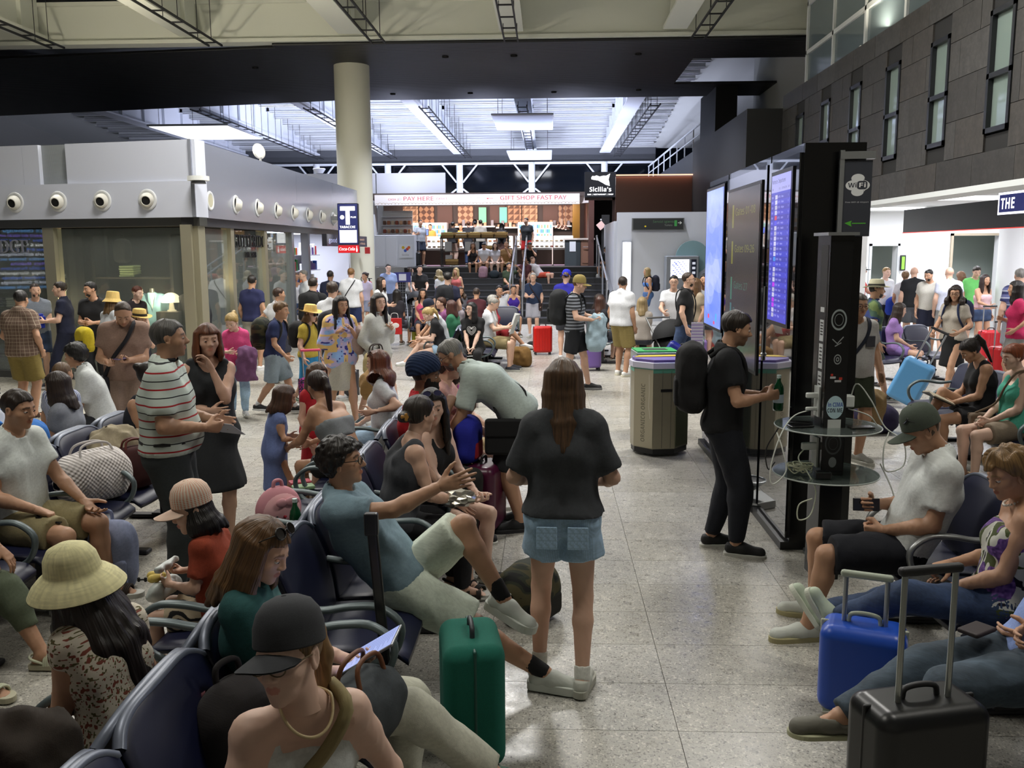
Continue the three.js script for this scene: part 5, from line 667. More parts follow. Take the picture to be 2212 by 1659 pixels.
// ---------- white wall block with sign, ticket machine, light strip ----------
{
struct('wall_white_block',[b2(2.1,5.1,0,3.31,-28.3,-28),b2(2.0,2.2,0,3.05,-33,-28.1)],M(0xc4c8d0,.5),'white wall block beside the terraced steps');
const p=onZ(1422,484,-27.8),tx=canvasTex(1024,256,(x,w,h)=>{x.fillStyle='#25282a';x.fillRect(0,0,w,h);x.fillStyle='#4f7a52';x.font='74px sans-serif';x.fillText('Servizi igienici',400,96);x.fillStyle='#8a9088';x.font='56px sans-serif';x.fillText('Toilets',640,176);x.fillStyle='#3f9a4c';x.fillRect(842,40,54,140);x.strokeStyle='#e8ece8';x.lineWidth=12;x.beginPath();x.moveTo(915,100);x.lineTo(985,100);x.moveTo(955,68);x.lineTo(987,100);x.lineTo(955,132);x.stroke();x.fillStyle='#e8d020';x.beginPath();x.arc(250,180,20,0,7);x.fill();});
const s=thing('toilet_sign','dark toilet direction sign on the white wall block','sign',[p.x,p.y,-27.9]);part(s,'sign_box',box(1.56,.36,.16),M(0x6a6c6c,.4,{metalness:.4}));part(s,'sign_face',tf(new THREE.PlaneGeometry(1.5,.32),0,0,.083),M(0xffffff,.35,{map:tx}));
const l=thing('light_box','tall narrow glowing light strip on the white wall','light',[onZ(1354,550,-27.9).x,1.66,-27.95]);part(l,'light_face',box(.24,1.5,.05,0,0,.04),M(0xffffff,.5,{emissive:0xffffff,emissiveIntensity:2.4}));part(l,'frame',box(.3,1.6,.05),M(0x8c9098,.4));{const L=new THREE.RectAreaLight(0xffffff,6,.24,1.5);L.position.set(l.position.x,1.66,-27.84);L.lookAt(l.position.x,1.66,-20);L.castShadow=true;scene.add(L);}
const a=thing('ticket_machine','grey machine with a bright screen against the white wall','machine',[4.0,0,-27.6]);part(a,'machine_body',rbox(.98,2.0,.5,.03,0,1.0,0),M(0x8a9098,.4,{metalness:.4}));const sc=canvasTex(256,256,(x)=>{x.fillStyle='#eef0ff';x.fillRect(0,0,256,256);x.fillStyle='#4a58b0';for (let i=0;i<70;i++) {x.fillRect((i*67) % 240,(i*41) % 200 + 20,6 + (i*13) % 18,4 + (i*7) % 14);}});part(a,'screen',tf(new THREE.PlaneGeometry(.55,.55),-.08,1.62,.256),M(0xffffff,.3,{map:sc,emissive:0xffffff,emissiveMap:sc,emissiveIntensity:1.4}));const kp=part(a,'side_screen',tf(new THREE.PlaneGeometry(.16,.55),.33,1.62,.256),M(0x101830,.3));for (let i=0;i<3;i++) part(kp,'button',box(.09,.07,.01,.33,1.78 - i*.14,.26),M(0xe8eaf0,.5,{emissive:0xc0c8e0,emissiveIntensity:.5}));part(a,'header',tf(cyl(.5,.5,.06,0,0,0,90,0,0,28),.35,1.95,-.2),M(0x7a9aa0,.5));
const mn=thing('wall_monitor','small white monitor mounted high beside the white wall','screen',onZ(1344,452,-33.3));part(mn,'monitor_body',box(.3,.32,.1),M(0xb8bcb8,.5));part(mn,'monitor_face',box(.22,.22,.01,0,.03,.055),M(0x20282c,.3));
}
// ---------- display kiosk ----------
{
const KX=1.77,bk=M(0x0a0a0c,.12,{clearcoat:.6}),gl=M(0x15171a,.06,{clearcoat:1});
const fids=canvasTex(512,1024,(x,w,h)=>{x.fillStyle='#3a3fc0';x.fillRect(0,0,w,h);const g=x.createLinearGradient(0,0,0,1);x.fillStyle='#a9a9ee';x.fillRect(0,0,w,120);x.fillStyle='#20204a';x.font='38px sans-serif';x.fillText('Partenze  Departures',14,58);x.font='20px sans-serif';x.fillStyle='#40407a';x.fillText('ORA',20,104);x.fillText('VOLO',200,104);x.fillText('DESTINAZIONE',280,104);x.fillText('GATE',440,104);const D=['Roma','Milano','Bologna','Torino','Londra','Venezia','Frankfurt','Parigi','Monaco','Verona','Malta','Napoli','Zurigo','Pisa','Berlino','Vienna','Madrid','Bari','Trieste','Genova','Atene','Cagliari','Lione','Praga'];for (let i=0;i<24;i++) {const y=136 + i*36;x.fillStyle=i % 2?'#3d42c8' :'#363ab4';x.fillRect(0,y,w,36);x.fillStyle=['#c8c8e8','#d0d0f0','#b8b8d8','#c8c8e8','#d04060','#5050e0','#c8c8e8','#b0b0d0'][i % 8];if (i===17||i===20||i===21) x.fillStyle='#c030e8';if (i===12) x.fillStyle='#4090e8';x.fillRect(112,y + 3,62,30);x.fillStyle='#c4c6ff';x.font='20px sans-serif';x.fillText((18 + (i / 6|0)) + ':' + String((i*10) % 60).padStart(2,'0'),14,y + 25);x.fillText(D[i],280,y + 25);x.fillText('AZ' + (1700 + i*13),184,y + 25);x.fillText(String((i*5) % 23 + 1),456,y + 25);}});
const blue=canvasTex(256,512,(x,w,h)=>{x.fillStyle='#7f96f4';x.fillRect(0,0,w,h);for (let i=0;i<40;i++) {x.fillStyle=['#9fb2fa','#6a86f0','#b8c4fc','#5878ea'][i % 4];x.globalAlpha=.35;x.beginPath();x.ellipse((i*83) % 256,(i*131) % 512,20 + (i*17) % 50,40 + (i*29) % 90,i,0,7);x.fill();}x.globalAlpha=1;x.fillStyle='#d03a70';x.fillRect(60,470,26,16);x.fillRect(150,490,22,12);x.fillStyle='#3aa0d8';x.fillRect(180,460,20,30);});
const inf=canvasTex(256,512,(x,w,h)=>{x.fillStyle='#101215';x.fillRect(0,0,w,h);const bars=[[40,'#c8d040','Gates 01-08'],[150,'#d8d830','Gates 09-26'],[260,'#30c098','Gates 27'],[340,'#30b8c0','Bar'],[420,'#2aa890','WC']];bars.forEach(([y,c,s])=>{x.fillStyle=c;x.fillRect(40,y,14,70);x.font='30px sans-serif';x.fillText(s,66,y + 34);});});
const unit=(z0,z1,label,scr,kind,em)=>{const t=thing('display_kiosk',label,'display',[KX,0,(z0 + z1) / 2]);const d=z1 - z0;part(t,'cabinet',[b2(0,.42,.06,2.92,-d / 2 + .01,d / 2 - .01)],bk);part(t,'front_glass',b2(-.022,0,.08,2.86,-d / 2 + .03,d / 2 - .03),gl);part(t,'plinth',b2(-.06,.48,0,.06,-d / 2,d / 2),M(0x1a1b1d,.4));if (scr) {const h=kind==='fids'?1.1 :kind==='info'?1.55 :1.42,y=kind==='fids'?2.2 :kind==='info'?1.95 :2.1,w=d - (kind==='blue'?.12 :.36);part(t,'screen_frame',[b2(-.034,-.02,y - h / 2 - .03,y + h / 2 + .03,-w / 2 - .03,w / 2 + .03)],M(0x08080a,.3));const sf=part(t,'screen',tf(new THREE.PlaneGeometry(w,h),-.037,y,0,0,-90,0),M(kind==='info'?0x444444 :0x222222,.2,{emissive:0xffffff,emissiveMap:scr,emissiveIntensity:em}));}if (kind==='blue') {const L=new THREE.RectAreaLight(0x8aa0ff,2.2,d - .12,1.42);L.position.set(KX - .05,2.1,(z0 + z1) / 2);L.lookAt(-5,2.1,(z0 + z1) / 2);L.castShadow=true;scene.add(L);}return t;};
const k1=unit(-7.42,-6.5,'tall black kiosk showing the purple departures board',fids,'fids',1.0);unit(-9.12,-7.44,'tall black glossy kiosk with a dark gate directory panel',inf,'info',.22);unit(-10.2,-9.14,'tall kiosk with a bright blue advertising screen',blue,'blue',1.25);
part(k1,'side_panel',b2(.0,.42,.06,2.92,.46,.475),M(0x050506,.25));part(k1,'handle',[rod([-.03,1.3,-.42],[-.03,1.9,-.42],.008)],chrome);part(k1,'lock',ball(.018,-.03,1.35,-.42),chrome);
const ft=thing('kiosk_foot','pointed steel kiosk foot with a black rubber cone','stand',onY(1622,1090,0),0);part(ft,'foot_plate',tf(extr([[-.16,-.2],[.16,-.2],[.2,.1],[0,.22],[-.2,.1]],.05,.01),0,.06,0,90,0,0),steel);part(ft,'cone',lathe([[.02,.06],[.03,.12],[.13,.2],[.14,.22],[0,.22]].reverse(),20),blackPl);part(ft,'top_ring',tf(new THREE.TorusGeometry(.14,.012,8,28),0,.22,0,90,0,0),chrome);
const ls=thing('banner_stand','narrow white and lilac printed banner stand beside the blue screen','banner',onY(1502,880,0));part(ls,'banner_face',tf(box(.16,1.15,.02),0,.62,0),M(0xffffff,.6,{map:canvasTex(64,512,(x,w,h)=>{x.fillStyle='#b8b4c8';x.fillRect(0,0,w,h);x.fillStyle='#8a78b0';for (let i=0;i<7;i++) x.fillRect(0,210 + i*22,w,8);x.fillStyle='#c8a888';x.beginPath();x.arc(30,130,38,0,7);x.fill();})}));part(ls,'banner_base',box(.26,.04,.2,0,.02,0),greyPl);
}
// ---------- charging totem with glass shelves ----------
{
const c=V(1.86,0,-6.0),t=thing('charging_totem','black charging totem with stickers and round glass shelves','charging station',[c.x,0,c.z],4);
const stk=canvasTex(128,1024,(x,w,h)=>{x.fillStyle='#060607';x.fillRect(0,0,w,h);const ring=(y,r,c2)=>{x.strokeStyle=c2;x.lineWidth=9;x.beginPath();x.arc(64,y,r,0,7);x.stroke();x.lineWidth=3;x.beginPath();x.arc(64,y,r*.6,0,7);x.stroke();};ring(345,42,'#9aa4a4');x.strokeStyle='#a0a4a4';x.lineWidth=5;x.beginPath();x.moveTo(30,430);x.lineTo(60,450);x.lineTo(96,420);x.moveTo(46,462);x.lineTo(84,446);x.stroke();x.beginPath();x.arc(66,520,20,0,7);x.stroke();x.beginPath();x.arc(66,520,8,0,7);x.stroke();x.fillStyle='#b8b8b8';x.fillRect(26,596,34,10);x.fillRect(54,612,40,10);x.fillStyle='#c03828';x.fillRect(80,600,20,12);x.fillRect(30,584,14,10);x.fillStyle='#b8d4dc';x.beginPath();x.arc(64,735,52,0,7);x.fill();x.fillStyle='#2848a0';x.font='bold 26px sans-serif';x.fillText('in CIMA',20,732,92);x.fillStyle='#182030';x.fillText('CON ME',18,758,92);x.fillStyle='#c8ccc8';x.fillRect(24,790,80,66);ring(900,46,'#4a4e50');x.fillStyle='#8a8e90';x.beginPath();x.arc(64,985,24,0,7);x.fill();});
const st2=canvasTex(64,512,(x,w,h)=>{x.fillStyle='#0c0c0e';x.fillRect(0,0,w,h);x.fillStyle='#c8cccc';[[170,14],[205,60],[272,70],[350,78],[440,26]].forEach(([y,hh])=>x.fillRect(14,y,36,hh));x.fillStyle='#222';[[212,40],[282,50],[362,55]].forEach(([y,hh])=>{for (let i=0;i<5;i++) x.fillRect(20,y + i*hh / 5,24,4);});});
part(t,'post',b2(-.075,.075,0,2.28,-.11,.11),M(0x070708,.25));part(t,'sticker_face',tf(new THREE.PlaneGeometry(.14,1.5),.0,1.5,.1115),M(0xffffff,.4,{map:stk}));part(t,'sticker_side',tf(new THREE.PlaneGeometry(.12,1.2),-.0765,1.62,.02,0,-90,0),M(0xffffff,.4,{map:st2}));part(t,'cap',b2(-.1,.1,2.28,2.3,-.13,.13),chrome);
for (const y of [1.03,.71]) {const s=part(t,'glass_shelf',cyl(.34,.34,.012,0,y,0,0,0,0,48),M(0xa8b4b0,.03,{transmission:.85,thickness:0}));part(s,'shelf_rim',tf(new THREE.TorusGeometry(.34,.005,6,64),0,y,0,90,0,0),M(0xb8c0bc,.2));}
for (const [y,s] of [[1.2,-1],[.86,-1],[1.2,1],[.86,1]]) part(t,'socket_plate',box(.012,.2,.09,s*.081,y,.01),M(0xc4c8c4,.5));
for (const g of [rbox(.08,.035,.035,.008,-.12,1.24,.02),rbox(.08,.025,.025,.008,-.12,1.15,.02),rbox(.07,.08,.07,.01,.12,1.2,.02),rbox(.1,.05,.04,.01,-.13,.9,.03)]) part(t,'plug',g,M(0xd8dcd8,.5));
const cab=(pts,col,label,r=.0045)=>{const m=solo('charging_cable',label,'cable',tube(pts.map(([x,y,z])=>[c.x + x*.82,y + .07,c.z + z*.8]),r,5,pts.length*8),M(col,.6));};
cab([[-.16,1.07,.03],[-.3,1.04,.1],[-.44,.93,.25],[-.52,.7,.3],[-.5,.62,.3],[-.4,.7,.3],[-.43,.85,.3],[-.46,.95,.22]],0xd0d4cc,'white cable looping from the totem past the shelf edge');
cab([[-.18,.82,.04],[-.25,.76,.1],[-.2,.68,.2],[-.16,.58,.3],[-.22,.42,.36],[-.3,.4,.36],[-.3,.5,.36],[-.2,.54,.36]],0xc8ccb8,'white cable hanging in a loop below the lower shelf');
cab([[.15,1.1,.03],[.2,1.25,.05],[.3,1.15,.1],[.4,.98,.16],[.5,.9,.3],[.5,.75,.32],[.36,.72,.34],[.35,.85,.3],[.42,.95,.2]],0xc4c8c0,'white cable arching over the outer shelf edge');
cab([[.15,1.08,.03],[.3,1.04,.1],[.36,.98,.1]],0xc8ccc4,'short white cable from the totem to a lying phone');cab([[.33,.76,.3],[.4,.6,.4],[.42,.45,.5],[.4,.42,.6]],0xc4c8c0,'thin white cable running down to the seated man phone');
const coil=[];for (let i=0;i<90;i++) {const a=i*.52;coil.push([-.24 + Math.cos(a)*(.08 + .03*Math.sin(i*.7)),.66 + .05*Math.abs(Math.sin(i*.37)) + .02*(i / 90),.12 + Math.sin(a)*.06]);}cab(coil,0xc4c6ac,'tangled coil of white cables on the lower glass shelf',.004);
cab([[-.42,.96,.1],[-.5,.8,.05],[-.46,.66,.0],[-.4,.7,-.05]],0x1c1c1e,'thin black cable hanging behind the white one');
for (const [x,z,w,y,l,c2] of [[-.2,.08,10,1.036,'black phone charging on the upper glass shelf',0x101012],[-.17,-.04,-15,1.036,'dark phone lying behind another on the glass shelf',0x17181a],[.18,.12,5,1.036,'phone with a pale edge charging on the glass shelf',0x2a2826]]) {const m=solo('smartphone',l,'phone',rbox(.16,.012,.08,.006),M(c2,.2));m.position.set(c.x + x,y + .008,c.z + z);m.rotation.y=w*RAD;}
const pw=solo('power_bank','black power adapter on the lower glass shelf','adapter',rbox(.1,.05,.07,.01),blackPl);pw.position.set(c.x - .08,.745,c.z + .2);
// wifi banner on its pole
const wt=canvasTex(256,1024,(x,w,h)=>{x.fillStyle='#383b44';x.fillRect(0,0,w,h);x.fillStyle='#e8eaea';x.beginPath();x.arc(128,235,62,0,7);x.arc(85,330,70,0,7);x.arc(171,330,70,0,7);x.arc(128,420,58,0,7);x.fill();x.fillStyle='#383b44';x.beginPath();x.roundRect(122,270,96,116,30);x.fill();x.font='bold 88px sans-serif';x.fillText('Wi',38,358,84);x.fillStyle='#fff';x.fillText('Fi',134,358,76);x.fillStyle='#d8dadc';x.font='26px sans-serif';x.fillText('Free WiFi @ Airport',18,570,220);x.fillStyle='#58b838';x.beginPath();x.moveTo(20,850);x.lineTo(90,815);x.lineTo(80,850);x.lineTo(90,900);x.closePath();x.fill();x.fillRect(90,846,130,14);});
const b=thing('wifi_banner','dark grey wifi banner hanging from a steel pole','sign',[2.02,0,-6.42],-6);part(b,'pole',b2(-.03,.0,0,2.86,-.02,.02),chrome);part(b,'top_rail',[b2(-.03,.2,2.8,2.85,-.025,.025)],chrome);part(b,'banner_face',[b2(.0,.185,2.28,2.79,-.012,.012)],M(0x383b44,.5));part(b,'banner_print',tf(new THREE.PlaneGeometry(.18,.5),.093,2.535,.0135),M(0xffffff,.5,{map:wt}));part(b,'foot',cyl(.16,.16,.02,0,.01,0,0,0,0,24),steel);
}
// ---------- recycling bins ----------
{
const al=M(0x9a9480,.35,{metalness:.6}),al2=M(0xa4a8a8,.4,{metalness:.6});
const tx=canvasTex(256,1024,(x,w,h)=>{x.fillStyle='#a39c86';x.fillRect(0,0,w,h);x.save();x.translate(150,960);x.rotate(-Math.PI / 2);x.fillStyle='#6a6656';x.font='bold 76px sans-serif';x.fillText('ORGANICO ORGANIC',0,0,820);x.restore();x.strokeStyle='#d0ccc0';x.lineWidth=5;x.beginPath();x.moveTo(200,60);x.lineTo(206,300);x.lineTo(200,480);x.lineTo(222,640);x.stroke();});
const p=onY(1428,985,0),t=thing('recycling_bin','faceted metal organic waste bin with a purple and yellow lid','bin',[p.x,0,p.z - .2],8);const oct=[[-.26,-.2],[.26,-.2],[.3,-.1],[.3,.06],[.1,.26],[-.14,.26],[-.3,.06],[-.3,-.1]];
part(t,'bin_body',tf(extr(oct,.86),0,.95,0,90,0,0),al);part(t,'bin_base',tf(extr(oct.map(([a,b])=>[a*.97,b*.97]),.06),0,.09,0,90,0,0),blackPl);part(t,'rim',tf(extr(oct.map(([a,b])=>[a*1.04,b*1.04]),.05,.008),0,1.01,0,90,0,0),M(0xc4c2d4,.4));part(t,'bag_edge',tf(extr(oct.map(([a,b])=>[a*1.01,b*1.01]),.05),0,.955,0,90,0,0),M(0x5a9a86,.4));part(t,'lid',tf(extr(oct.map(([a,b])=>[a*.96,b*.96]),.03),0,1.045,0,90,0,0),M(0x6a5a94,.5));part(t,'lid_stripe',tf(extr([[-.2,-.16],[.2,-.16],[.28,-.04],[-.28,-.04]],.006),0,1.052,0,90,0,0),M(0xd8b820,.5));
const a=V(-.3,0,.06),c=V(-.14,0,.26),mid=a.clone().add(c).multiplyScalar(.5),nrm=Math.atan2(-.2,.16) / RAD;part(t,'label_panel',tf(new THREE.PlaneGeometry(.25,.84),mid.x - .003,.52,mid.z + .003,0,-51.3,0),M(0xffffff,.4,{map:tx,metalness:.3}));part(t,'slot',tf(box(.12,.03,.01),.0,.72,.262),blackPl);part(t,'seam',[b2(-.045,-.04,.1,.93,.26,.263),b2(.05,.055,.1,.93,.26,.263)],M(0x5e5b50,.5));part(t,'door_panel',tf(box(.26,.82,.006),.2,.52,.163,0,45,0),M(0x7c8064,.35,{metalness:.6}));
const tg=canvasTex(256,1024,(x,w,h)=>{x.fillStyle='#aab0b2';x.fillRect(0,0,w,h);x.save();x.translate(120,940);x.rotate(-Math.PI / 2);x.fillStyle='#6aa8a4';x.font='bold 70px sans-serif';x.fillText('VETRO GLASS',0,0,620);x.restore();});
const q=onY(1395,945,0),u=thing('glass_bin','grey metal glass recycling bin with a green lid','bin',[q.x + .12,0,q.z - .3],4);part(u,'bin_body',rbox(.5,.98,.46,.01,0,.51,0),al2);part(u,'bin_base',box(.48,.04,.44,0,.02,0),blackPl);part(u,'label_panel',tf(new THREE.PlaneGeometry(.44,.94),-.252,.51,0,0,-90,0),M(0xffffff,.4,{map:tg,metalness:.3}));part(u,'lid',[b2(-.24,.24,.995,1.015,-.22,.22)],M(0x2a9a50,.5));part(u,'lid_slot',b2(-.14,.14,1.012,1.018,-.1,.1),M(0x14301e,.6));
for (let i=0;i<3;i++) part(u,'bolt',cyl(.012,.012,.01,-.18 + (i % 2)*.1,.85 - i*.1,.232,90),darkMetal);
}
// ---------- the advertising screen that the shop glass mirrors ----------
{
const L=['Scienze della Formazione','Psicologia  Giurisprudenza','Lingue e culture moderne','unikore.it  Chinesiologia','Ingegneria dei rischi ambientali','Architettura  Scienze e tecniche','Economia & Management','Scienze delle attività motorie',"Ingegneria dell'intelligenza",'informatica  Servizio sociale','Architettura  Medicina'];
const tx=canvasTex(512,768,(x,w,h)=>{x.fillStyle='#02040c';x.fillRect(0,0,w,h);L.concat(L.slice(0,5)).forEach((s,i)=>{x.fillStyle=['#ffffff','#4a7af0','#e8ecff','#6ab0f8','#8a70e8','#3a62d8'][i % 6];x.font='bold 40px sans-serif';x.fillText(s,6 - (i*53) % 90,50 + i*46);});});
const nrm=V(Math.sin(FRONT_TURN*RAD),0,Math.cos(FRONT_TURN*RAD)),p0=V(...CORNER).addScaledVector(nrm,-.19),img=onZ(48,545,-34.0),d=img.clone().sub(p0).dot(nrm),real=img.clone().addScaledVector(nrm,-2*d);
real.z=Math.min(real.z,2.3);const t=thing('advert_screen','large lit advertising screen facing the shop glass','screen',real,0);const fd=V(-7.5,0,-15).sub(real);t.rotation.y=Math.atan2(fd.x,fd.z);
part(t,'screen_body',box(2.2,3.1,.12,0,0,-.07),blackPl);part(t,'screen_face',new THREE.PlaneGeometry(2.05,2.95),M(0x111111,.3,{emissive:0xffffff,emissiveMap:tx,emissiveIntensity:6}));part(t,'stand',b2(-.5,.5,-real.y,-1.55,-.12,-.04),blackPl);
}
// ---------- beam seating ----------
function slab(nu,nv,fn,th) {// closed sheet: fn(u,v) -> [x,y,z], thickness along -normal z
const P=[],I=[],id=(l,i,j)=>l*(nu + 1)*(nv + 1) + j*(nu + 1) + i;
for (let l=0;l<2;l++) for (let j=0;j<=nv;j++) for (let i=0;i<=nu;i++) {const p=fn(i / nu,j / nv),t=th(i / nu,j / nv);P.push(p[0] - (l?t[0] :0),p[1] - (l?t[1] :0),p[2] - (l?t[2] :0));}
for (let j=0;j<nv;j++) for (let i=0;i<nu;i++) {const a=id(0,i,j),b=id(0,i + 1,j),c=id(0,i + 1,j + 1),d=id(0,i,j + 1),o=(nu + 1)*(nv + 1);I.push(a,b,c,a,c,d,a + o,c + o,b + o,a + o,d + o,c + o);}
const rim=(a,b)=>{const o=(nu + 1)*(nv + 1);I.push(a,a + o,b,b,a + o,b + o);};
for (let i=0;i<nu;i++) {rim(id(0,i,0),id(0,i + 1,0));rim(id(0,i + 1,nv),id(0,i,nv));}for (let j=0;j<nv;j++) {rim(id(0,0,j + 1),id(0,0,j));rim(id(0,nu,j),id(0,nu,j + 1));}
const g=new THREE.BufferGeometry();g.setAttribute('position',new THREE.BufferAttribute(new Float32Array(P),3));g.setIndex(I);const ng=g.toNonIndexed();ng.computeVertexNormals();const m=mergeVertices(g);m.computeVertexNormals();return m;
}
const SP=.63,navy=M(0x0e1330,.45,{bumpMap:weave,bumpScale:.0005}),seatTrim=M(0x666d7c,.4,{metalness:.3}),armM=M(0x5c686a,.45,{metalness:.3}),legM=M(0x2c2c30,.5,{metalness:.4});
const topY=(u)=>.885 - .06*Math.pow(Math.abs(u*2 - 1),4.5);
const backG=slab(14,8,(u,v)=>{const y=lerp(.40,topY(u),v),t=(y - .4) / .48;return [(u - .5)*.6,y,.13*(1 - t) + .03*Math.sin(Math.PI*t) - .012*Math.pow(Math.abs(u*2 - 1),2) + .0];},()=>[0,0,.028]);
const trimG=(()=>{const pts=[];for (let i=0;i<=16;i++) {const u=i / 16,y=topY(u),t=(y - .4) / .48;pts.push(V((u - .5)*.605,y + .004,.13*(1 - t) + .03*Math.sin(Math.PI*t) - .012*Math.pow(Math.abs(u*2 - 1),2) - .014));}return tf(tube(pts,.0145,6,32),0,0,0,0,0,0,[1,1,1.45]);})();
const panG=slab(8,10,(u,v)=>{const z=lerp(.1,.57,v),x=(u - .5)*.58*(1 - .06*v*v);return [x,.428 + .014*Math.sin(Math.PI*v) - (v>.85?(v - .85)*(v - .85)*1.6 :0) + .012*Math.pow(u*2 - 1,2),z];},()=>[0,.03,0]);
const armG=merge([tf(tube([[0,.66,.07],[0,.645,.2],[0,.665,.34],[0,.66,.46],[0,.58,.55],[0,.46,.52],[0,.4,.42],[0,.38,.32]],.016,6,30),0,0,0,0,0,0,[1.7,1,1])]);
const legG=merge([rbox(.1,.34,.07,.02,0,.19,.3),rbox(.09,.035,.58,.015,0,.02,.28),rbox(.12,.02,.2,.008,0,.045,.3)]);
function bench(x,z,n,turn,label,o={}) {// x,z: row back line at the first seam
const t=thing('beam_bench',label,'bench',[x,0,z],turn,o.group);
for (let i=0;i<n;i++) {const c=(i + .5)*SP;const s=part(t,'seat',panG,navy);s.position.x=c;const b=part(t,'backrest',backG,navy);b.position.x=c;part(b,'edge_trim',trimG,o.trim||seatTrim);}
for (let i=0;i<=n;i++) {if (o.noarm?.includes(i)) continue;const a=part(t,'armrest',armG,o.arm||armM);a.position.x=i*SP;}
part(t,'beam',b2(-.02,n*SP + .02,.33,.39,.27,.34),legM);const nl=Math.max(2,Math.round(n / 2) + 1);for (let i=0;i<nl;i++) {const l=part(t,'leg',legG,legM);l.position.x=.2 + i*(n*SP - .4) / (nl - 1);}
return t;
}
const AR=-1.19,AL=-1.26;// back lines of the double row
bench(AR,-1.02,4,90,'navy bench holding the woman in the grey cap and the woman in teal',{});
bench(AR,-3.73,4,90,'navy bench with an empty seat beside the pointing young man',{});
bench(AR,-6.44,3,90,'navy bench with the man in the turban',{});
bench(AL,-1.02 - 4*SP,4,-90,'navy bench with the girl in the floppy straw hat',{});
bench(AL,-3.73 - 4*SP,4,-90,'navy bench carrying the pink bunny backpack',{});
bench(AL,-6.44 - 3*SP,3,-90,'navy bench with the woman in a strapless grey top',{});
{const t=thing('seat_divider','slim black upright divider post at the empty seat','post',[-.72,0,-3.66]);part(t,'post',rbox(.045,.74,.03,.01,0,.72,0,0,0,4),M(0x0d0d10,.35));part(t,'post_cap',rbox(.06,.1,.04,.01,-.025,1.06,0),M(0x15161a,.35));part(t,'clamp',rbox(.08,.05,.08,.01,0,.36,0),legM);part(t,'foot',rbox(.05,.34,.05,.01,0,.18,0),legM);}
const BX=-3.5;
bench(BX,-4.27,5,90,'navy bench with the quilted white bag on it',{});bench(BX - .09,-4.27 - 5*SP,5,-90,'navy bench of people seen from behind by the shop',{});
const CX=2.5,armC=M(0x8a8c8c,.35,{metalness:.6});
bench(CX,-5.4,4,-90,'dark bench under the man in the white cap shirt',{arm:armC}).position.z=-5.4;// runs towards the viewer
const DX=4.75;
bench(DX,-10.6,5,-90,'navy bench with the reading woman and the woman in turquoise',{});bench(DX + .08,-10.6 + 5*SP,5,90,'navy bench back to back with the reading woman',{});
bench(4.9,-14.9,3,30,'navy bench with the girl in lilac beside the corridor',{});
bench(-1.5,-15.4,5,90,'dark bench with the newspaper reader near the steps',{});bench(-1.58,-15.4 - 5*SP,5,-90,'dark bench with the blonde girl near the steps',{});
bench(.75,-17.4,4,90,'dark bench behind the man in khaki cargo shorts',{});bench(2.1,-16.5,3,0,'dark bench in front of the white wall block',{});
bench(-3.2,-21.2,4,0,'dark bench crowded with travellers below the steps',{});

// ---------- luggage makers ----------
function suitcase(name,label,pos,turn,c,o={}) {// o: w,h,d, handle height, tilt, ribs
const w=o.w||.38,h=o.h||.55,d=o.d||.23,t=thing('suitcase',label,'suitcase',pos,turn);const g=new THREE.Group();const m=o.mat||M(c,.35);
const body=part(t,'case_shell',merge([rbox(w,h,d,Math.min(.06,d*.3),0,h / 2 + .05,0,0,0,0,3),...(o.ribs?Array.from({length:6},(_,i)=>rbox(.018,h*.86,d + .012,.008,-w*.36 + i*w*.144,h / 2 + .05,0)) :[])]),m);
part(t,'zip',merge([rbox(w + .006,h*.97,.016,.008,0,h / 2 + .05,0,0,0,0,2)]),M(o.zip??0x1a1a1c,.5));for (const sx of [-1,1]) for (const sz of [-1,1]) {const wh=part(t,'wheel',[tf(cyl(.026,.026,.03,0,0,0,0,0,90,14),sx*w*.38,.028,sz*d*.32),box(.03,.04,.03,sx*w*.38,.055,sz*d*.32)],M(o.wheel??0x1c1c1e,.5));}
part(t,'grip',tube([[-.07,h + .05,0],[-.06,h + .085,0],[.06,h + .085,0],[.07,h + .05,0]],.011),M(o.grip??0x2a2a2c,.5));
if (o.handle) {const hz=o.hz??-d*.28,hw=o.hw||w*.3;for (const q of [-hw,hw]) part(t,'handle_rod',rod([q,h + .02,hz],[q,h + o.handle,hz],.011),M(o.rod??0xa8acb0,.3,{metalness:.8}));part(t,'handle_grip',rbox(hw*2 + .05,.035,.035,.014,0,h + o.handle + .01,hz),M(o.grip??0x2a2a2c,.5));}
if (o.tilt||o.roll) {t.rotation.order='YXZ';t.rotation.x=(o.tilt||0)*RAD;t.rotation.z=(o.roll||0)*RAD;}
return t;
}
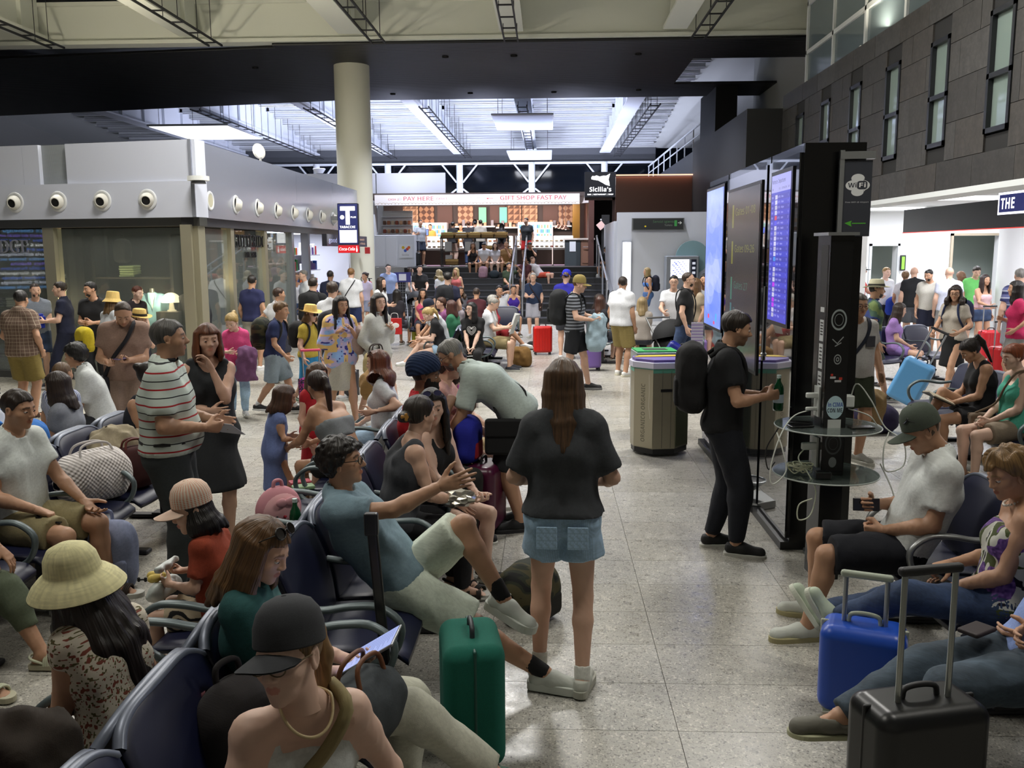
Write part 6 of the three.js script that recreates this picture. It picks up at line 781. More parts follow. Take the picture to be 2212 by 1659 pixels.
function softBag(label,pos,turn,c,o={}) {// rounded body by blended capsules
const w=o.w||.34,h=o.h||.42,d=o.d||.18,mat=cloth(c),t=thing(o.name||'bag',label,o.cat||'bag',pos,turn);const r=d / 2,a=[];
for (const y of [r,h*.55,h - r]) {const f=y>h*.8?(o.topF??.82) :1;a.push(B([-(w / 2 - r)*f,y,0],[(w / 2 - r)*f,y,0],r*(y>h*.8?.85 :1),r*(y>h*.8?.85 :1),.08));}a.push(B([-(w / 2 - r),r,0],[-(w / 2 - r)*(o.topF??.82),h - r,0],r,r*.85,.06),B([(w / 2 - r),r,0],[(w / 2 - r)*(o.topF??.82),h - r,0],r,r*.85,.06),B([0,r,0],[0,h - r,0],r,r*.9,.06));
part(t,'bag_body',sdf(a,o.cell||.014,[(x,y)=>.004 - y],(x,y,z)=>(vnoise(x*16,y*12,z*16 + (o.seed||0)) - .5)*(o.crease??.02)),mat);
if (o.pocket !==0) part(t,'pocket',rbox(w*.68,h*.42,d*.3,.03,0,h*.3,d*.5),cloth(o.pocket??c));if (o.pack) {part(t,'bag_handle',tube([[-.05,h - .02,-d*.3],[-.04,h + .05,-d*.35],[.04,h + .05,-d*.35],[.05,h - .02,-d*.3]],.011),mat);for (const s of [-1,1]) part(t,'strap',tube([[s*.07,h - .03,-d*.4],[s*.1,h*.75,-d*.75],[s*.11,h*.4,-d*.7],[s*.12,h*.08,-d*.4]],.016,6),cloth(o.strap??c));part(t,'zip',tube([[-w*.42,h*.45,d*.38],[-w*.36,h*.86,d*.3],[0,h*.98,d*.25],[w*.36,h*.86,d*.3],[w*.42,h*.45,d*.38]],.006,5),M(o.zip??0x222226,.5));}
if (o.handles) for (const s of [-1,1]) part(t,'bag_handle',tube([[-w*.26,h - .04,s*d*.3],[-w*.2,h + (o.hh??.16),s*d*.16],[w*.2,h + (o.hh??.16),s*d*.16],[w*.26,h - .04,s*d*.3]],.009),M(o.handles,.6));
return t;
}
function bottle(label,pos,c=0x1e6a40,lab=0xc8d8e8) {const t=thing('water_bottle',label,'bottle',pos);part(t,'bottle_body',lathe([[0,0],[.034,.002],[.036,.02],[.036,.15],[.03,.18],[.015,.21],[.013,.235],[0,.236]],18),M(c,.08,{transmission:.6,thickness:0}));part(t,'bottle_label',cyl(.0368,.0368,.06,0,.09,0,0,0,0,18,true),M(lab,.6));part(t,'bottle_cap',cyl(.015,.015,.022,0,.245,0,0,0,0,14),M(0xc8dcd8,.5));return t;}
const wornPack=(P,label,c,o={})=>{// on a standing person's back
const J=P.J,k=P.k,mid=P.world(J.P2.clone().add(V(0,.0,-(.17 + (o.d||.18)*.35)*k)));const w=(o.w||.32),h=(o.h||.46);const t=softBag(label,[mid.x,mid.y - h*.5 - (o.dy||0),mid.z],P.yaw + 180,c,{name:'backpack',cat:'bag',pack:false,w,h,d:o.d||.18,pocket:o.pocket,cell:o.cell||.02});t.rotation.x=0;for (const s of [-1,1]) {const a=s>0?J.aL :J.aR,L=(v)=>t.worldToLocal(P.world(v));t.updateMatrixWorld(true);const sx=V(s*.1*k,0,0);part(t,'strap',tube([L(J.P3.clone().add(sx).add(V(0,-.02,-.12*k))),L(J.P3.clone().add(sx).add(V(0,.045*k,-.02))),L(J.P3.clone().add(sx).add(V(0,-.0,.09*k))),L(J.P2.clone().add(sx).add(V(s*.03,0,.125*k))),L(J.P1.clone().add(V(s*.17*k,.0,.02)))],.016,5,16),cloth(o.strap??c));}return t;};
const slung=(P,label,c,o={})=>{// crossbody bag with strap; side: +1 left hip, -1 right hip
const J=P.J,k=P.k,s=o.side??1,hip=J.P0.clone().add(V(s*.2*k,(o.y??.02)*k,(o.z??.04)*k)),p=P.world(hip),t=thing('shoulder_bag',label,'bag',p,P.yaw + s*90*(o.flat?0 :1));part(t,'bag_body',rbox(o.w||.26,o.h||.2,o.d||.09,.03,0,-(o.h||.2) / 2,0,0,0,0,3),cloth(c));if (o.flap !==0) part(t,'bag_flap',rbox((o.w||.26)*.96,(o.h||.2)*.45,.02,.01,0,-(o.h||.2)*.25,(o.d||.09) / 2),cloth(o.flap??c));t.updateMatrixWorld(true);const L=(v)=>t.worldToLocal(P.world(v));const sh=J.P3.clone().add(V(-s*.1*k,.045*k,-.01));part(t,'strap',tube([L(hip.clone().add(V(0,0,.06))),L(J.P1.clone().add(V(s*.1*k,.05*k,.15*k))),L(J.P2.clone().add(V(-s*.04*k,.06*k,.15*k))),L(sh.clone().add(V(0,-.02,.09*k))),L(sh),L(sh.clone().add(V(0,-.04,-.1*k))),L(J.P1.clone().add(V(s*.1*k,.05*k,-.14*k))),L(hip.clone().add(V(0,0,-.06)))],o.r||.011,5,36),cloth(o.strap??c));return t;};
const held=(P,side,label,cat,name,geo,mat,rot=[0,0,0],off=[0,0,0])=>{// item in a hand
const a=side==='L'?P.J.aL :P.J.aR,t=thing(name,label,cat,P.world(a.grip));const m=part(t,name + '_body',geo,mat);t.quaternion.copy(P.root.quaternion.clone().multiply(a.hq));t.rotateX(rot[0]*RAD);t.rotateY(rot[1]*RAD);t.rotateZ(rot[2]*RAD);t.translateX(off[0]);t.translateY(off[1]);t.translateZ(off[2]);return t;};
const phone=(P,side,label,c=0x101114,rot=[0,0,0])=>{const t=held(P,side,label,'phone','smartphone',rbox(.072,.148,.009,.004),M(c,.2),rot);part(t,'phone_screen',box(.066,.14,.001,0,0,-.0052),M(0x0c0e14,.1));return t;};
// ---------- patterned cloth ----------
const stripeRB=clothTex(256,(u,v)=>{const t=(v*4) % 1,r=Math.abs(t - .12)<.045,k=Math.abs(t - .62)<.035;return r?[.62,.07,.1] :k?[.05,.05,.06] :[.76,.8,.77];},2.55);
const checkM=clothTex(256,(u,v)=>{const a=(u*5) % 1,b=(v*5) % 1,l=a<.07||b<.07;const n=.05*(tnoise(u,v,60) - .5);return l?[.72,.66,.58] :[.40 + n,.32 + n,.27 + n];},4.4);
const lilacPrint=clothTex(256,(u,v)=>{const a=tnoise(u,v,7),b=tnoise(u,v,9,4),c=tnoise(u,v,16,8);return c>.82?[.2,.2,.5] :a>.68?[.86,.72,.45] :b>.68?[.55,.68,.86] :b<.25?[.9,.75,.72] :[.72,.68,.82];},2.2);
const floralPurple=clothTex(256,(u,v)=>{const a=tnoise(u,v,8),b=tnoise(u,v,11,3),c=tnoise(u,v,40,6);return a>.6?mixc([.2,.1,.34],[.5,.36,.62],c) :b>.66?[.26,.3,.14] :b<.2?[.1,.08,.14] :[.78,.78,.74];},2.6);
const floralCream=clothTex(256,(u,v)=>{const a=tnoise(u,v,14),b=tnoise(u,v,17,5);return a>.74?[.5,.26,.2] :b>.76?[.36,.34,.2] :[.8,.77,.7];},8);
const denimL=clothTex(128,(u,v)=>{const a=.64 + .14*tnoise(u,v,5) + .08*tnoise(u,v,48,2) + .04*Math.sin(u*6.28*40);return [a*.82,a*.97,a*1.1];},3),denimB=clothTex(128,(u,v)=>{const a=.2 + .07*tnoise(u,v,5) + .05*tnoise(u,v,48,2);return [a*.75,a*1.0,a*1.45];},3),denimG=clothTex(128,(u,v)=>{const a=.22 + .1*tnoise(u,v,4) + .05*tnoise(u,v,48,2);return [a*.85,a*1.02,a*1.18];},3);
const quilt=M(0xd4cecb,.85,{bumpMap:dataTex(64,(u,v)=>{const a=Math.abs(((u + v)*4 % 1) - .5) + Math.abs(((u - v + 4)*4 % 1) - .5);return [a,a,a];},false,8),bumpScale:.012});
const gingham=clothTex(128,(u,v)=>{const a=(u*4) % 1<.5,b=(v*4) % 1<.5;return a&&b?[.8,.5,.38] :a||b?[.86,.76,.68] :[.86,.86,.8];},9);
const zebra=clothTex(128,(u,v)=>{const a=Math.sin((v*9 + 1.6*tnoise(u,v,5))*6.28);return a>0?[.06,.05,.05] :[.72,.66,.56];},4);
const camo=clothTex(128,(u,v)=>{const a=tnoise(u,v,6),b=tnoise(u,v,7,3);return a>.6?[.1,.11,.06] :b>.6?[.24,.22,.12] :b<.3?[.02,.02,.02] :[.12,.14,.08];},4);
const pinkFloral=clothTex(128,(u,v)=>{const a=tnoise(u,v,7),b=tnoise(u,v,8,5);return a>.66?[.62,.14,.44] :b>.7?[.3,.12,.42] :[.08,.05,.12];},4);
const straw=clothTex(128,(u,v)=>{const a=.84 + .1*tnoise2(u,v,48,8) + .08*tnoise2(u,v,8,48,3) - .1;return [a,a*.97,a*.75];},2),strawY=clothTex(128,(u,v)=>{const a=.72 + .14*tnoise2(u,v,48,8);return [a,a*.85,a*.5];},3);
const blackTee=0x17181b,whiteTee=0xd4d8d6,greyTee=0x6d737c,navyTee=0x1b2448;

// ---------- people on and around the near double bench ----------
const pCap=person({id:'cap',at:[-.74,0,-2.38],yaw:30,h:1.66,sex:'f',pose:'sit',lean:[16,28],head:[-48,-4,8],skin:'fair',hair:['pony:.24',0x8a6a42],top:['strap',whiteTee,{ease:.008,topY:.1}],bottom:['trousers',0x9a927c],shoes:['sneaker',0xd0d0cc],hat:['cap',0x35373b],glasses:['eye',0x6a5a40],aR:[-.02,-.24,.3],aL:[.1,-.38,.16],hR:['pinch','up',[0,.8,.4]],hL:['relaxed','in'],lL:[.2,.085,.4],lR:[.1,.085,.45],label:'woman in a charcoal cap, glasses and white strappy top leaning forward'});
{const n=pCap.J,t=thing('shell_necklace','pale bead necklace worn by the woman in the charcoal cap','necklace',pCap.root.position);t.rotation.y=pCap.root.rotation.y;const c=n.P3.clone().add(V(0,.035,.02));const r=[];for (let i=0;i<40;i++) {const a=i / 40*Math.PI*2,dn=Math.cos(a)>0?.062*Math.cos(a) :0;r.push(c.clone().add(V(Math.sin(a)*.068,-dn + .012,Math.cos(a)*.078 + .012)));}part(t,'beads',tube(r,.0045,5,80,true),M(0xc8b48a,.6));slung(pCap,'woven cream crossbody bag on the woman in the charcoal cap',0xb8aa7a,{side:-1,y:.06,z:.14,w:.24,h:.16,strap:0x9a8c62,r:.02});}
const pTeal=person({id:'teal',at:[-.92,0,-3.12],yaw:97,h:1.67,sex:'f',pose:'sit',lean:[-32,-12],head:[-20,22,0],skin:'light',hair:['bob:.27',0x6a4a28],top:['tee',0x1f5050,{sleeve:.4,ease:.014,vneck:1}],bottom:['trousers',0xc8c8b8,{ease:.026,wide:.05}],shoes:['slip',0x5c7c70,0xc8ccb8],glasses:['top',0x16130f,0x1a1612],aR:[-.12,-.3,.34],aL:[-.1,-.28,.36],hR:['grip','up'],hL:['grip','up'],lR:[.04,.25,.7],kR:[-.1,1,.5],fR:[.2,-.12,1],lL:[.06,.085,.36],label:'woman in a teal top and white trousers reading a tablet'});
{const p=pTeal.world(pTeal.J.aL.grip.clone().lerp(pTeal.J.aR.grip,.5)),t=thing('tablet','tablet with a lit pale blue page held by the woman in teal','tablet',[p.x + .03,p.y + .04,p.z],0);t.rotation.order='YXZ';t.rotation.set(-58*RAD,-92*RAD,0);part(t,'tablet_body',rbox(.18,.25,.01,.006),M(0x8a8c90,.3,{metalness:.5}));const tx=canvasTex(128,192,(x)=>{x.fillStyle='#aab8f0';x.fillRect(0,0,128,192);x.fillStyle='#8694cc';for (let i=0;i<22;i++) x.fillRect(8,10 + i*8,60 + (i*29) % 50,3);});part(t,'tablet_screen',tf(new THREE.PlaneGeometry(.168,.235),0,0,.0056),M(0x222222,.2,{emissive:0xffffff,emissiveMap:tx,emissiveIntensity:1.0}));const L=new THREE.RectAreaLight(0xaab8ff,1.2,.16,.23);L.position.set(0,0,.012);L.rotation.y=Math.PI;L.castShadow=true;t.add(L);}
softBag('charcoal handbag with brown leather handles beside the teal woman',[-.66,.47,-2.98],70,0x3b4145,{w:.32,h:.24,d:.19,pocket:0,handles:0x6a3f22,hh:.07,crease:.025,topF:.7});
{const t=softBag('pink and black patterned backpack standing on the bench end',[-1.02,.45,-2.78],60,0x1c1718,{w:.3,h:.34,d:.18,pack:true,strap:0x6a3a42,pocket:0x5c3a3e,name:'backpack'});part(t,'pattern_patch',rbox(.18,.22,.02,.01,0,.17,.09),pinkFloral);}
const pPoint=person({id:'point',at:[-.74,0,-4.42],yaw:88,h:1.76,sex:'m',pose:'sit',lean:[-42,-32],head:[0,-8,0],skin:'tan',hair:['curly',0x1c130d],stubble:.12,top:['tee',0x7a93a0,{ease:.022}],bottom:['shorts',0xd2dccc,{fr:.92,ease:.026,wide:.03}],shoes:['chunky',0xc4c8c0,0xc8ccc4],socks:0x101012,sockL:.24,glasses:['eye',0x1c1814],aR:[-.02,.14,.5],hR:['open','in',[0,.25,1]],aL:[-.12,-.34,.26],lL:[-.08,.47,.52],kL:[.0,1,.4],fL:[-.5,-.35,1],lR:[.1,.085,.74],label:'curly haired young man in a pale blue T-shirt pointing with outstretched arm'});
{const t=thing('pouch','small turquoise zip pouch on the pointing young man lap','pouch',pPoint.world(pPoint.J.aL.grip.clone().add(V(-.06,-.03,.05))),60);part(t,'pouch_body',rbox(.16,.12,.03,.015,0,0,0,-30),M(0x5ab0a4,.6));part(t,'zip',tube([[-.08,.05,.0],[-.085,0,.01],[-.07,-.06,.03]],.005),M(0xc8b868,.4));}
const pGrey=person({id:'greyw',at:[-.94,0,-5.42],yaw:112,h:1.68,sex:'f',pose:'sit',lean:[8,16],head:[18,6,0],skin:'light',hair:['bunlow',0x2a2018],top:['sleeveless',0x3f4146,{ease:.01}],bottom:['trousers',0x1a1a1e],shoes:['flat',0x20180f],aR:[-.02,-.34,.3],aL:'knee',hR:['grip','up'],label:'woman in a charcoal sleeveless top with a clipped low bun'});
{const t=thing('hair_clip','tortoiseshell claw clip in the low bun','hair clip',pGrey.world(pGrey.J.HC.clone().add(V(-.03,-.01,-.13).applyQuaternion(pGrey.J.hq))));part(t,'clip_jaws',[rbox(.05,.025,.03,.01),rbox(.02,.05,.02,.008,.01,0,.01)],M(0xa87830,.35));}
person({id:'black_long',at:[-.8,0,-5.86],yaw:62,h:1.66,sex:'f',pose:'sit',lean:[4,6],head:[-48,8,4],skin:'fair',hair:['long:.42',0x16100d],top:['tank',blackTee,{ease:.008}],bottom:['shorts',0x24242a,{fr:.5}],shoes:['sandal',0x1c1816],glasses:['top',0x30303a,0x2c2c48],aR:[-.06,-.36,.34],aL:[-.08,-.38,.32],hR:['grip','up'],hL:['grip','up'],label:'girl with long black hair and sunglasses on her head turning to her neighbour'});
{const t=thing('foil_wrap','crumpled silver foil food wrap on the black haired girl lap','food wrap',onY(985,1075,.68));const g=new THREE.IcosahedronGeometry(.09,3),p=g.attributes.position;for (let i=0;i<p.count;i++) {const n=.75 + .6*vnoise(p.getX(i)*60,p.getY(i)*60,p.getZ(i)*60);p.setXYZ(i,p.getX(i)*n*1.3,p.getY(i)*n*.6,p.getZ(i)*n);}g.computeVertexNormals();part(t,'foil',g,M(0xb8b4a8,.28,{metalness:.9}));part(t,'filling',ball(.05,0,.03,0,1,.5,1),M(0x8a4a20,.7));}
person({at:[-.98,0,-6.8],yaw:84,h:1.78,sex:'m',pose:'sit',lean:[-6,4],head:[8,4,0],skin:'brown',hair:['buzz',0x0c0a08],beard:[0x0c0a09,.042],hat:['turban',0x14284a],top:['tee',0xb01420],bottom:['trousers',0x24231f],shoes:['formal',0x141210],aR:[-.12,.0,.24],hR:['fist','in'],aL:'lap',label:'bearded man in a dark blue turban and bright red T-shirt'});
const pKh=person({at:[-.92,0,-7.42],yaw:86,h:1.8,sex:'m',pose:'sit',lean:[2,8],head:[0,2,0],skin:'light',hair:['curly',0x2a1c12],stubble:.45,top:['tee',0xc89a90],bottom:['shorts',0xb4a27c,{fr:.9}],shoes:['sandal',0x1c1814],aR:[-.04,-.34,.42],aL:[-.08,-.34,.4],hR:['grip','up'],hL:['grip','up'],label:'curly haired stubbled man in khaki shorts looking up from his phone'});phone(pKh,'R','phone held by the curly haired man in khaki shorts');
person({at:[-.92,0,-8.05],yaw:86,h:1.66,sex:'f',pose:'sit',lean:[4,8],head:[0,4,0],skin:'tan',hair:['bob:.2',0x1a120d],glasses:['eye',0x141210],top:['tank',0xc060a0],bottom:['shorts',0x9aa4c0],shoes:['sandal',0x6a4a30],aR:[-.1,-.02,.26],hR:['fist','in'],aL:'lap',label:'dark haired woman with glasses raising a hand to her mouth'});
person({at:[-1.5,0,-8.1],yaw:-90,h:1.64,sex:'f',pose:'sit',head:[0,4,0],skin:'light',hair:['wavy:.22',0x6a3820],glasses:['top',0x2a2420,0x1c1814],top:['tee',0xd0d4d8],bottom:['jeans',denimL],shoes:['sneaker',0xd0d0d0],aL:[.16,-.2,.05],aR:'lap',label:'auburn haired woman in pale jeans behind the man in the turban'});
// far side of the double bench
person({at:[-1.6,0,-6.98],yaw:-122,h:1.66,sex:'f',pose:'sit',lean:[22,34],head:[-12,14,0],skin:'tan',hair:['pony:.42',0x2a1a12],top:['strapless',0x82888c,{ease:.006,topY:.02,hem:.2}],bottom:['skirt',0x0e0e10,{fr:.6,waist:.14}],shoes:['sandal',0x1c1814],aL:[-.02,-.34,.36],aR:[-.02,-.34,.34],label:'woman in a grey strapless top with a long dark ponytail'});
person({at:[-2.26,0,-7.25],yaw:118,h:1.06,sex:'c',lean:6,head:[0,14,0],skin:'tan',hair:['bob:.16',0x4a3020],top:['dress',0x6f80b4,{len:.38,flare:.17,sleeve:.22}],shoes:['sandal',0xc0b8a8],aR:[.02,-.3,.26],aL:[.04,-.3,.2],label:'small girl in a blue ruffled dress leaning on the bench'});
person({at:[-2.05,0,-7.75],yaw:60,h:1.2,sex:'c',head:[-10,10,0],skin:'light',hair:['long:.4',0x5a3c26],top:['dress',0xb01c28,{len:.42}],shoes:['sandal',0xb0a898],label:'girl with long brown hair in a red dress behind the small girl in blue'});
const pKid=person({at:[-1.58,0,-4.1],yaw:-92,h:1.18,sex:'c',pose:'sit',lean:[4,8],head:[34,14,0],skin:'light',hair:['bob:.14',0x17100c],hat:['cap',gingham],top:['tee',0xa8482e,{sleeve:.75,ease:.018}],bottom:['shorts',zebra,{fr:.8}],shoes:['sandal',0xb0a898],aR:[-.02,-.26,.26],aL:[-.04,-.28,.26],hR:['grip','up'],lL:[.1,.2,.3],lR:[.1,.2,.3],label:'small child in a checked pastel cap and rust dress on the bench'});
{const t=thing('snack_bag','white bag of yellow snacks held by the child in the checked cap','snack',pKid.world(pKid.J.aR.grip.clone().lerp(pKid.J.aL.grip,.5).add(V(0,-.02,.03))),-96);part(t,'bag_sheet',sdf([B([-.07,-.05,0],[.07,-.05,0],.045,.045,.03),B([-.08,.07,-.02],[.08,.07,-.02],.02,.02,.04)],.01,[],(x,y,z)=>(vnoise(x*30,y*30,z*30) - .5)*.02),M(0xc8d0cc,.4));part(t,'popcorn',[[-.03,0],[.03,.01],[0,.03],[.05,-.02]].map(([x,z],i)=>ball(.025,x,-.0 + i*.006,z + .03,1,.8,1,8)),M(0xd0b860,.8));}
const pHat=person({at:[-1.47,0,-2.86],yaw:-116,h:1.44,sex:'c',pose:'sit',lean:[10,14],head:[8,14,-8],skin:'tan',hair:['wavy:.48',0x1f1510],hat:['sun',straw],hatTilt:-10,hatS:.92,top:['dress',floralCream,{sleeve:.3}],shoes:['sandal',0xc8c0b0],aR:[-.02,-.36,.2],aL:[-.04,-.36,.2],lL:[.1,.09,.36],lR:[.16,.12,.34],label:'girl with long dark hair in a floppy straw sun hat'});
softBag('dark brown jacket bundled over the bench arm behind the sun hat girl',[-1.5,.4,-2.34],30,0x2a2118,{w:.26,h:.5,d:.2,pocket:0,crease:.05,name:'folded_jacket',cat:'jacket'});
person({at:[-1.62,0,-1.98],yaw:-100,h:1.2,sex:'c',pose:'sit',head:[0,10,0],skin:'light',hair:['bob:.14',0x2a1a10],hat:['bucket',0xc890a8],top:['tee',0xc8a0b0],bottom:['shorts',0x5a6a8a],shoes:['sandal',0xb0a898],label:'child in a pink bucket hat at the end of the bench'});
{const t=thing('bunny_backpack','round pink plush bunny backpack with floppy ears on the bench','bag',onY(604,1150,.46),42);part(t,'bag_body',ball(.15,0,.15,0,1,1,.55,28),M(0xc88a94,.9));part(t,'bag_face',ball(.128,0,.145,.03,1,.98,.52,28),M(0xd8a4a8,.9));for (const s of [-1,1]) part(t,'ear',ball(.045,s*.035 - .02 + .03,.215,.1,s>0?1.1 :.8,.62,.3,14),M(0xd49aa2,.9));for (const s of [-1,1]) part(t,'eye',ball(.008,s*.045 - .01,.13,.096,1,1,.6,8),M(0x1a1416,.4));part(t,'nose',ball(.011,-.005,.125,.1,1.1,.9,.6,8),M(0xb01c30,.5));part(t,'mouth',tube([[-.03,.11,.096],[-.018,.1,.098],[-.005,.112,.1],[.008,.1,.098],[.02,.11,.096]],.002,4),M(0x3a2424,.6));part(t,'bandana',rbox(.18,.03,.06,.015,0,.055,.05),M(0xb01820,.7));part(t,'top_loop',tube([[-.03,.29,0],[-.02,.33,0],[.02,.33,0],[.03,.29,0]],.012),M(0xc88a94,.9));}
bottle('green water bottle standing beside the pink bunny backpack',onY(640,1165,.46));
for (const [x,y,l,c] of [[648,1042,'pink sweets tray on the seat in front of the small girl',0xa83848],[655,1052,'green wrapped snack packet on the seat by the small girl',0x8aa880]]) {const m=solo('snack_packet',l,'snack',rbox(.16,.03,.1,.01),M(c,.5));m.position.copy(onY(x,y,.47));m.rotation.y=.5;}
suitcase('s','teal fabric suitcase standing in front of the empty seat',[-.33,0,-3.66],100,0,{mat:cloth(0x136a5a),w:.38,h:.54,d:.26,zip:0x0e4a40,grip:0x30353a});
softBag('camouflage rucksack under the pointing young man legs',[-.12,0,-5.2],60,0,{w:.4,h:.34,d:.26,pocket:0x14140e,name:'rucksack'}).children[0].material=camo;
// ---------- walkway ----------
const pBack=person({id:'back',p:[1215,1478],yaw:178,h:1.68,sex:'f',head:[0,6,0],skin:'light',hair:['bob:.34',0x5a4028],top:['tee',0x3d4044,{ease:.022,sleeve:.85,hem:.03,neck:.055}],bottom:['shorts',denimL,{fr:.44,ease:.018,wide:.03}],shoes:['chunky',0xb8bab0,0xa8a89c],socks:0xd8d8d0,aL:[.04,-.34,.22],aR:[.04,-.34,.22],lL:[.12,.085,.06],lR:[.1,.085,-.1],label:'woman seen from behind in a dark grey T-shirt and pale denim shorts'});
{const J=pBack.J,t=pBack.root;for (const s of [-1,1]) {const m=part(t,'back_pocket',rbox(.1,.11,.008,.004),denimL);m.position.set(s*.075,J.P0.y - .06,-.168);m.rotation.x=.1;}}
const pStripe=person({id:'stripe',at:[-2.39,0,-5.5],yaw:104,h:1.8,sex:'m',w:1.16,head:[4,-2,0],skin:'tan',hair:['short',0x55524e],stubble:.18,top:['polo',stripeRB,{ease:.024,collar:0x1a1a1e,sleeve:.78,hem:.0}],bottom:['trousers',0x363c3e,{belt:0x101010,ease:.026}],shoes:['formal',0x141416,0x101010],aR:[-.02,-.3,.24],aL:[-.08,-.3,.28],hR:['grip','in'],label:'grey haired man in a white shirt with red and black stripes'});
{const t=held(pStripe,'L','folded white paper sheet held by the man in the striped shirt','paper','paper_sheet',box(.15,.21,.003),M(0xc8ccd8,.7),[0,60,10],[0,.02,.04]);}
person({id:'dress',at:[-2.46,0,-6.4],yaw:22,h:1.7,sex:'f',head:[10,2,0],skin:'light',hair:['fringe:.17',0x6a3a1c],top:['dress',0x25282b,{len:.5,flare:.23,sleeve:0}],shoes:['flat',0x1a1614],aL:[-.12,.03,.2],hL:['pinch','in'],aR:[-.14,-.28,.2],label:'auburn woman in a dark grey dress with a hand at her mouth'});
const pElder=person({id:'elder',at:[-.22,0,-7.0],yaw:-88,h:1.8,sex:'m',lean:[38,62],head:[0,30,0],hipY:.9,skin:'tan',hair:['short',0x8c8a84],beard:[0x8c8880,.01],glasses:['eye',0x101012],top:['shirt',0xbccac4,{ease:.024,sleeve:.85}],bottom:['shorts',0x1a1b1f,{fr:.98}],shoes:['sneaker',0x16171a,0x2a2a2c],aR:[.05,-.48,.18],aL:[.02,-.48,.22],eR:[.5,-.2,-1],hR:['fist','in'],hL:['grip','in'],label:'grey bearded man with glasses bending over a suitcase in a pale shirt'});
slung(pElder,'black document bag hanging from the bending bearded man',0x101113,{side:1,w:.34,h:.28,d:.08,y:.0,z:.1});
suitcase('s','burgundy hard suitcase with a pale stripe by the bending man',[-.5,0,-6.85],78,0x4a1030,{w:.42,h:.52,d:.27,zip:0x8a8a92,wheel:0x18181a});
softBag('small blue and red backpack on top of the burgundy suitcase',[-.62,.58,-6.85],78,0x1c2498,{w:.28,h:.34,d:.15,pack:true,pocket:0xa01828,strap:0xb01c28,name:'backpack'});
bottle('small red capped bottle in the side of the burgundy suitcase',onY(1046,1085,.3),0xa01818,0xa01818);
const pKiosk=person({id:'kiosk',p:[1556,1188],yaw:84,h:1.78,sex:'m',head:[6,12,0],skin:'tan',hair:['crop',0x2a1f15],stubble:.35,top:['tee',0x0e1014,{ease:.02}],bottom:['trousers',0x10141f,{ease:.024}],shoes:['formal',0x131314],aR:[-.04,-.24,.28],aL:[-.08,-.26,.26],hR:['grip','in'],hL:['grip','in'],lR:[.1,.085,.1],lL:[.09,.085,-.06],label:'man in black with a rucksack reading the departures kiosk'});
wornPack(pKiosk,'black rucksack with thin white cords on the kiosk reader',0x0d0d0f,{h:.5,w:.32,d:.19,cell:.014});{const J=pKiosk.J,p=pKiosk.world(J.aR.grip.clone());bottle('green glass bottle in the hand of the kiosk reader',[p.x + .02,p.y - .12,p.z]);}
// ---------- the near bench at the window side ----------
const pWhite=person({id:'white',at:[2.0,0,-5.02],yaw:-96,h:1.8,sex:'m',pose:'sit',lean:[-30,-8],head:[2,28,0],skin:'tan',hair:['short',0x5a4430],hat:['cap',0x4c554a],top:['tee',0xd8dcda,{ease:.02,sleeve:.7}],bottom:['shorts',0x0f121c,{fr:.93,ease:.022}],shoes:['sneaker',0xc4c8c0,0xa8a078],glasses:['top',0x141414,0x141414],aR:[-.1,-.24,.3],aL:[-.06,-.34,.28],hR:['grip','back'],hL:['fist','in'],lL:[.14,.085,.52],lR:[.2,.085,.42],label:'man in a white T-shirt and grey green cap looking at his phone'});
phone(pWhite,'R','phone in the hand of the man in the grey green cap',0x15161a,[-30,0,0]);
const pFl=person({id:'floral',at:[2.12,0,-4.18],yaw:-106,h:1.66,sex:'f',pose:'sit',lean:[-20,0],head:[26,20,0],skin:'tan',hair:['messy',0x8a6a40],top:['strapless',floralPurple,{ease:.02,topY:.08,hem:-.02}],bottom:['jeans',denimB],shoes:['high',0xb4c0ac,0xc8ccbc],aR:[-.1,-.3,.3],aL:[-.06,-.38,.3],hR:['point','down'],hL:['grip','up'],lR:[.16,.33,.8],lL:[-.02,.36,.7],fR:[-.3,.7,.55],fL:[-.1,.8,.5],label:'woman in a purple floral off-shoulder top with a pearl necklace'});
{const n=pFl.J,t=thing('pearl_necklace','string of white pearls on the woman in the floral top','necklace',pFl.root.position);t.rotation.y=pFl.root.rotation.y;for (let i=0;i<30;i++) {const a=i / 30*Math.PI*2,dn=Math.cos(a)>0?.045*Math.cos(a) :0;part(t,'pearl',ball(.0065,n.P3.x + Math.sin(a)*.062,n.P3.y + .04 - dn,n.P3.z + Math.cos(a)*.07 + .008,1,1,1,8),M(0xd8d4cc,.25));}}
{const p=pFl.world(pFl.J.aR.grip.clone().add(V(0,-.05,.03))),t=thing('tablet','dark tablet on the floral top woman lap','tablet',p,-80);part(t,'tablet_body',rbox(.2,.012,.14,.005,0,0,0,14),M(0x16171a,.25));part(t,'tablet_cover',rbox(.2,.006,.15,.003,.02,-.02,.02,20),M(0x2c2e32,.6));}
const pBlue=person({id:'blue',at:[1.98,0,-3.55],yaw:-88,h:1.74,sex:'m',pose:'sit',lean:[-34,-18],head:[0,10,0],skin:'tan',hair:['short',0x3a2a1c],top:['tee',0x8aa0d8,{ease:.02}],bottom:['jeans',denimG,{ease:.024,wide:.03}],shoes:['slip',0x6c6a60,0xb0b090],aR:[-.14,-.3,.24],aL:[-.12,-.32,.22],lR:[.0,.3,.78],kR:[.1,1,.5],fR:[-.15,-.05,1],lL:[.1,.085,.5],label:'person in a light blue T-shirt and faded jeans at the bench end'});
{const m=solo('wallet','dark wallet resting on the light blue T-shirt person lap','wallet',rbox(.14,.02,.09,.008),M(0x2a2022,.6));m.position.copy(onY(2110,1360,.66));m.rotation.y=.6;}
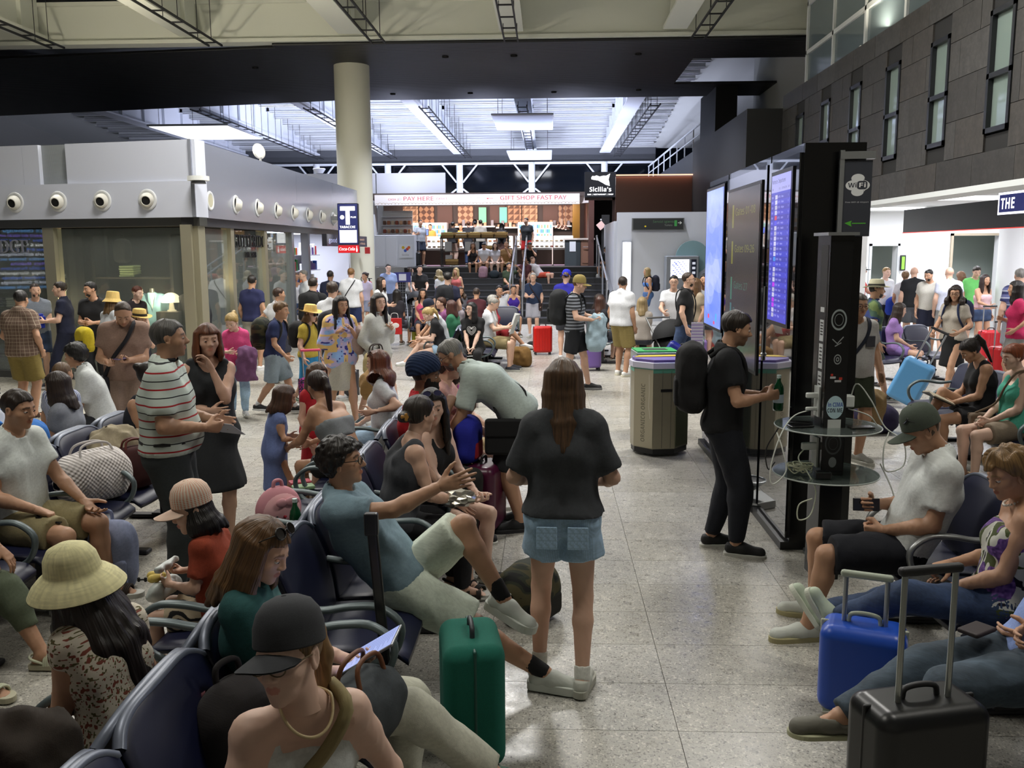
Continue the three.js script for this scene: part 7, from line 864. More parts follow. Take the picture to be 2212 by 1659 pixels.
suitcase('s','bright blue hard suitcase with pale trim and raised handle',[onY(1835,1545,0).x + .04,0,onY(1835,1545,0).z + .02],-22,0x1c4ab0,{w:.38,h:.42,d:.25,zip:0xb8bca8,grip:0xa8b0a0,wheel:0xa8b0a0,handle:.27,hw:.09,hz:0});
suitcase('s','black hard suitcase with two raised steel handle rods',[1.33,0,-3.1],14,0x131416,{w:.44,h:.56,d:.26,ribs:0,handle:.52,hw:.1,hz:.02,rod:0xb0b4b0});
// ---------- the facing bench by the shop ----------
const pB1=person({id:'b1',at:[-3.3,0,-5.38],yaw:78,h:1.78,sex:'m',pose:'sit',lean:[-8,2],head:[0,8,0],skin:'tan',hair:['short',0x2a1c12],top:['tee',0xd0d6d2],bottom:['shorts',0x8f8460,{fr:.82,ease:.024}],shoes:['sandal',0x2a1c12],aR:[-.02,-.36,.26],aL:[.0,-.38,.34],hR:['grip','down'],hL:['relaxed','up'],lL:[.2,.085,.44],lR:[.14,.085,.36],lod:0,label:'man in a white T-shirt and khaki shorts beside the quilted bag'});
phone(pB1,'R','black phone in the hand of the khaki shorts man on the bench',0x0c0c0e);
person({at:[-3.3,0,-4.42],yaw:82,h:1.7,sex:'f',pose:'sit',lean:[-6,2],head:[0,8,0],skin:'tan',hair:['bob:.2',0x2a1c12],top:['tee',0x8a90a8],bottom:['trousers',0x5a6450,{fr:1.6,ease:.03}],shoes:['sandal',0xc4c8ae,0xb8b49c],aL:[.04,-.38,.38],hL:['relaxed','down'],aR:'lap',lL:[.12,.085,.6],lR:[.2,.085,.52],lod:0,label:'person in olive trousers and chunky white sandals at the bench end'});
softBag('white quilted weekend bag lying on the bench seat',[-3.22,.45,-6.12],60,quilt,{w:.5,h:.36,d:.26,pocket:0,handles:0xb8b2b0,hh:.05});
softBag('cream perforated shawl piled on the bench behind the quilted bag',[-3.3,.58,-6.62],40,0xa89c82,{w:.36,h:.28,d:.24,pocket:0,crease:.07,name:'folded_shawl',cat:'shawl'});
softBag('dark red tote bag leaning beside the quilted bag',[-3.1,.45,-6.5],50,0x3a1210,{w:.28,h:.3,d:.16,pocket:0,handles:0x5a2018,hh:.06});
softBag('pale blue backpack standing on the floor by the facing bench',[onY(235,1275,0).x,0,onY(235,1275,0).z],25,0x8a93b0,{w:.36,h:.46,d:.22,pack:true,name:'backpack',zip:0x3a4058});
{const m=solo('key_fob','small black bone shaped key fob on the pale blue backpack','key fob',merge([rod([-.02,0,0],[.02,0,0],.006),ball(.01,-.022,.006,0),ball(.01,-.022,-.006,0),ball(.01,.022,.006,0),ball(.01,.022,-.006,0)]),M(0x0c0c0c,.5));m.position.copy(onY(307,1252,.12));}
person({at:[-3.28,0,-7.1],yaw:80,h:1.68,sex:'f',pose:'sit',lean:[0,6],head:[0,6,0],skin:'tan',hair:['bun',0x1c120d],top:['sleeveless',0x20222c],bottom:['trousers',0x131a3c,{ease:.03}],shoes:['sneaker',0x2a2c34],aR:'lap',aL:'lap',label:'woman with a dark bun and navy trousers behind the striped shirt man'});
{const P=person({at:[-3.9,0,-6.2],yaw:-84,h:1.66,sex:'m',pose:'sit',lean:[6,10],head:[8,6,0],skin:'brown',hair:['curly',0x16100c],top:['tee',0xc8ccd4],bottom:['shorts',0x3a3c44],shoes:['sneaker',0xc8c8c8],aR:'lap',aL:'lap',label:'curly haired boy in white with a bright blue backpack on his back'});wornPack(P,'bright blue backpack on the curly haired boy',0x2a70c0,{w:.3,h:.36,pocket:0x5a6068,dy:.04});}
person({at:[-3.95,0,-5.45],yaw:-88,h:1.62,sex:'f',pose:'sit',lean:[10,20],head:[0,20,0],skin:'light',hair:['short',0x1c1612],top:['tee',0xccd0d2,{collar:0x1c2030}],bottom:['trousers',0x2a2c34],shoes:['sneaker',0xc8c8c8],aR:'lap',aL:'lap',label:'hunched person in a white shirt with a navy collar at the bench'});
person({at:[-4.2,0,-7.55],yaw:175,h:1.22,sex:'m',head:[0,0,0],skin:'tan',hair:['buzz',0x6a5034],top:['shirt',clothTex(64,(u,v)=>(u*8) % 1<.3?[.3,.36,.56] :[.74,.76,.8],6)],bottom:['shorts',0x4a5468],shoes:['sneaker',0xc8c8c8],label:'small boy with cropped fair hair in a striped shirt'});
person({at:[-3.92,0,-7.1],yaw:-90,h:1.5,sex:'f',pose:'sit',head:[0,8,0],skin:'tan',hair:['bob:.22',0x2a1a10],top:['tee',0x8a8e98],bottom:['shorts',0x3a3c44],shoes:['sandal',0xa09880],aR:'lap',aL:'lap',label:'brown haired head seen over the back of the facing bench'});
person({at:[-4.35,0,-8.55],yaw:-62,h:1.64,sex:'f',pose:'sit',lean:[14,20],head:[-20,8,0],skin:'tan',hair:['curly',0x14100d],top:['tee',0xd0d4d2,{sleeve:.9,ease:.03}],bottom:['skirt',0x24262c],shoes:['sandal',0x9a8a70],aR:'lap',aL:'lap',seat:.5,label:'short black haired woman in a loose white blouse'});
// ---------- standing by the shop ----------
person({p:[62,906],yaw:174,h:1.72,sex:'m',w:1.08,head:[8,8,0],skin:'tan',hair:['short',0x17110d],top:['shirt',checkM,{ease:.026,hem:-.06}],bottom:['shorts',0x7a6a34,{fr:.86,ease:.026}],shoes:['sandal',0x3a2618],aL:[.04,-.4,.2],aR:[.06,-.46,.08],label:'man seen from behind in a brown checked shirt and khaki shorts'});
person({p:[92,832],yaw:26,h:1.7,sex:'m',head:[14,0,0],skin:'light',hair:['buzz',0x2a1c14],beard:[0x3a2618,.006],top:['tee',0x7a828e],bottom:['shorts',denimB,{fr:.82}],shoes:['sneaker',0xd8d8d8],aL:'phone',aR:'hang',label:'man in a grey T-shirt with headphones round his neck'});
{const P=person({p:[152,838],yaw:-72,h:1.74,sex:'m',pose:'walk',head:[0,0,0],skin:'light',hair:['short',0x2a2018],top:['tee',0x171c34],bottom:['jeans',0x161c34,{ease:.016}],shoes:['sneaker',0x1a1c24,0xa8a8a8],aR:[-.04,-.28,.3],aL:[-.02,-.28,.28],hR:['grip','in'],label:'man in a navy T-shirt and dark jeans striding past the shop'});held(P,'R','blue and red toy in the hands of the striding man','toy','toy_blaster',merge([rbox(.09,.24,.05,.02),rbox(.05,.08,.1,.02,0,-.04,.05)]),M(0x2a3aa0,.4),[20,0,90]);}
person({hd:[200,607],yaw:4,h:1.76,sex:'m',head:[-34,4,0],skin:'tan',hair:['short',0x120d0a],beard:[0x120d0a,.006],top:['tee',blackTee],bottom:['trousers',0x17181c],shoes:['sneaker',0xc8c8c8],aL:'phone',aR:'phone',label:'bearded man in a black T-shirt with a neck chain by the lamp'});
{const P=person({hd:[236,634],yaw:150,h:1.6,sex:'f',head:[0,6,0],skin:'light',hair:['bob:.2',0x6a5030],hat:['bucket',strawY],top:['tee',0xc4c8cc],bottom:['shorts',0x8a8a80],shoes:['sneaker',0xd0d0d0],aL:'hang',aR:'hang',label:'person in a straw bucket hat carrying a yellow bag'});softBag('bright yellow square bag on the bucket hat person',onY(185,760,.72),-30,0xb8a418,{w:.3,h:.36,d:.16,pocket:0x1c1a10});}
{const P=person({at:[-4.35,0,-9.1],yaw:18,h:1.76,sex:'m',w:1.1,head:[8,36,0],skin:'tan',hair:['receding',0x4a3a2a],top:['tee',0x8c7264,{ease:.024}],bottom:['shorts',0x8c7668,{fr:.85}],shoes:['sneaker',0xc8c8c8],aL:[-.12,-.28,.26],aR:[-.04,-.3,.28],hL:['grip','up'],hR:['grip','up'],label:'balding man in a beige T-shirt looking down at his phone'});phone(P,'L','phone held by the balding man in beige',0x6a5a7a);slung(P,'dark crossbody bag worn by the balding man in beige',0x1c1c22,{side:-1,w:.24,h:.24,r:.02});}
person({hd:[294,674],yaw:40,h:1.42,sex:'c',head:[30,6,0],skin:'light',hair:['bob:.12',0x6a4a2a],hat:['fedora',strawY,0x17130f],top:['tee',0x141a2c],bottom:['shorts',0x1c2438],shoes:['sneaker',0xc8c8c8],aL:[-.08,.02,.18],hL:['fist','in'],label:'child in a straw fedora with a black band'});
person({hd:[290,616],yaw:60,h:1.66,sex:'f',head:[10,10,0],skin:'fair',hair:['short',0x5a2c1c],top:['tee',0x1a1216],bottom:['trousers',0x1a1c22],shoes:['sneaker',0x303030],label:'short red haired woman in black behind the fedora child'});
{const P=person({hd:[506,676],yaw:20,h:1.4,sex:'c',head:[-26,26,0],skin:'fair',hair:['ponyhigh:.12',0xb89a5c],top:['tee',0xd04a80,{sleeve:1.7}],bottom:['jeans',denimL],shoes:['sneaker',0xc8c8c8],aL:[-.06,-.3,.24],aR:[-.02,-.26,.26],hL:['grip','in'],label:'blonde girl in a bright pink sweater with headphones'});
softBag('mauve jacket draped over the blonde girl arm',P.world(P.J.aL.W.clone().add(V(.05,-.36,.02))),20,0x6a4468,{w:.26,h:.44,d:.14,pocket:0,crease:.06,name:'draped_jacket',cat:'jacket'});}
person({p:[552,800],yaw:168,h:1.78,sex:'m',head:[14,0,0],skin:'tan',hair:['short',0x1c130d],top:['polo',0x262a52],bottom:['shorts',0xb0aa9c,{fr:.85}],shoes:['sneaker',0xd8d8d8,0xd0d0d0],label:'man seen from behind in a navy polo and cream shorts'});
person({hd:[597,622],yaw:150,h:1.6,sex:'c',head:[-30,0,0],skin:'tan',hair:['short',0x3a2416],top:['tee',0xd4d6da],bottom:['shorts',0x3a3c48],shoes:['sneaker',0xc0c0c0],aL:'hip',label:'boy in a white T-shirt beside the navy polo man'});
{const P=person({p:[600,894],yaw:84,h:1.52,sex:'m',pose:'walk',lean:8,head:[0,6,0],skin:'tan',hair:['crop',0x6a4e2e],top:['tee',0x1c2850],bottom:['shorts',0x8a9aa4,{fr:.92,ease:.024}],shoes:['sneaker',0x16171a,0xd0d0d0],socks:0xd0d0d0,aR:[.03,-.46,.2],aL:[.04,-.4,-.1],hR:['grip','in'],label:'boy in a navy T-shirt walking with a camouflage backpack'});wornPack(P,'camouflage backpack on the walking boy',camo,{w:.32,h:.42,d:.2,pocket:0x24241c,strap:0x1a1a1a});}
suitcase('s','purple floral trolley bag with a pink handle pulled by the boy',[onY(680,900,0).x,0,onY(680,900,0).z],20,0,{mat:pinkFloral,w:.38,h:.48,d:.22,handle:.42,hw:.11,grip:0xd04a6a,tilt:-14});
{const P=person({hd:[664,664],yaw:66,h:1.42,sex:'c',pose:'walk',head:[0,6,0],skin:'light',hair:['bob:.13',0x6a4a2a],hat:['fedora',strawY],glasses:['eye',0x141414,0x141414],top:['tee',0xb09a38],bottom:['shorts',0x2a80b0,{fr:.95}],shoes:['sneaker',0x6a7a6a],label:'child in a straw hat, sunglasses and yellow top'});wornPack(P,'small black backpack on the straw hat child',0x17171a,{w:.26,h:.36});}
{const P=person({hd:[732,637],yaw:36,h:1.66,sex:'f',w:1.08,pose:'walk',head:[4,4,0],skin:'tan',hair:['long:.26',0x17100c],top:['shirt',lilacPrint,{ease:.03,sleeve:1.3,hem:-.14}],bottom:['skirt',0xb8b4a8,{len:.5}],shoes:['sneaker',0xc8c8c8],aR:'strap',aL:[-.06,-.1,.2],hR:['fist','in'],label:'dark haired woman in a lilac print shirt with a black backpack'});wornPack(P,'large black backpack on the lilac print woman',0x101012,{w:.36,h:.5,d:.24});}
suitcase('s','dark cabin case with a tall steel handle beside the lilac print woman',[onY(752,862,0).x,0,onY(752,862,0).z],10,0x2a2a30,{w:.34,h:.4,d:.2,handle:.56,hw:.1});
{const P=person({hd:[814,632],yaw:60,h:1.68,sex:'f',pose:'walk',head:[-20,0,0],skin:'light',hair:['long:.46',0x1c130e],top:['jacket',0xbfc0b8,{ease:.02,hem:.0}],bottom:['skirt',0xb4b0a4,{len:.4}],shoes:['sneaker',0xc8c8c8],aR:[.03,-.44,.1],aL:'strap',label:'long haired woman in a white denim jacket'});softBag('cream canvas tote with red bows on the white jacket woman arm',P.world(P.J.aR.W.clone().add(V(-.04,-.24,.04))),60,0xb8a87a,{w:.38,h:.28,d:.12,pocket:0,handles:0x2a1c18,hh:.08});softBag('blush drawstring backpack behind the white jacket woman',P.world(V(-.2,.9,-.22)),40,0xa89088,{w:.28,h:.36,d:.2,pocket:0});}
// ---------- further along the aisle ----------
{const P=person({hd:[674,597],yaw:178,h:1.78,sex:'m',w:1.06,skin:'light',hair:['buzz',0x2a1c14],top:['tee',0x121316],bottom:['shorts',0x24252a],shoes:['sneaker',0x202020],aL:'phone',aR:'hang',label:'man in black seen from behind with a sports backpack'});wornPack(P,'black sports backpack with a green mark',0x0e0f11,{w:.34,h:.46});}
person({hd:[716,608],yaw:170,h:1.76,sex:'m',head:[10,0,0],skin:'light',hair:['crop',0x3a2616],top:['tee',0xd4d6da],bottom:['shorts',0x44464e],shoes:['sneaker',0xc0c0c0],label:'brown haired man in white seen from behind by the lilac woman'});
{const P=person({hd:[757,577],yaw:176,h:1.84,sex:'m',skin:'light',hair:['short',0x8a6236],top:['tee',0xd8dade,{ease:.026}],bottom:['shorts',0x22305a],shoes:['sneaker',0xd0d0d0],label:'tall sandy haired man in white with a camera strap'});slung(P,'black camera hanging at the tall sandy haired man side',0x101012,{side:1,w:.14,h:.1,d:.08,flap:0});}
for (const [x,y,h,yaw,sex,sk,hair,top,bot,l,o] of [
[637,588,1.66,40,'f','tan',['bun',0x6a4a2c],['tank',0xd8dade],['shorts',denimB],'woman in a white tank top by the tobacconist door',{aL:'phone'}],
[658,582,1.78,-60,'m','light',['short',0x77736c],['tee',0xd4d6da],['shorts',0x8a8474],'grey haired man in white facing the tank top woman',{}],
[712,583,1.76,176,'m','brown',['buzz',0x1a120c],['tee',0x141c36],['trousers',0x1c1e26],'cropped haired man in navy at the tobacconist shelves',{}],
[790,588,1.62,-30,'f','tan',['bun',0x2a1a10],['tee',0xb8b0c4],['shorts',0x8a90a0],'woman with a dark bun by the cream column',{}],
[838,569,1.83,20,'m','fair',['short',0x17110d],['shirt',0x8a9cc4],['trousers',0x3a3e4a],'man with glasses in a light blue shirt holding a red carrier bag',{glasses:['eye',0x141414]}],
[820,598,1.66,70,'f','light',['long:.3',0x2a1c14],['tee',0xd0d2d4],['shorts',0xb4b0a8],'dark haired woman in white checking her phone',{aR:'phone',aL:'phone'}],
[906,572,1.78,12,'m','light',['short',0x15100c],['tee',0x0f1012],['trousers',0x14151a],'man in black pushing the pushchair',{aL:[.0,-.36,.34],aR:[.0,-.36,.34]}],
[884,577,1.66,100,'f','light',['long:.3',0x2c1c12],['tee',0xc8cacc],['shorts',0x6a6c78],'long haired woman behind the man with the pushchair',{}],
[950,582,1.66,-120,'f','light',['wavy:.22',0x9a8a64],['tee',0xc4c6ca],['shorts',0x7a8090],'woman with wavy fair hair near the steps',{}],
[986,578,1.66,-20,'f','tan',['long:.22',0xb09a6a],['tank',0xb05a58],['shorts',0x5a6a8a],'blonde woman in a coral top near the steps',{}],
]) person({hd:[x,y],yaw,h,sex,skin:sk,hair,top,bottom:bot,shoes:['sneaker',0xb8b8b8],label:l,...o});
{const P=person({hd:[966,586],yaw:172,h:1.8,sex:'m',skin:'light',hair:['short',0x15110f],top:['tee',0x161a34],bottom:['trousers',0x1c1e28],shoes:['sneaker',0x303030],label:'dark haired man in navy seen from behind near the steps'});wornPack(P,'dark backpack of the navy man near the steps',0x14161c,{w:.34,h:.48});}
{const p=onY(853,735,.62),t=thing('carrier_bag','glossy red printed carrier bag hanging from the light blue shirt man','bag',onY(853,722,.35),10);part(t,'bag_body',rbox(.32,.36,.12,.01,0,.18,0),M(0xb01c1c,.4));part(t,'bag_print',[ball(.09,.02,.2,.055,1,.7,.15),ball(.05,-.08,.26,.055,1,.7,.2)],M(0xd8d0cc,.5));part(t,'bag_handle',tube([[-.08,.36,0],[-.06,.46,0],[.06,.46,0],[.08,.36,0]],.006),M(0xd8d8d8,.5));}
// pushchair with a child, luggage cart
{const p=onY(900,712,0),t=thing('pushchair','black pushchair with a hood and a chrome frame','pushchair',p,14);part(t,'hood',tf(new THREE.SphereGeometry(.26,20,10,0,Math.PI*2,0,Math.PI*.55),0,.82,-.08,-30,0,0),M(0x15161a,.7,{side:THREE.DoubleSide}));part(t,'seat_shell',rbox(.38,.5,.12,.05,0,.62,-.16,-22),M(0x1a1b20,.7));part(t,'footrest',rbox(.34,.06,.34,.03,0,.42,.14,10),M(0x1a1b20,.7));for (const s of [-1,1]) {part(t,'frame',[rod([s*.24,.12,.36],[s*.24,.98,-.42],.015),rod([s*.24,.12,-.3],[s*.24,.6,.0],.013)],chrome);for (const z of [.36,-.3]) part(t,'wheel',tf(new THREE.TorusGeometry(.1,.022,8,20),s*.26,.12,z,0,90,0),M(0x141416,.7));}part(t,'handlebar',rod([-.24,.98,-.42],[.24,.98,-.42],.018),blackPl);part(t,'blanket',rbox(.3,.1,.3,.05,0,.52,.05),M(0xb8b4ac,.9));
person({at:[p.x,.1,p.z - .02],yaw:14,h:.82,sex:'c',pose:'sit',seat:.42,lean:-18,head:[-20,0,0],skin:'light',hair:['buzz',0x3a2a1c],top:['tee',0xb8bcc0],bottom:['shorts',0x6a6e78],aL:'lap',aR:'lap',lL:[.08,.36,.2],lR:[.08,.36,.2],label:'toddler sitting in the black pushchair'});
const c=onY(865,702,0),k=thing('luggage_cart','wire luggage cart with a blue and white plate','trolley',[c.x,0,c.z - .6],5);part(k,'plate',box(.5,.3,.03,0,1.4,0),M(0x2a2c70,.5));part(k,'plate_label',box(.22,.2,.01,0,1.4,.02),M(0xc8cad0,.6));const w=[];for (let i=0;i<9;i++) w.push(rod([-.3 + i*.075,.3,0],[-.3 + i*.075,1.3,0],.006,4));for (let i=0;i<7;i++) w.push(rod([-.3,.3 + i*.16,0],[.3,.3 + i*.16,0],.006,4));const wm=part(k,'wire_grid',w,steel);wm.userData.kind='stuff';for (const s of [-1,1]) part(k,'post',rod([s*.3,.05,0],[s*.3,1.55,0],.02),steel);part(k,'deck',box(.6,.03,.7,0,.2,.3),steel);for (const s of [-1,1]) part(k,'wheel',cyl(.07,.07,.04,s*.27,.07,.3,0,0,90),blackPl);
suitcase('s','yellow cabin case with a tall handle beside the pushchair',[onY(905,745,0).x,0,onY(905,745,0).z],20,0xa8a820,{w:.32,h:.4,d:.2,handle:.5,hw:.14});}
// ---------- mid benches near the steps ----------
const MX=-1.2,ML=-1.9;
{const P=person({at:[-1.28,0,-15.35],yaw:-4,h:1.68,sex:'f',w:1.05,pose:'sit',lean:[-2,6],head:[-34,-2,0],skin:'fair',hair:['long:.3',0x0c0a0c],glasses:['eye',0x141414],top:['tee',0x0f0f12],bottom:['trousers',0x0f0f12],shoes:['flat',0x101010],aL:[-.1,-.44,.3],aR:[-.1,-.44,.3],label:'black haired woman with glasses in a black T-shirt with a white heart print'});const J=P.J;const tx=canvasTex(128,128,(x)=>{x.fillStyle='#101012';x.fillRect(0,0,128,128);x.strokeStyle='#d0d0d0';x.lineWidth=5;for (let i=0;i<3;i++) {const s=1 - i*.3;x.beginPath();x.moveTo(64,64 + 52*s);x.bezierCurveTo(64 - 80*s,64,64 - 40*s,64 - 70*s,64,64 - 22*s);x.bezierCurveTo(64 + 40*s,64 - 70*s,64 + 80*s,64,64,64 + 52*s);x.stroke();}});const m=part(P.root,'heart_print',sheet(.2,.2,6,6,(x,y)=>[x,y,-x*x*1.6 - Math.max(0,-y)*.12]),M(0xffffff,.9,{map:tx}));m.position.copy(J.P2.clone().add(V(0,-.0,.178)));}
for (const [at,yaw,h,sex,sk,hair,top,bot,l,o] of [
[[-1.85,0,-15.5],-80,1.58,'f','fair',['pony:.22',0xb89c62],['tee',0x121216],['shorts',denimL,{fr:.4}],'blonde girl in black with bare crossed legs and denim shorts',{lean:[10,18],head:[10,30,0],aR:'phone',aL:'phone',lR:[.0,.3,.62],kR:[0,1,.4],shoes:['sneaker',0xd8d8d8]}],
[[-1.9,0,-16.3],-70,1.74,'m','tan',['short',0x2a1c12],['polo',0xc8ccd0],['shorts',0x4a5068],'man in a navy cap and white polo on the bench',{hat:['cap',0x141c30],lean:[14,22],head:[0,20,0],aR:'knee',aL:'knee'}],
[[-2.0,0,-17.2],-66,1.66,'f','light',['pony:.2',0x4a2c1c],['tee',0x7a4470],['shorts',denimB],'woman in a mauve T-shirt with her hand at her mouth',{aL:'chin',aR:'knee'}],
[[-1.75,0,-17.6],-60,1.66,'f','tan',['bunlow',0x1c120d],['tee',0x8a8288],['shorts',0x3a3a44],'dark haired woman behind the mauve T-shirt woman',{}],
[[-1.75,0,-16.6],-110,1.6,'f','light',['bob:.2',0x4a2418],['tee',0x2a6a4a],['shorts',0x3a3a44],'brown haired woman in green behind the cap man',{}],
[[-1.1,0,-16.6],84,1.76,'m','light',['short',0x9a968e],['tee',0xd4d6da],['shorts',0x8a7c58,{fr:.9}],'grey haired man in white reading a newspaper',{head:[0,24,0],aR:[-.06,-.22,.36],aL:[-.08,-.22,.36],shoes:['sneaker',0x3a3c44]}],
[[-1.1,0,-17.3],84,1.74,'m','tan',['short',0xa8a49c],['tee',0xb8b4b0],['shorts',0xb4b2ac,{fr:.85}],'white haired man in pale shorts with legs crossed',{lR:[0,.42,.62],kR:[0,1,.4],shoes:['canvas',0xd4d4d4]}],
[[-1.1,0,-18.0],84,1.66,'f','tan',['bob:.2',0x3a2a1c],['tee',0xb02a3a],['shorts',0x6a8a90],'woman in red beside the white haired man',{}],
[[-2.9,0,-20.9],8,1.7,'f','tan',['long:.3',0x1c120d],['tank',0xb84a68],['shorts',0x3a3a48],'dark haired woman in pink on the crowded bench',{}],
[[-2.3,0,-20.9],170,1.74,'m','light',['bald',0x8a6a4a],['tee',0xc8ccd2],['shorts',0x4a4a54],'bald man in white on the crowded bench',{}],
[[-1.65,0,-20.8],176,1.7,'m','tan',['receding',0x3a2a1c],['tee',0x4a1c24],['shorts',0x4a4a54],'balding man in dark red on the crowded bench',{}],
[[-3.5,0,-20.8],160,1.66,'f','tan',['long:.34',0x17100c],['tee',0x24222a],['shorts',0x4a4a54],'long haired woman in dark clothes on the crowded bench',{}],
[[-1.2,0,-22.0],20,1.72,'m','tan',['short',0x1c140e],['tee',0xc4c6cc],['shorts',0x4a4a54],'man resting a raised arm on his head',{aL:[-.02,.18,.02],hL:['relaxed','down']}],
[[-.9,0,-23.4],10,1.64,'f','tan',['bun',0x2a1a10],['tank',0x3a1c8a],['shorts',0x3a3a44],'woman in a bright purple vest below the handrails',{}],
[[-2.2,0,-22.6],20,1.62,'f','tan',['wavy:.24',0x4a3420],['tee',0x5a5a62],['shorts',0x3a3a44],'wavy haired woman at the foot of the steps',{}],
]) person({at,yaw,h,sex,skin:sk,pose:'sit',hair,top,bottom:bot,shoes:['sandal',0x4a3a2c],aL:'lap',aR:'lap',label:l,...o});
{const m=solo('newspaper','folded pale newspaper held by the grey haired reader','newspaper',merge([box(.3,.38,.006,-.14,0,0,-20,16,0),box(.3,.38,.006,.14,0,0,-20,-16,0)]),M(0xb8bab8,.8));m.position.set(-.62,.86,-16.6);m.rotation.y=-1.5;}
softBag('dark red cloth bag on the grey haired reader lap',[-.85,.55,-16.95],80,0x8a141c,{w:.3,h:.2,d:.16,pocket:0,cell:.02});
softBag('khaki canvas holdall on the floor before the heart print woman',onY(1018,812,0),20,0x7a7052,{w:.42,h:.32,d:.24,pocket:0,handles:0x1c1814,hh:.1,cell:.018});bottle('green water bottle on the floor beside the khaki holdall',onY(981,812,0));
softBag('tan leather slouch bag on the floor behind the khaki holdall',onY(1122,792,0),-10,0x7a5a2c,{w:.42,h:.36,d:.2,pocket:0,crease:.05,cell:.018});
{const t=thing('paper_bag','white paper carrier bag with dark handles on the floor','bag',onY(1012,880,0),30);part(t,'bag_body',rbox(.26,.32,.12,.008,0,.16,0),M(0xb4aca4,.7));part(t,'bag_handle',tube([[-.06,.32,.05],[-.05,.42,.05],[.05,.42,.05],[.06,.32,.05]],.006),blackPl);}
softBag('tan cloth bag hanging on the bench behind the turbaned man',onY(812,862,.5),60,0x8a6a3c,{w:.36,h:.34,d:.2,pocket:0,crease:.05,cell:.018});
softBag('small black camera bag on the floor by the red case',onY(1152,755,0),0,0x1a1a1c,{w:.26,h:.16,d:.14,pocket:0,cell:.02});
suitcase('s','bright red hard suitcase on the aisle floor',onY(1172,766,0),8,0xb81810,{w:.4,h:.56,d:.24,ribs:1});
suitcase('s','lilac suitcase behind the man in the khaki cap',onY(1276,800,0),12,0x7a60a8,{w:.36,h:.52,d:.24});
// ---------- aisle, facing the kiosk ----------
{const P=person({p:[1242,842],yaw:74,h:1.8,sex:'m',pose:'walk',head:[4,10,0],skin:'light',hair:['short',0x6a4a2c],hat:['cap',0x8a7a44],top:['tee',clothTex(64,(u,v)=>(v*4) % 1<.5?[.14,.15,.17] :[.5,.52,.55],5)],bottom:['shorts',0x14161c],shoes:['sneaker',0x131417,0x6a6a6a],aL:[-.04,-.28,.3],aR:[-.02,-.3,.3],hR:['grip','up'],lL:[.08,.085,.2],lR:[.08,.1,-.22],label:'man in a khaki cap and grey striped T-shirt walking with a big rucksack'});wornPack(P,'big charcoal rucksack on the man in the khaki cap',0x17191c,{w:.36,h:.56,d:.26});softBag('bundle of pale blue and white clothes carried by the khaki cap man',P.world(V(.02,.62,.34)),70,0x9ab0bc,{w:.4,h:.58,d:.24,pocket:0,crease:.07,cell:.02,name:'clothes_bundle',cat:'clothes'});}
person({hd:[1222,583],yaw:170,h:1.8,sex:'m',head:[0,10,0],skin:'light',hair:['short',0x4a3420],hat:['cap',0x1a24b0],hatYaw:160,top:['tee',0x1c1c8a],bottom:['shorts',0x3a3c44],shoes:['sneaker',0xc0c0c0],label:'person in a bright blue cap and blue T-shirt behind the khaki cap man'});
person({p:[1342,812],yaw:138,h:1.74,sex:'m',w:1.16,head:[26,0,0],skin:'tan',hair:['short',0x2a1c12],top:['tee',0xd8dade,{ease:.026}],bottom:['shorts',0x8a7a48,{fr:.92,ease:.026}],shoes:['sneaker',0xd8d8d4,0xc8c4b0],lL:[.12,.085,.06],lR:[.12,.085,-.04],label:'stout man in a white T-shirt and khaki cargo shorts'});
for (const [x,y,h,yaw,sex,sk,hair,top,bot,l,o] of [
[1456,594,1.74,-8,'m','light',['short',0x1a130e],['tee',0xd4d6da],['trousers',0x24262c],'young man with round glasses in white pushing a buggy',{glasses:['eye',0x101010],aL:'fwd',aR:'fwd'}],
[1482,586,1.84,76,'m','light',['receding',0x3a2a1e],['tee',0x0e0f12],['jeans',denimB],'cropped haired man in black striding past the blue screen',{pose:'walk',glasses:['eye',0x2a2420],beard:[0x2a1c12,.006]}],
[1506,600,1.68,-70,'f','light',['long:.4',0x6a4c2e],['tee',0xa89a84],['shorts',0x8a8274],'woman with long brown hair beside the striding man',{}],
[1400,575,1.68,-80,'f','tan',['long:.22',0xa08a5a],['strapless',0x4a7ac0,{topY:.03,hem:.25}],['shorts',0x4a6a9a],'woman in a blue bikini top with a dark backpack',{at:[onZ(1400,600,-26.6).x,0,-26.6]}],
[1294,575,1.62,70,'f','fair',['bob:.18',0x4a2c1c],['tee',0xc8cac8],['shorts',0xc4c6c4],'woman in white with a mustard backpack at the stair foot',{aR:'fwd',aL:'fwd'}],
[1152,590,1.62,-4,'m','light',['short',0xb0aca6],['tee',0x1c2c48],['shorts',clothTex(64,(u,v)=>((u*6) % 1<.3) !==((v*6) % 1<.3)?[.34,.34,.42] :[.72,.72,.74],5),{fr:.9}],'elderly man in navy and plaid shorts at the stair foot',{aR:'phone',glasses:['eye',0x3a3a3a]}],
[1522,590,1.76,-10,'m','tan',['short',0x15100c],['tee',0xd0d4da],['shorts',0x5a5a60],'man in white half hidden by the blue screen',{}],
]) {const P=person({hd:[x,y],yaw,h,sex,skin:sk,hair,top,bottom:bot,shoes:['sneaker',0xb4b4b4],label:l,...o});if (l.includes('dark backpack')) wornPack(P,'dark backpack of the bikini top woman',0x15182a,{w:.3,h:.46});if (l.includes('mustard')) wornPack(P,'mustard backpack of the woman in white',0x8a6018,{w:.3,h:.42});if (l.includes('striding past')) slung(P,'grey messenger bag on the striding man in black',0x2c2d30,{side:1,w:.34,h:.28,d:.1});if (l.includes('plaid')) slung(P,'brown shoulder pouch of the elderly man in plaid shorts',0x2a1814,{side:1,w:.2,h:.2});}
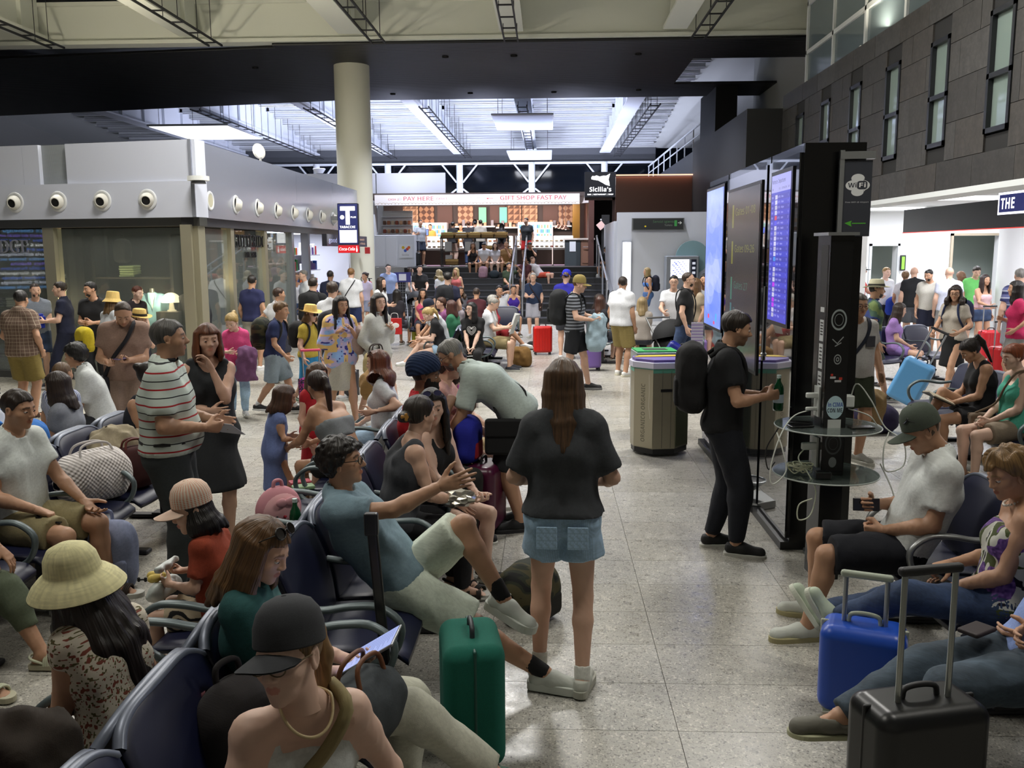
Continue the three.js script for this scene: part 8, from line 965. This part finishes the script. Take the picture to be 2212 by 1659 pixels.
for (const [at,yaw,h,sex,sk,hair,top,l] of [
[[1.0,0,-17.7],150,1.64,'f','light',['long:.3',0x4a2a1c],['tee',0x1c1c24],'auburn woman seated behind the khaki cap man'],
[[1.0,0,-18.4],100,1.64,'f','tan',['wavy:.3',0x2a1c12],['tank',0x8a6a5a],'dark wavy haired woman on the side bench'],
[[1.35,0,-18.9],160,1.72,'m','tan',['short',0x120d0a],['tee',0x14151a],'man in black seated below the mustard backpack woman'],
[[1.75,0,-17.0],170,1.66,'f','light',['long:.24',0xa08a62],['tee',0xa8a098],'fair haired woman in a cream top seated by the stout man'],
[[2.4,0,-16.6],130,1.64,'f','tan',['bun',0xa08650],['strap',0x17171a],'sunburnt woman with a blonde bun seated by the suitcases'],
]) person({at,yaw,h,sex,skin:sk,pose:'sit',hair,top,bottom:['shorts',0x3a3c46],shoes:['sandal',0x3a2c20],aL:'lap',aR:'lap',label:l});
suitcase('s','large tilted royal blue suitcase being wheeled by the striding man',[onY(1425,835,0).x,.04,onY(1425,835,0).z],-10,0x161e78,{w:.48,h:.66,d:.28,roll:-32});
suitcase('s','black case with a tall steel handle by the side bench',[onY(1392,800,0).x,0,onY(1392,800,0).z - 1],0,0x131418,{w:.38,h:.5,d:.24,handle:.5,hw:.12});
{const p=onY(1480,830,0),t=thing('baby_buggy','black baby buggy with a wide hood behind the bins','pushchair',[p.x - .1,0,p.z - 1],30);part(t,'hood',tf(new THREE.SphereGeometry(.34,20,10,0,Math.PI*2,0,Math.PI*.5),0,.66,0,-14,0,0),M(0x101114,.8));part(t,'seat_shell',rbox(.5,.34,.5,.1,0,.5,0),M(0x101114,.8));for (const s of [-1,1]) for (const z of [-.3,.3]) part(t,'wheel',tf(new THREE.TorusGeometry(.13,.03,8,20),s*.28,.16,z,0,90,0),M(0x141416,.7));part(t,'frame',[rod([-.26,.2,.3],[-.26,1,-.4],.016),rod([.26,.2,.3],[.26,1,-.4],.016),rod([-.26,1,-.4],[.26,1,-.4],.018)],steel);}
// ---------- on the steps and at the bar ----------
const onStep=(px,i,dz=-.25)=>{const z=stepZ(i) + dz,p=onZ(px,560,z);return [p.x,stepY(i),z];};
for (const [px,st,yaw,h,sex,sk,hair,top,bot,l,o] of [
[1022,8,4,1.66,'f','tan',['long:.3',0x4a3020],['tank',0x1c1a1c],['skirt',0x121214],'girl in black on the top step with a phone at her ear',{aR:[-.06,.05,.12]}],
[1046,8,0,1.72,'m','tan',['short',0x120d0a],['tee',0xc8cad0],['shorts',0x6a5a4c],'young man in white on the top step looking at his phone',{head:[0,24,0]}],
[1070,8,0,1.66,'f','fair',['bob:.2',0x3a2018],['tee',0xc4c4cc],['shorts',0xb4aca4],'young woman in white on the top step holding a phone',{}],
[1094,8,-4,1.7,'m','tan',['short',0x7a5a34],['tee',0x8a6a42],['shorts',0x8a7448],'fair young man in tan on the top step covering his mouth',{aL:[-.1,.02,.18]}],
[1147,8,-10,1.76,'m','tan',['short',0x17100c],['tee',0x101114],['shorts',0x17181c],'man in black on the top step with his head in his hand',{aL:[-.06,.04,.16],head:[0,22,0],lean:14}],
[1134,5,0,1.7,'m','brown',['buzz',0x120d0a],['tee',0x3a1014],['shorts',0x24242a],'man in dark red sitting halfway down the steps',{}],
[1098,4,30,1.7,'m','tan',['short',0x17110d],['tee',0x2c3a24],['shorts',0x2a2a30],'man in olive gripping the handrail',{aL:[.1,.2,.2]}],
[1312,7,-30,1.76,'m','tan',['short',0x17110d],['tee',0x101216],['shorts',0x24282c],'man in black sitting high on the steps by the wall',{head:[0,26,0],aR:'phone',aL:'phone'}],
[1168,6,60,1.66,'f','light',['short',0x7a5a44],['tee',0xb4b0b0],['shorts',0xc0503a],'person in orange shorts slumped asleep on the steps',{lean:[-40,-50],aL:'lap'}],
]) person({at:onStep(px,st),yaw,h,sex,skin:sk,pose:'sit',seat:.02,gy:st>6?-.34 :-.34,hair,top,bottom:bot,shoes:['sneaker',0xa8a8a8],aL:'lap',aR:'lap',label:l,...o});
softBag('pale pink backpack at the feet of the young man on the top step',[onStep(1046,7)[0],stepY(6),stepZ(6) - .3],0,0x9a7a84,{w:.3,h:.4,d:.18,pocket:0x8a6a78,cell:.022});
softBag('dark round neck pillow bag on the steps below the bar',[onStep(1070,7)[0],stepY(6),stepZ(6) - .3],0,0x1c262c,{w:.3,h:.26,d:.2,pocket:0,cell:.022});
softBag('dark red patterned duffel beside the woman in white',[onZ(1312,640,-26).x,0,-25.6],0,0x6a1c2c,{w:.42,h:.7,d:.24,pocket:0,cell:.024});
const guest=(px,z,yaw,h,sex,sk,hair,top,bot,l,o={})=>person({at:[onZ(px,520,z).x,LAND,z],yaw,h,sex,skin:sk,hair,top,bottom:bot,shoes:['sneaker',0x4a4a4a],label:l,...o});
guest(908,-34.9,30,1.8,'m','tan',['short',0x1c140e],['tee',0x9aa0a8],['shorts',0x161c30],'man in grey leaning on the cash point at the bar',{aR:[.1,-.2,.3]});
guest(1138,-34.2,-20,1.82,'m','light',['short',0x2a1c12],['tee',0x24282c],['shorts',0xb01818],'man in dark grey and red shorts standing on the landing',{head:[-20,0,0]});{wornPack(person({at:[onZ(1084,520,-35.9).x,LAND,-35.9],yaw:178,h:1.66,sex:'f',skin:'tan',hair:['bob:.2',0x120d0b],top:['tee',0x141418],bottom:['skirt',0x5a4038,{len:.5}],shoes:['sandal',0x3a2c20],label:'dark haired woman in black ordering at the bar'}),'small dark backpack of the woman ordering at the bar',0x14151a,{w:.26,h:.34});}
guest(978,-35.4,150,1.72,'m','brown',['short',0x0e0b09],['tee',0x121214],['trousers',0xb89a88],'person in black and beige trousers at the pastry counter',{});
guest(1012,-35.6,170,1.74,'m','light',['short',0x5a3018],['tee',0x1c1c20],['jeans',denimB],'auburn person in black with a rucksack at the bar',{});
guest(1026,-35.8,176,1.78,'m','tan',['short',0x15100c],['tee',0x2a2c30],['jeans',0x1c2440],'person in a grey cap queueing at the bar',{hat:['cap',0x3a3c40]});
guest(1038,-35.5,172,1.8,'m','light',['short',0x1c130d],['shirt',0x8a867c],['jeans',denimB],'man in a pale jacket queueing at the bar',{});
guest(930,-38.6,0,1.72,'m','tan',['short',0x120d0a],['tee',0xa88a40],['trousers',0x2a2420],'barman in ochre beside the drinks fridge',{});guest(996,-38.6,0,1.7,'m','tan',['short',0x1a120d],['tee',0xb08a3c],['trousers',0x2a2420],'barman in ochre behind the pastry counter',{});
suitcase('s','black cabin case beside the man leaning on the cash point',[onZ(905,560,-34.5).x - .1,LAND,-34.5],0,0x17191c,{w:.34,h:.5,d:.22,handle:.45});
// ---------- corridor and window-side crowd ----------
for (const [x,y,h,yaw,sex,sk,hair,top,bot,l,o] of [
[1858,566,1.78,60,'m','light',['short',0x2a1c12],['tee',0xc01c14],['shorts',0x3a4260],'man in a red shirt and black cap by the corridor',{hat:['cap',0x17181a],z:-20.5,aL:'fwd'}],
[1913,576,1.74,20,'m','fair',['short',0x9a7a4a],['tee',0xd8dade],['trousers',0x2c2e36],'blond man in white in the corridor mouth',{z:-21}],
[1956,584,1.64,150,'f','tan',['ponyhigh:.18',0x7a5a34],['tee',0xd0d2d6],['shorts',0x121318],'woman with tied hair in white and black in the corridor',{z:-20.5}],
[1976,575,1.8,165,'m','light',['bald',0x6a4a34],['tee',0x15171a],['shorts',0x55585e],'bald man in a black T-shirt in the corridor',{z:-20,w:1.1}],
[2011,579,1.78,-30,'m','tan',['short',0x15100c],['tee',0xc4c0b4],['shorts',0x10142a],'bearded man in cream with sunglasses on his shirt',{z:-19,beard:[0x15100c,.008],head:[-20,14,0]}],
[2053,575,1.84,172,'m','light',['bald',0x8a6a4a],['polo',0xc4c8d8,{collar:0x2a3a4a}],['shorts',0x8a8a8a],'bald man in a white polo seen from behind',{z:-18.6,w:1.12}],
[2073,586,1.76,40,'m','brown',['bald',0x2a1a10],['tee',0x8a8e96],['shorts',0x4a4a50],'dark skinned bald man behind the white polo',{z:-20.5}],
[2108,572,1.84,-6,'m','light',['quiff',0x2a1c12],['tee',0x74d070],['shorts',0x55585e],'tall young man in a lime green T-shirt',{z:-20.3,head:[0,16,0]}],
[2126,592,1.68,16,'f','tan',['long:.42',0x2a1812],['strapless',0xd8b4b8,{topY:.06,hem:.1}],['shorts',denimB,{fr:.4}],'girl with very long hair in a pale pink top',{z:-18.8,aR:'fwd'}],
[2207,570,1.82,170,'m','light',['short',0x8a8680],['tee',clothTex(64,(u,v)=>(v*3) % 1<.4?[.2,.22,.4] :(v*3) % 1<.6?[.7,.72,.78] :[.4,.42,.6],3)],['shorts',0x8a8a92],'grey haired man in a blue striped shirt at the corridor',{z:-15}],
[2203,600,1.66,-110,'f','tan',['long:.36',0x1a100c],['tee',0xb01c50],['shorts',0x8a8a88],'woman in magenta with crossed arms at the corridor',{z:-13.5,aL:'hip',aR:'cross'}],
]) {const q=onZ(x,y,o.z);person({at:[q.x,0,o.z],yaw,h:clamp(q.y,h - .07,h + .07),sex,skin:sk,hair,top,bottom:bot,shoes:['sneaker',0xc0c0c0],label:l,...o});}
{const P=person({at:[onZ(2066,620,-13.6).x,0,-13.6],yaw:-52,h:1.66,sex:'f',pose:'walk',head:[20,6,0],skin:'tan',hair:['wavy:.2',0x24160f],glasses:['eye',0x2a2420],top:['tee',0xa8a094],bottom:['skirt',0x0c0c10,{len:.48}],shoes:['flat',0x17141a],aR:[-.0,-.38,.34],aL:[.05,-.36,.2],hR:['grip','in'],label:'curly haired woman in a cream top and black skirt pushing a pale blue case'});wornPack(P,'navy backpack of the curly haired woman',0x1c2848,{w:.3,h:.44});}
suitcase('s','pale blue hard suitcase tilted in front of the curly haired woman',[onY(1940,880,0).x,.05,onY(1940,880,0).z],-30,0x5a96c8,{w:.42,h:.62,d:.26,roll:-24,handle:.5,hw:.1});
{const P=person({at:[onZ(1852,640,-9.3).x,0,-9.3],yaw:14,h:1.76,sex:'m',w:1.1,head:[-8,4,0],skin:'tan',hair:['short',0x6a645c],glasses:['eye',0x5a1c1c],top:['tee',0xb0aeac],bottom:['shorts',0x2c3424],shoes:['sneaker',0x9a9a94],aL:[.1,-.46,.06],label:'man with glasses in an off-white T-shirt with a patterned pocket'});const m=part(P.root,'shirt_pocket',rbox(.1,.11,.01,.004),M(0x3a3a42,.8));m.position.copy(P.J.P2.clone().add(V(.075,.0,.155)));slung(P,'dark strap bag of the off-white T-shirt man',0x1a2030,{side:-1,r:.018});}
{const P=person({at:[onZ(1888,612,-13).x,0,-13],yaw:84,h:1.74,sex:'m',pose:'walk',skin:'tan',hair:['short',0x2a2018],hat:['fedora',0xb8b49a,0x1c1a14],top:['shirt',clothTex(64,(u,v)=>{const a=tnoise(u,v,5);return a>.6?[.14,.2,.4] :a<.35?[.36,.42,.24] :[.2,.3,.24];},2)],bottom:['shorts',0x4a5448],shoes:['sandal',0x2a2018],beard:[0x3a2c20,.008],label:'bearded man in a panama hat and tropical shirt'});}
person({at:[5.75,0,-15.2],yaw:62,h:1.64,sex:'f',pose:'sit',lean:[-8,4],head:[10,10,0],skin:'light',hair:['long:.34',0x2c1c12],top:['tee',0x9a78b8],bottom:['shorts',0x8a70b0,{fr:.6}],shoes:['sneaker',0xc8b8b8],aL:[.12,-.44,.1],aR:'lap',label:'girl in a lilac T-shirt and shorts slumped on the corridor bench'});
{const P=person({at:[4.38,0,-9.25],yaw:-92,h:1.7,sex:'f',pose:'sit',lean:[-4,8],head:[4,34,0],skin:'tan',hair:['ponyhigh:.3',0x1c120d],top:['sleeveless',0x101014],bottom:['shorts',0x141418,{fr:.6}],shoes:['canvas',0x121214,0xc0c0c0],aR:[-.08,-.34,.3],aL:[-.08,-.36,.28],hR:['grip','up'],lR:[-.02,.4,.56],kR:[.0,1,.5],lL:[.08,.085,.36],lod:0,label:'woman with a dark ponytail in a black top reading a book'});const b=thing('book','open dark covered book on the ponytail woman lap','book',P.world(P.J.aR.grip.clone().lerp(P.J.aL.grip,.5).add(V(0,.03,.04))),-92);part(b,'cover',merge([box(.16,.012,.24,-.08,.0,0,-24,0,8),box(.16,.012,.24,.08,.0,0,-24,0,-8)]),M(0x1a1614,.6));part(b,'pages',merge([box(.15,.014,.225,-.078,.012,0,-24,0,8),box(.15,.014,.225,.078,.012,0,-24,0,-8)]),M(0xb8ae98,.8));}
{const P=person({at:[4.34,0,-8.5],yaw:-86,h:1.68,sex:'f',pose:'sit',lean:[-8,2],head:[4,12,0],skin:'fair',hair:['bun',0x8a4420],top:['tank',0x4aa890],bottom:['shorts',0x8a7c6a,{fr:.7}],shoes:['flat',0xa08a6a],aR:'lap',aL:'lap',lod:0,label:'red haired woman in a turquoise vest with a taupe shoulder bag'});slung(P,'taupe shoulder bag on the woman in turquoise',0x6a5a48,{side:-1,y:.1,z:.2,w:.22,h:.14});}
person({at:[5.12,0,-9.3],yaw:92,h:1.74,sex:'m',pose:'sit',skin:'light',hair:['receding',0x4a3a2c],top:['shirt',0x6a7aa4],bottom:['trousers',0x2a2c34],shoes:['formal',0x17140f],aL:'lap',aR:'lap',label:'balding man in a light blue shirt seen from behind'});
suitcase('s','red hard suitcase beside the long haired girl in the corridor',[onZ(2140,720,-18).x,0,-18],10,0xb01420,{w:.42,h:.55,d:.26,handle:.5,ribs:1});
suitcase('s','red trunk case of the woman in magenta',[onZ(2172,745,-15.5).x,0,-15.5],20,0xa01018,{w:.5,h:.5,d:.3,handle:.45});
softBag('blue sports bag of the blond man in white',[onZ(1932,640,-20.7).x,.7,-20.7],0,0x1c3ca8,{w:.34,h:.4,d:.2,pocket:0,cell:.024});
softBag('dark purple holdall on the floor behind the totem',onY(1880,935,0),10,0x1c1438,{w:.6,h:.32,d:.3,pocket:0,cell:.02});softBag('brown paper sack on a trolley behind the totem',[onY(1895,935,.3).x,.34,onY(1895,935,.3).z - .2],0,0x8a7450,{w:.24,h:.36,d:.18,pocket:0,crease:.05,cell:.018});
suitcase('s','dark case with a beige cloth draped on its handle behind the totem',[onY(1862,925,0).x,0,onY(1862,925,0).z - .2],0,0x1a1a1e,{w:.36,h:.45,d:.22,handle:.5,hw:.07});
{let n=0,by={};scene.traverse((o)=>{if (o.isMesh) {const c=(o.geometry.index?o.geometry.index.count :o.geometry.attributes.position.count) / 3;n +=c;by[o.name.replace(/_\d+$/,'')]=(by[o.name.replace(/_\d+$/,'')]||0) + c;}});console.log('tris',n,JSON.stringify(Object.entries(by).sort((a,b)=>b[1] - a[1]).slice(0,14)));}
renderer.render(scene,camera);
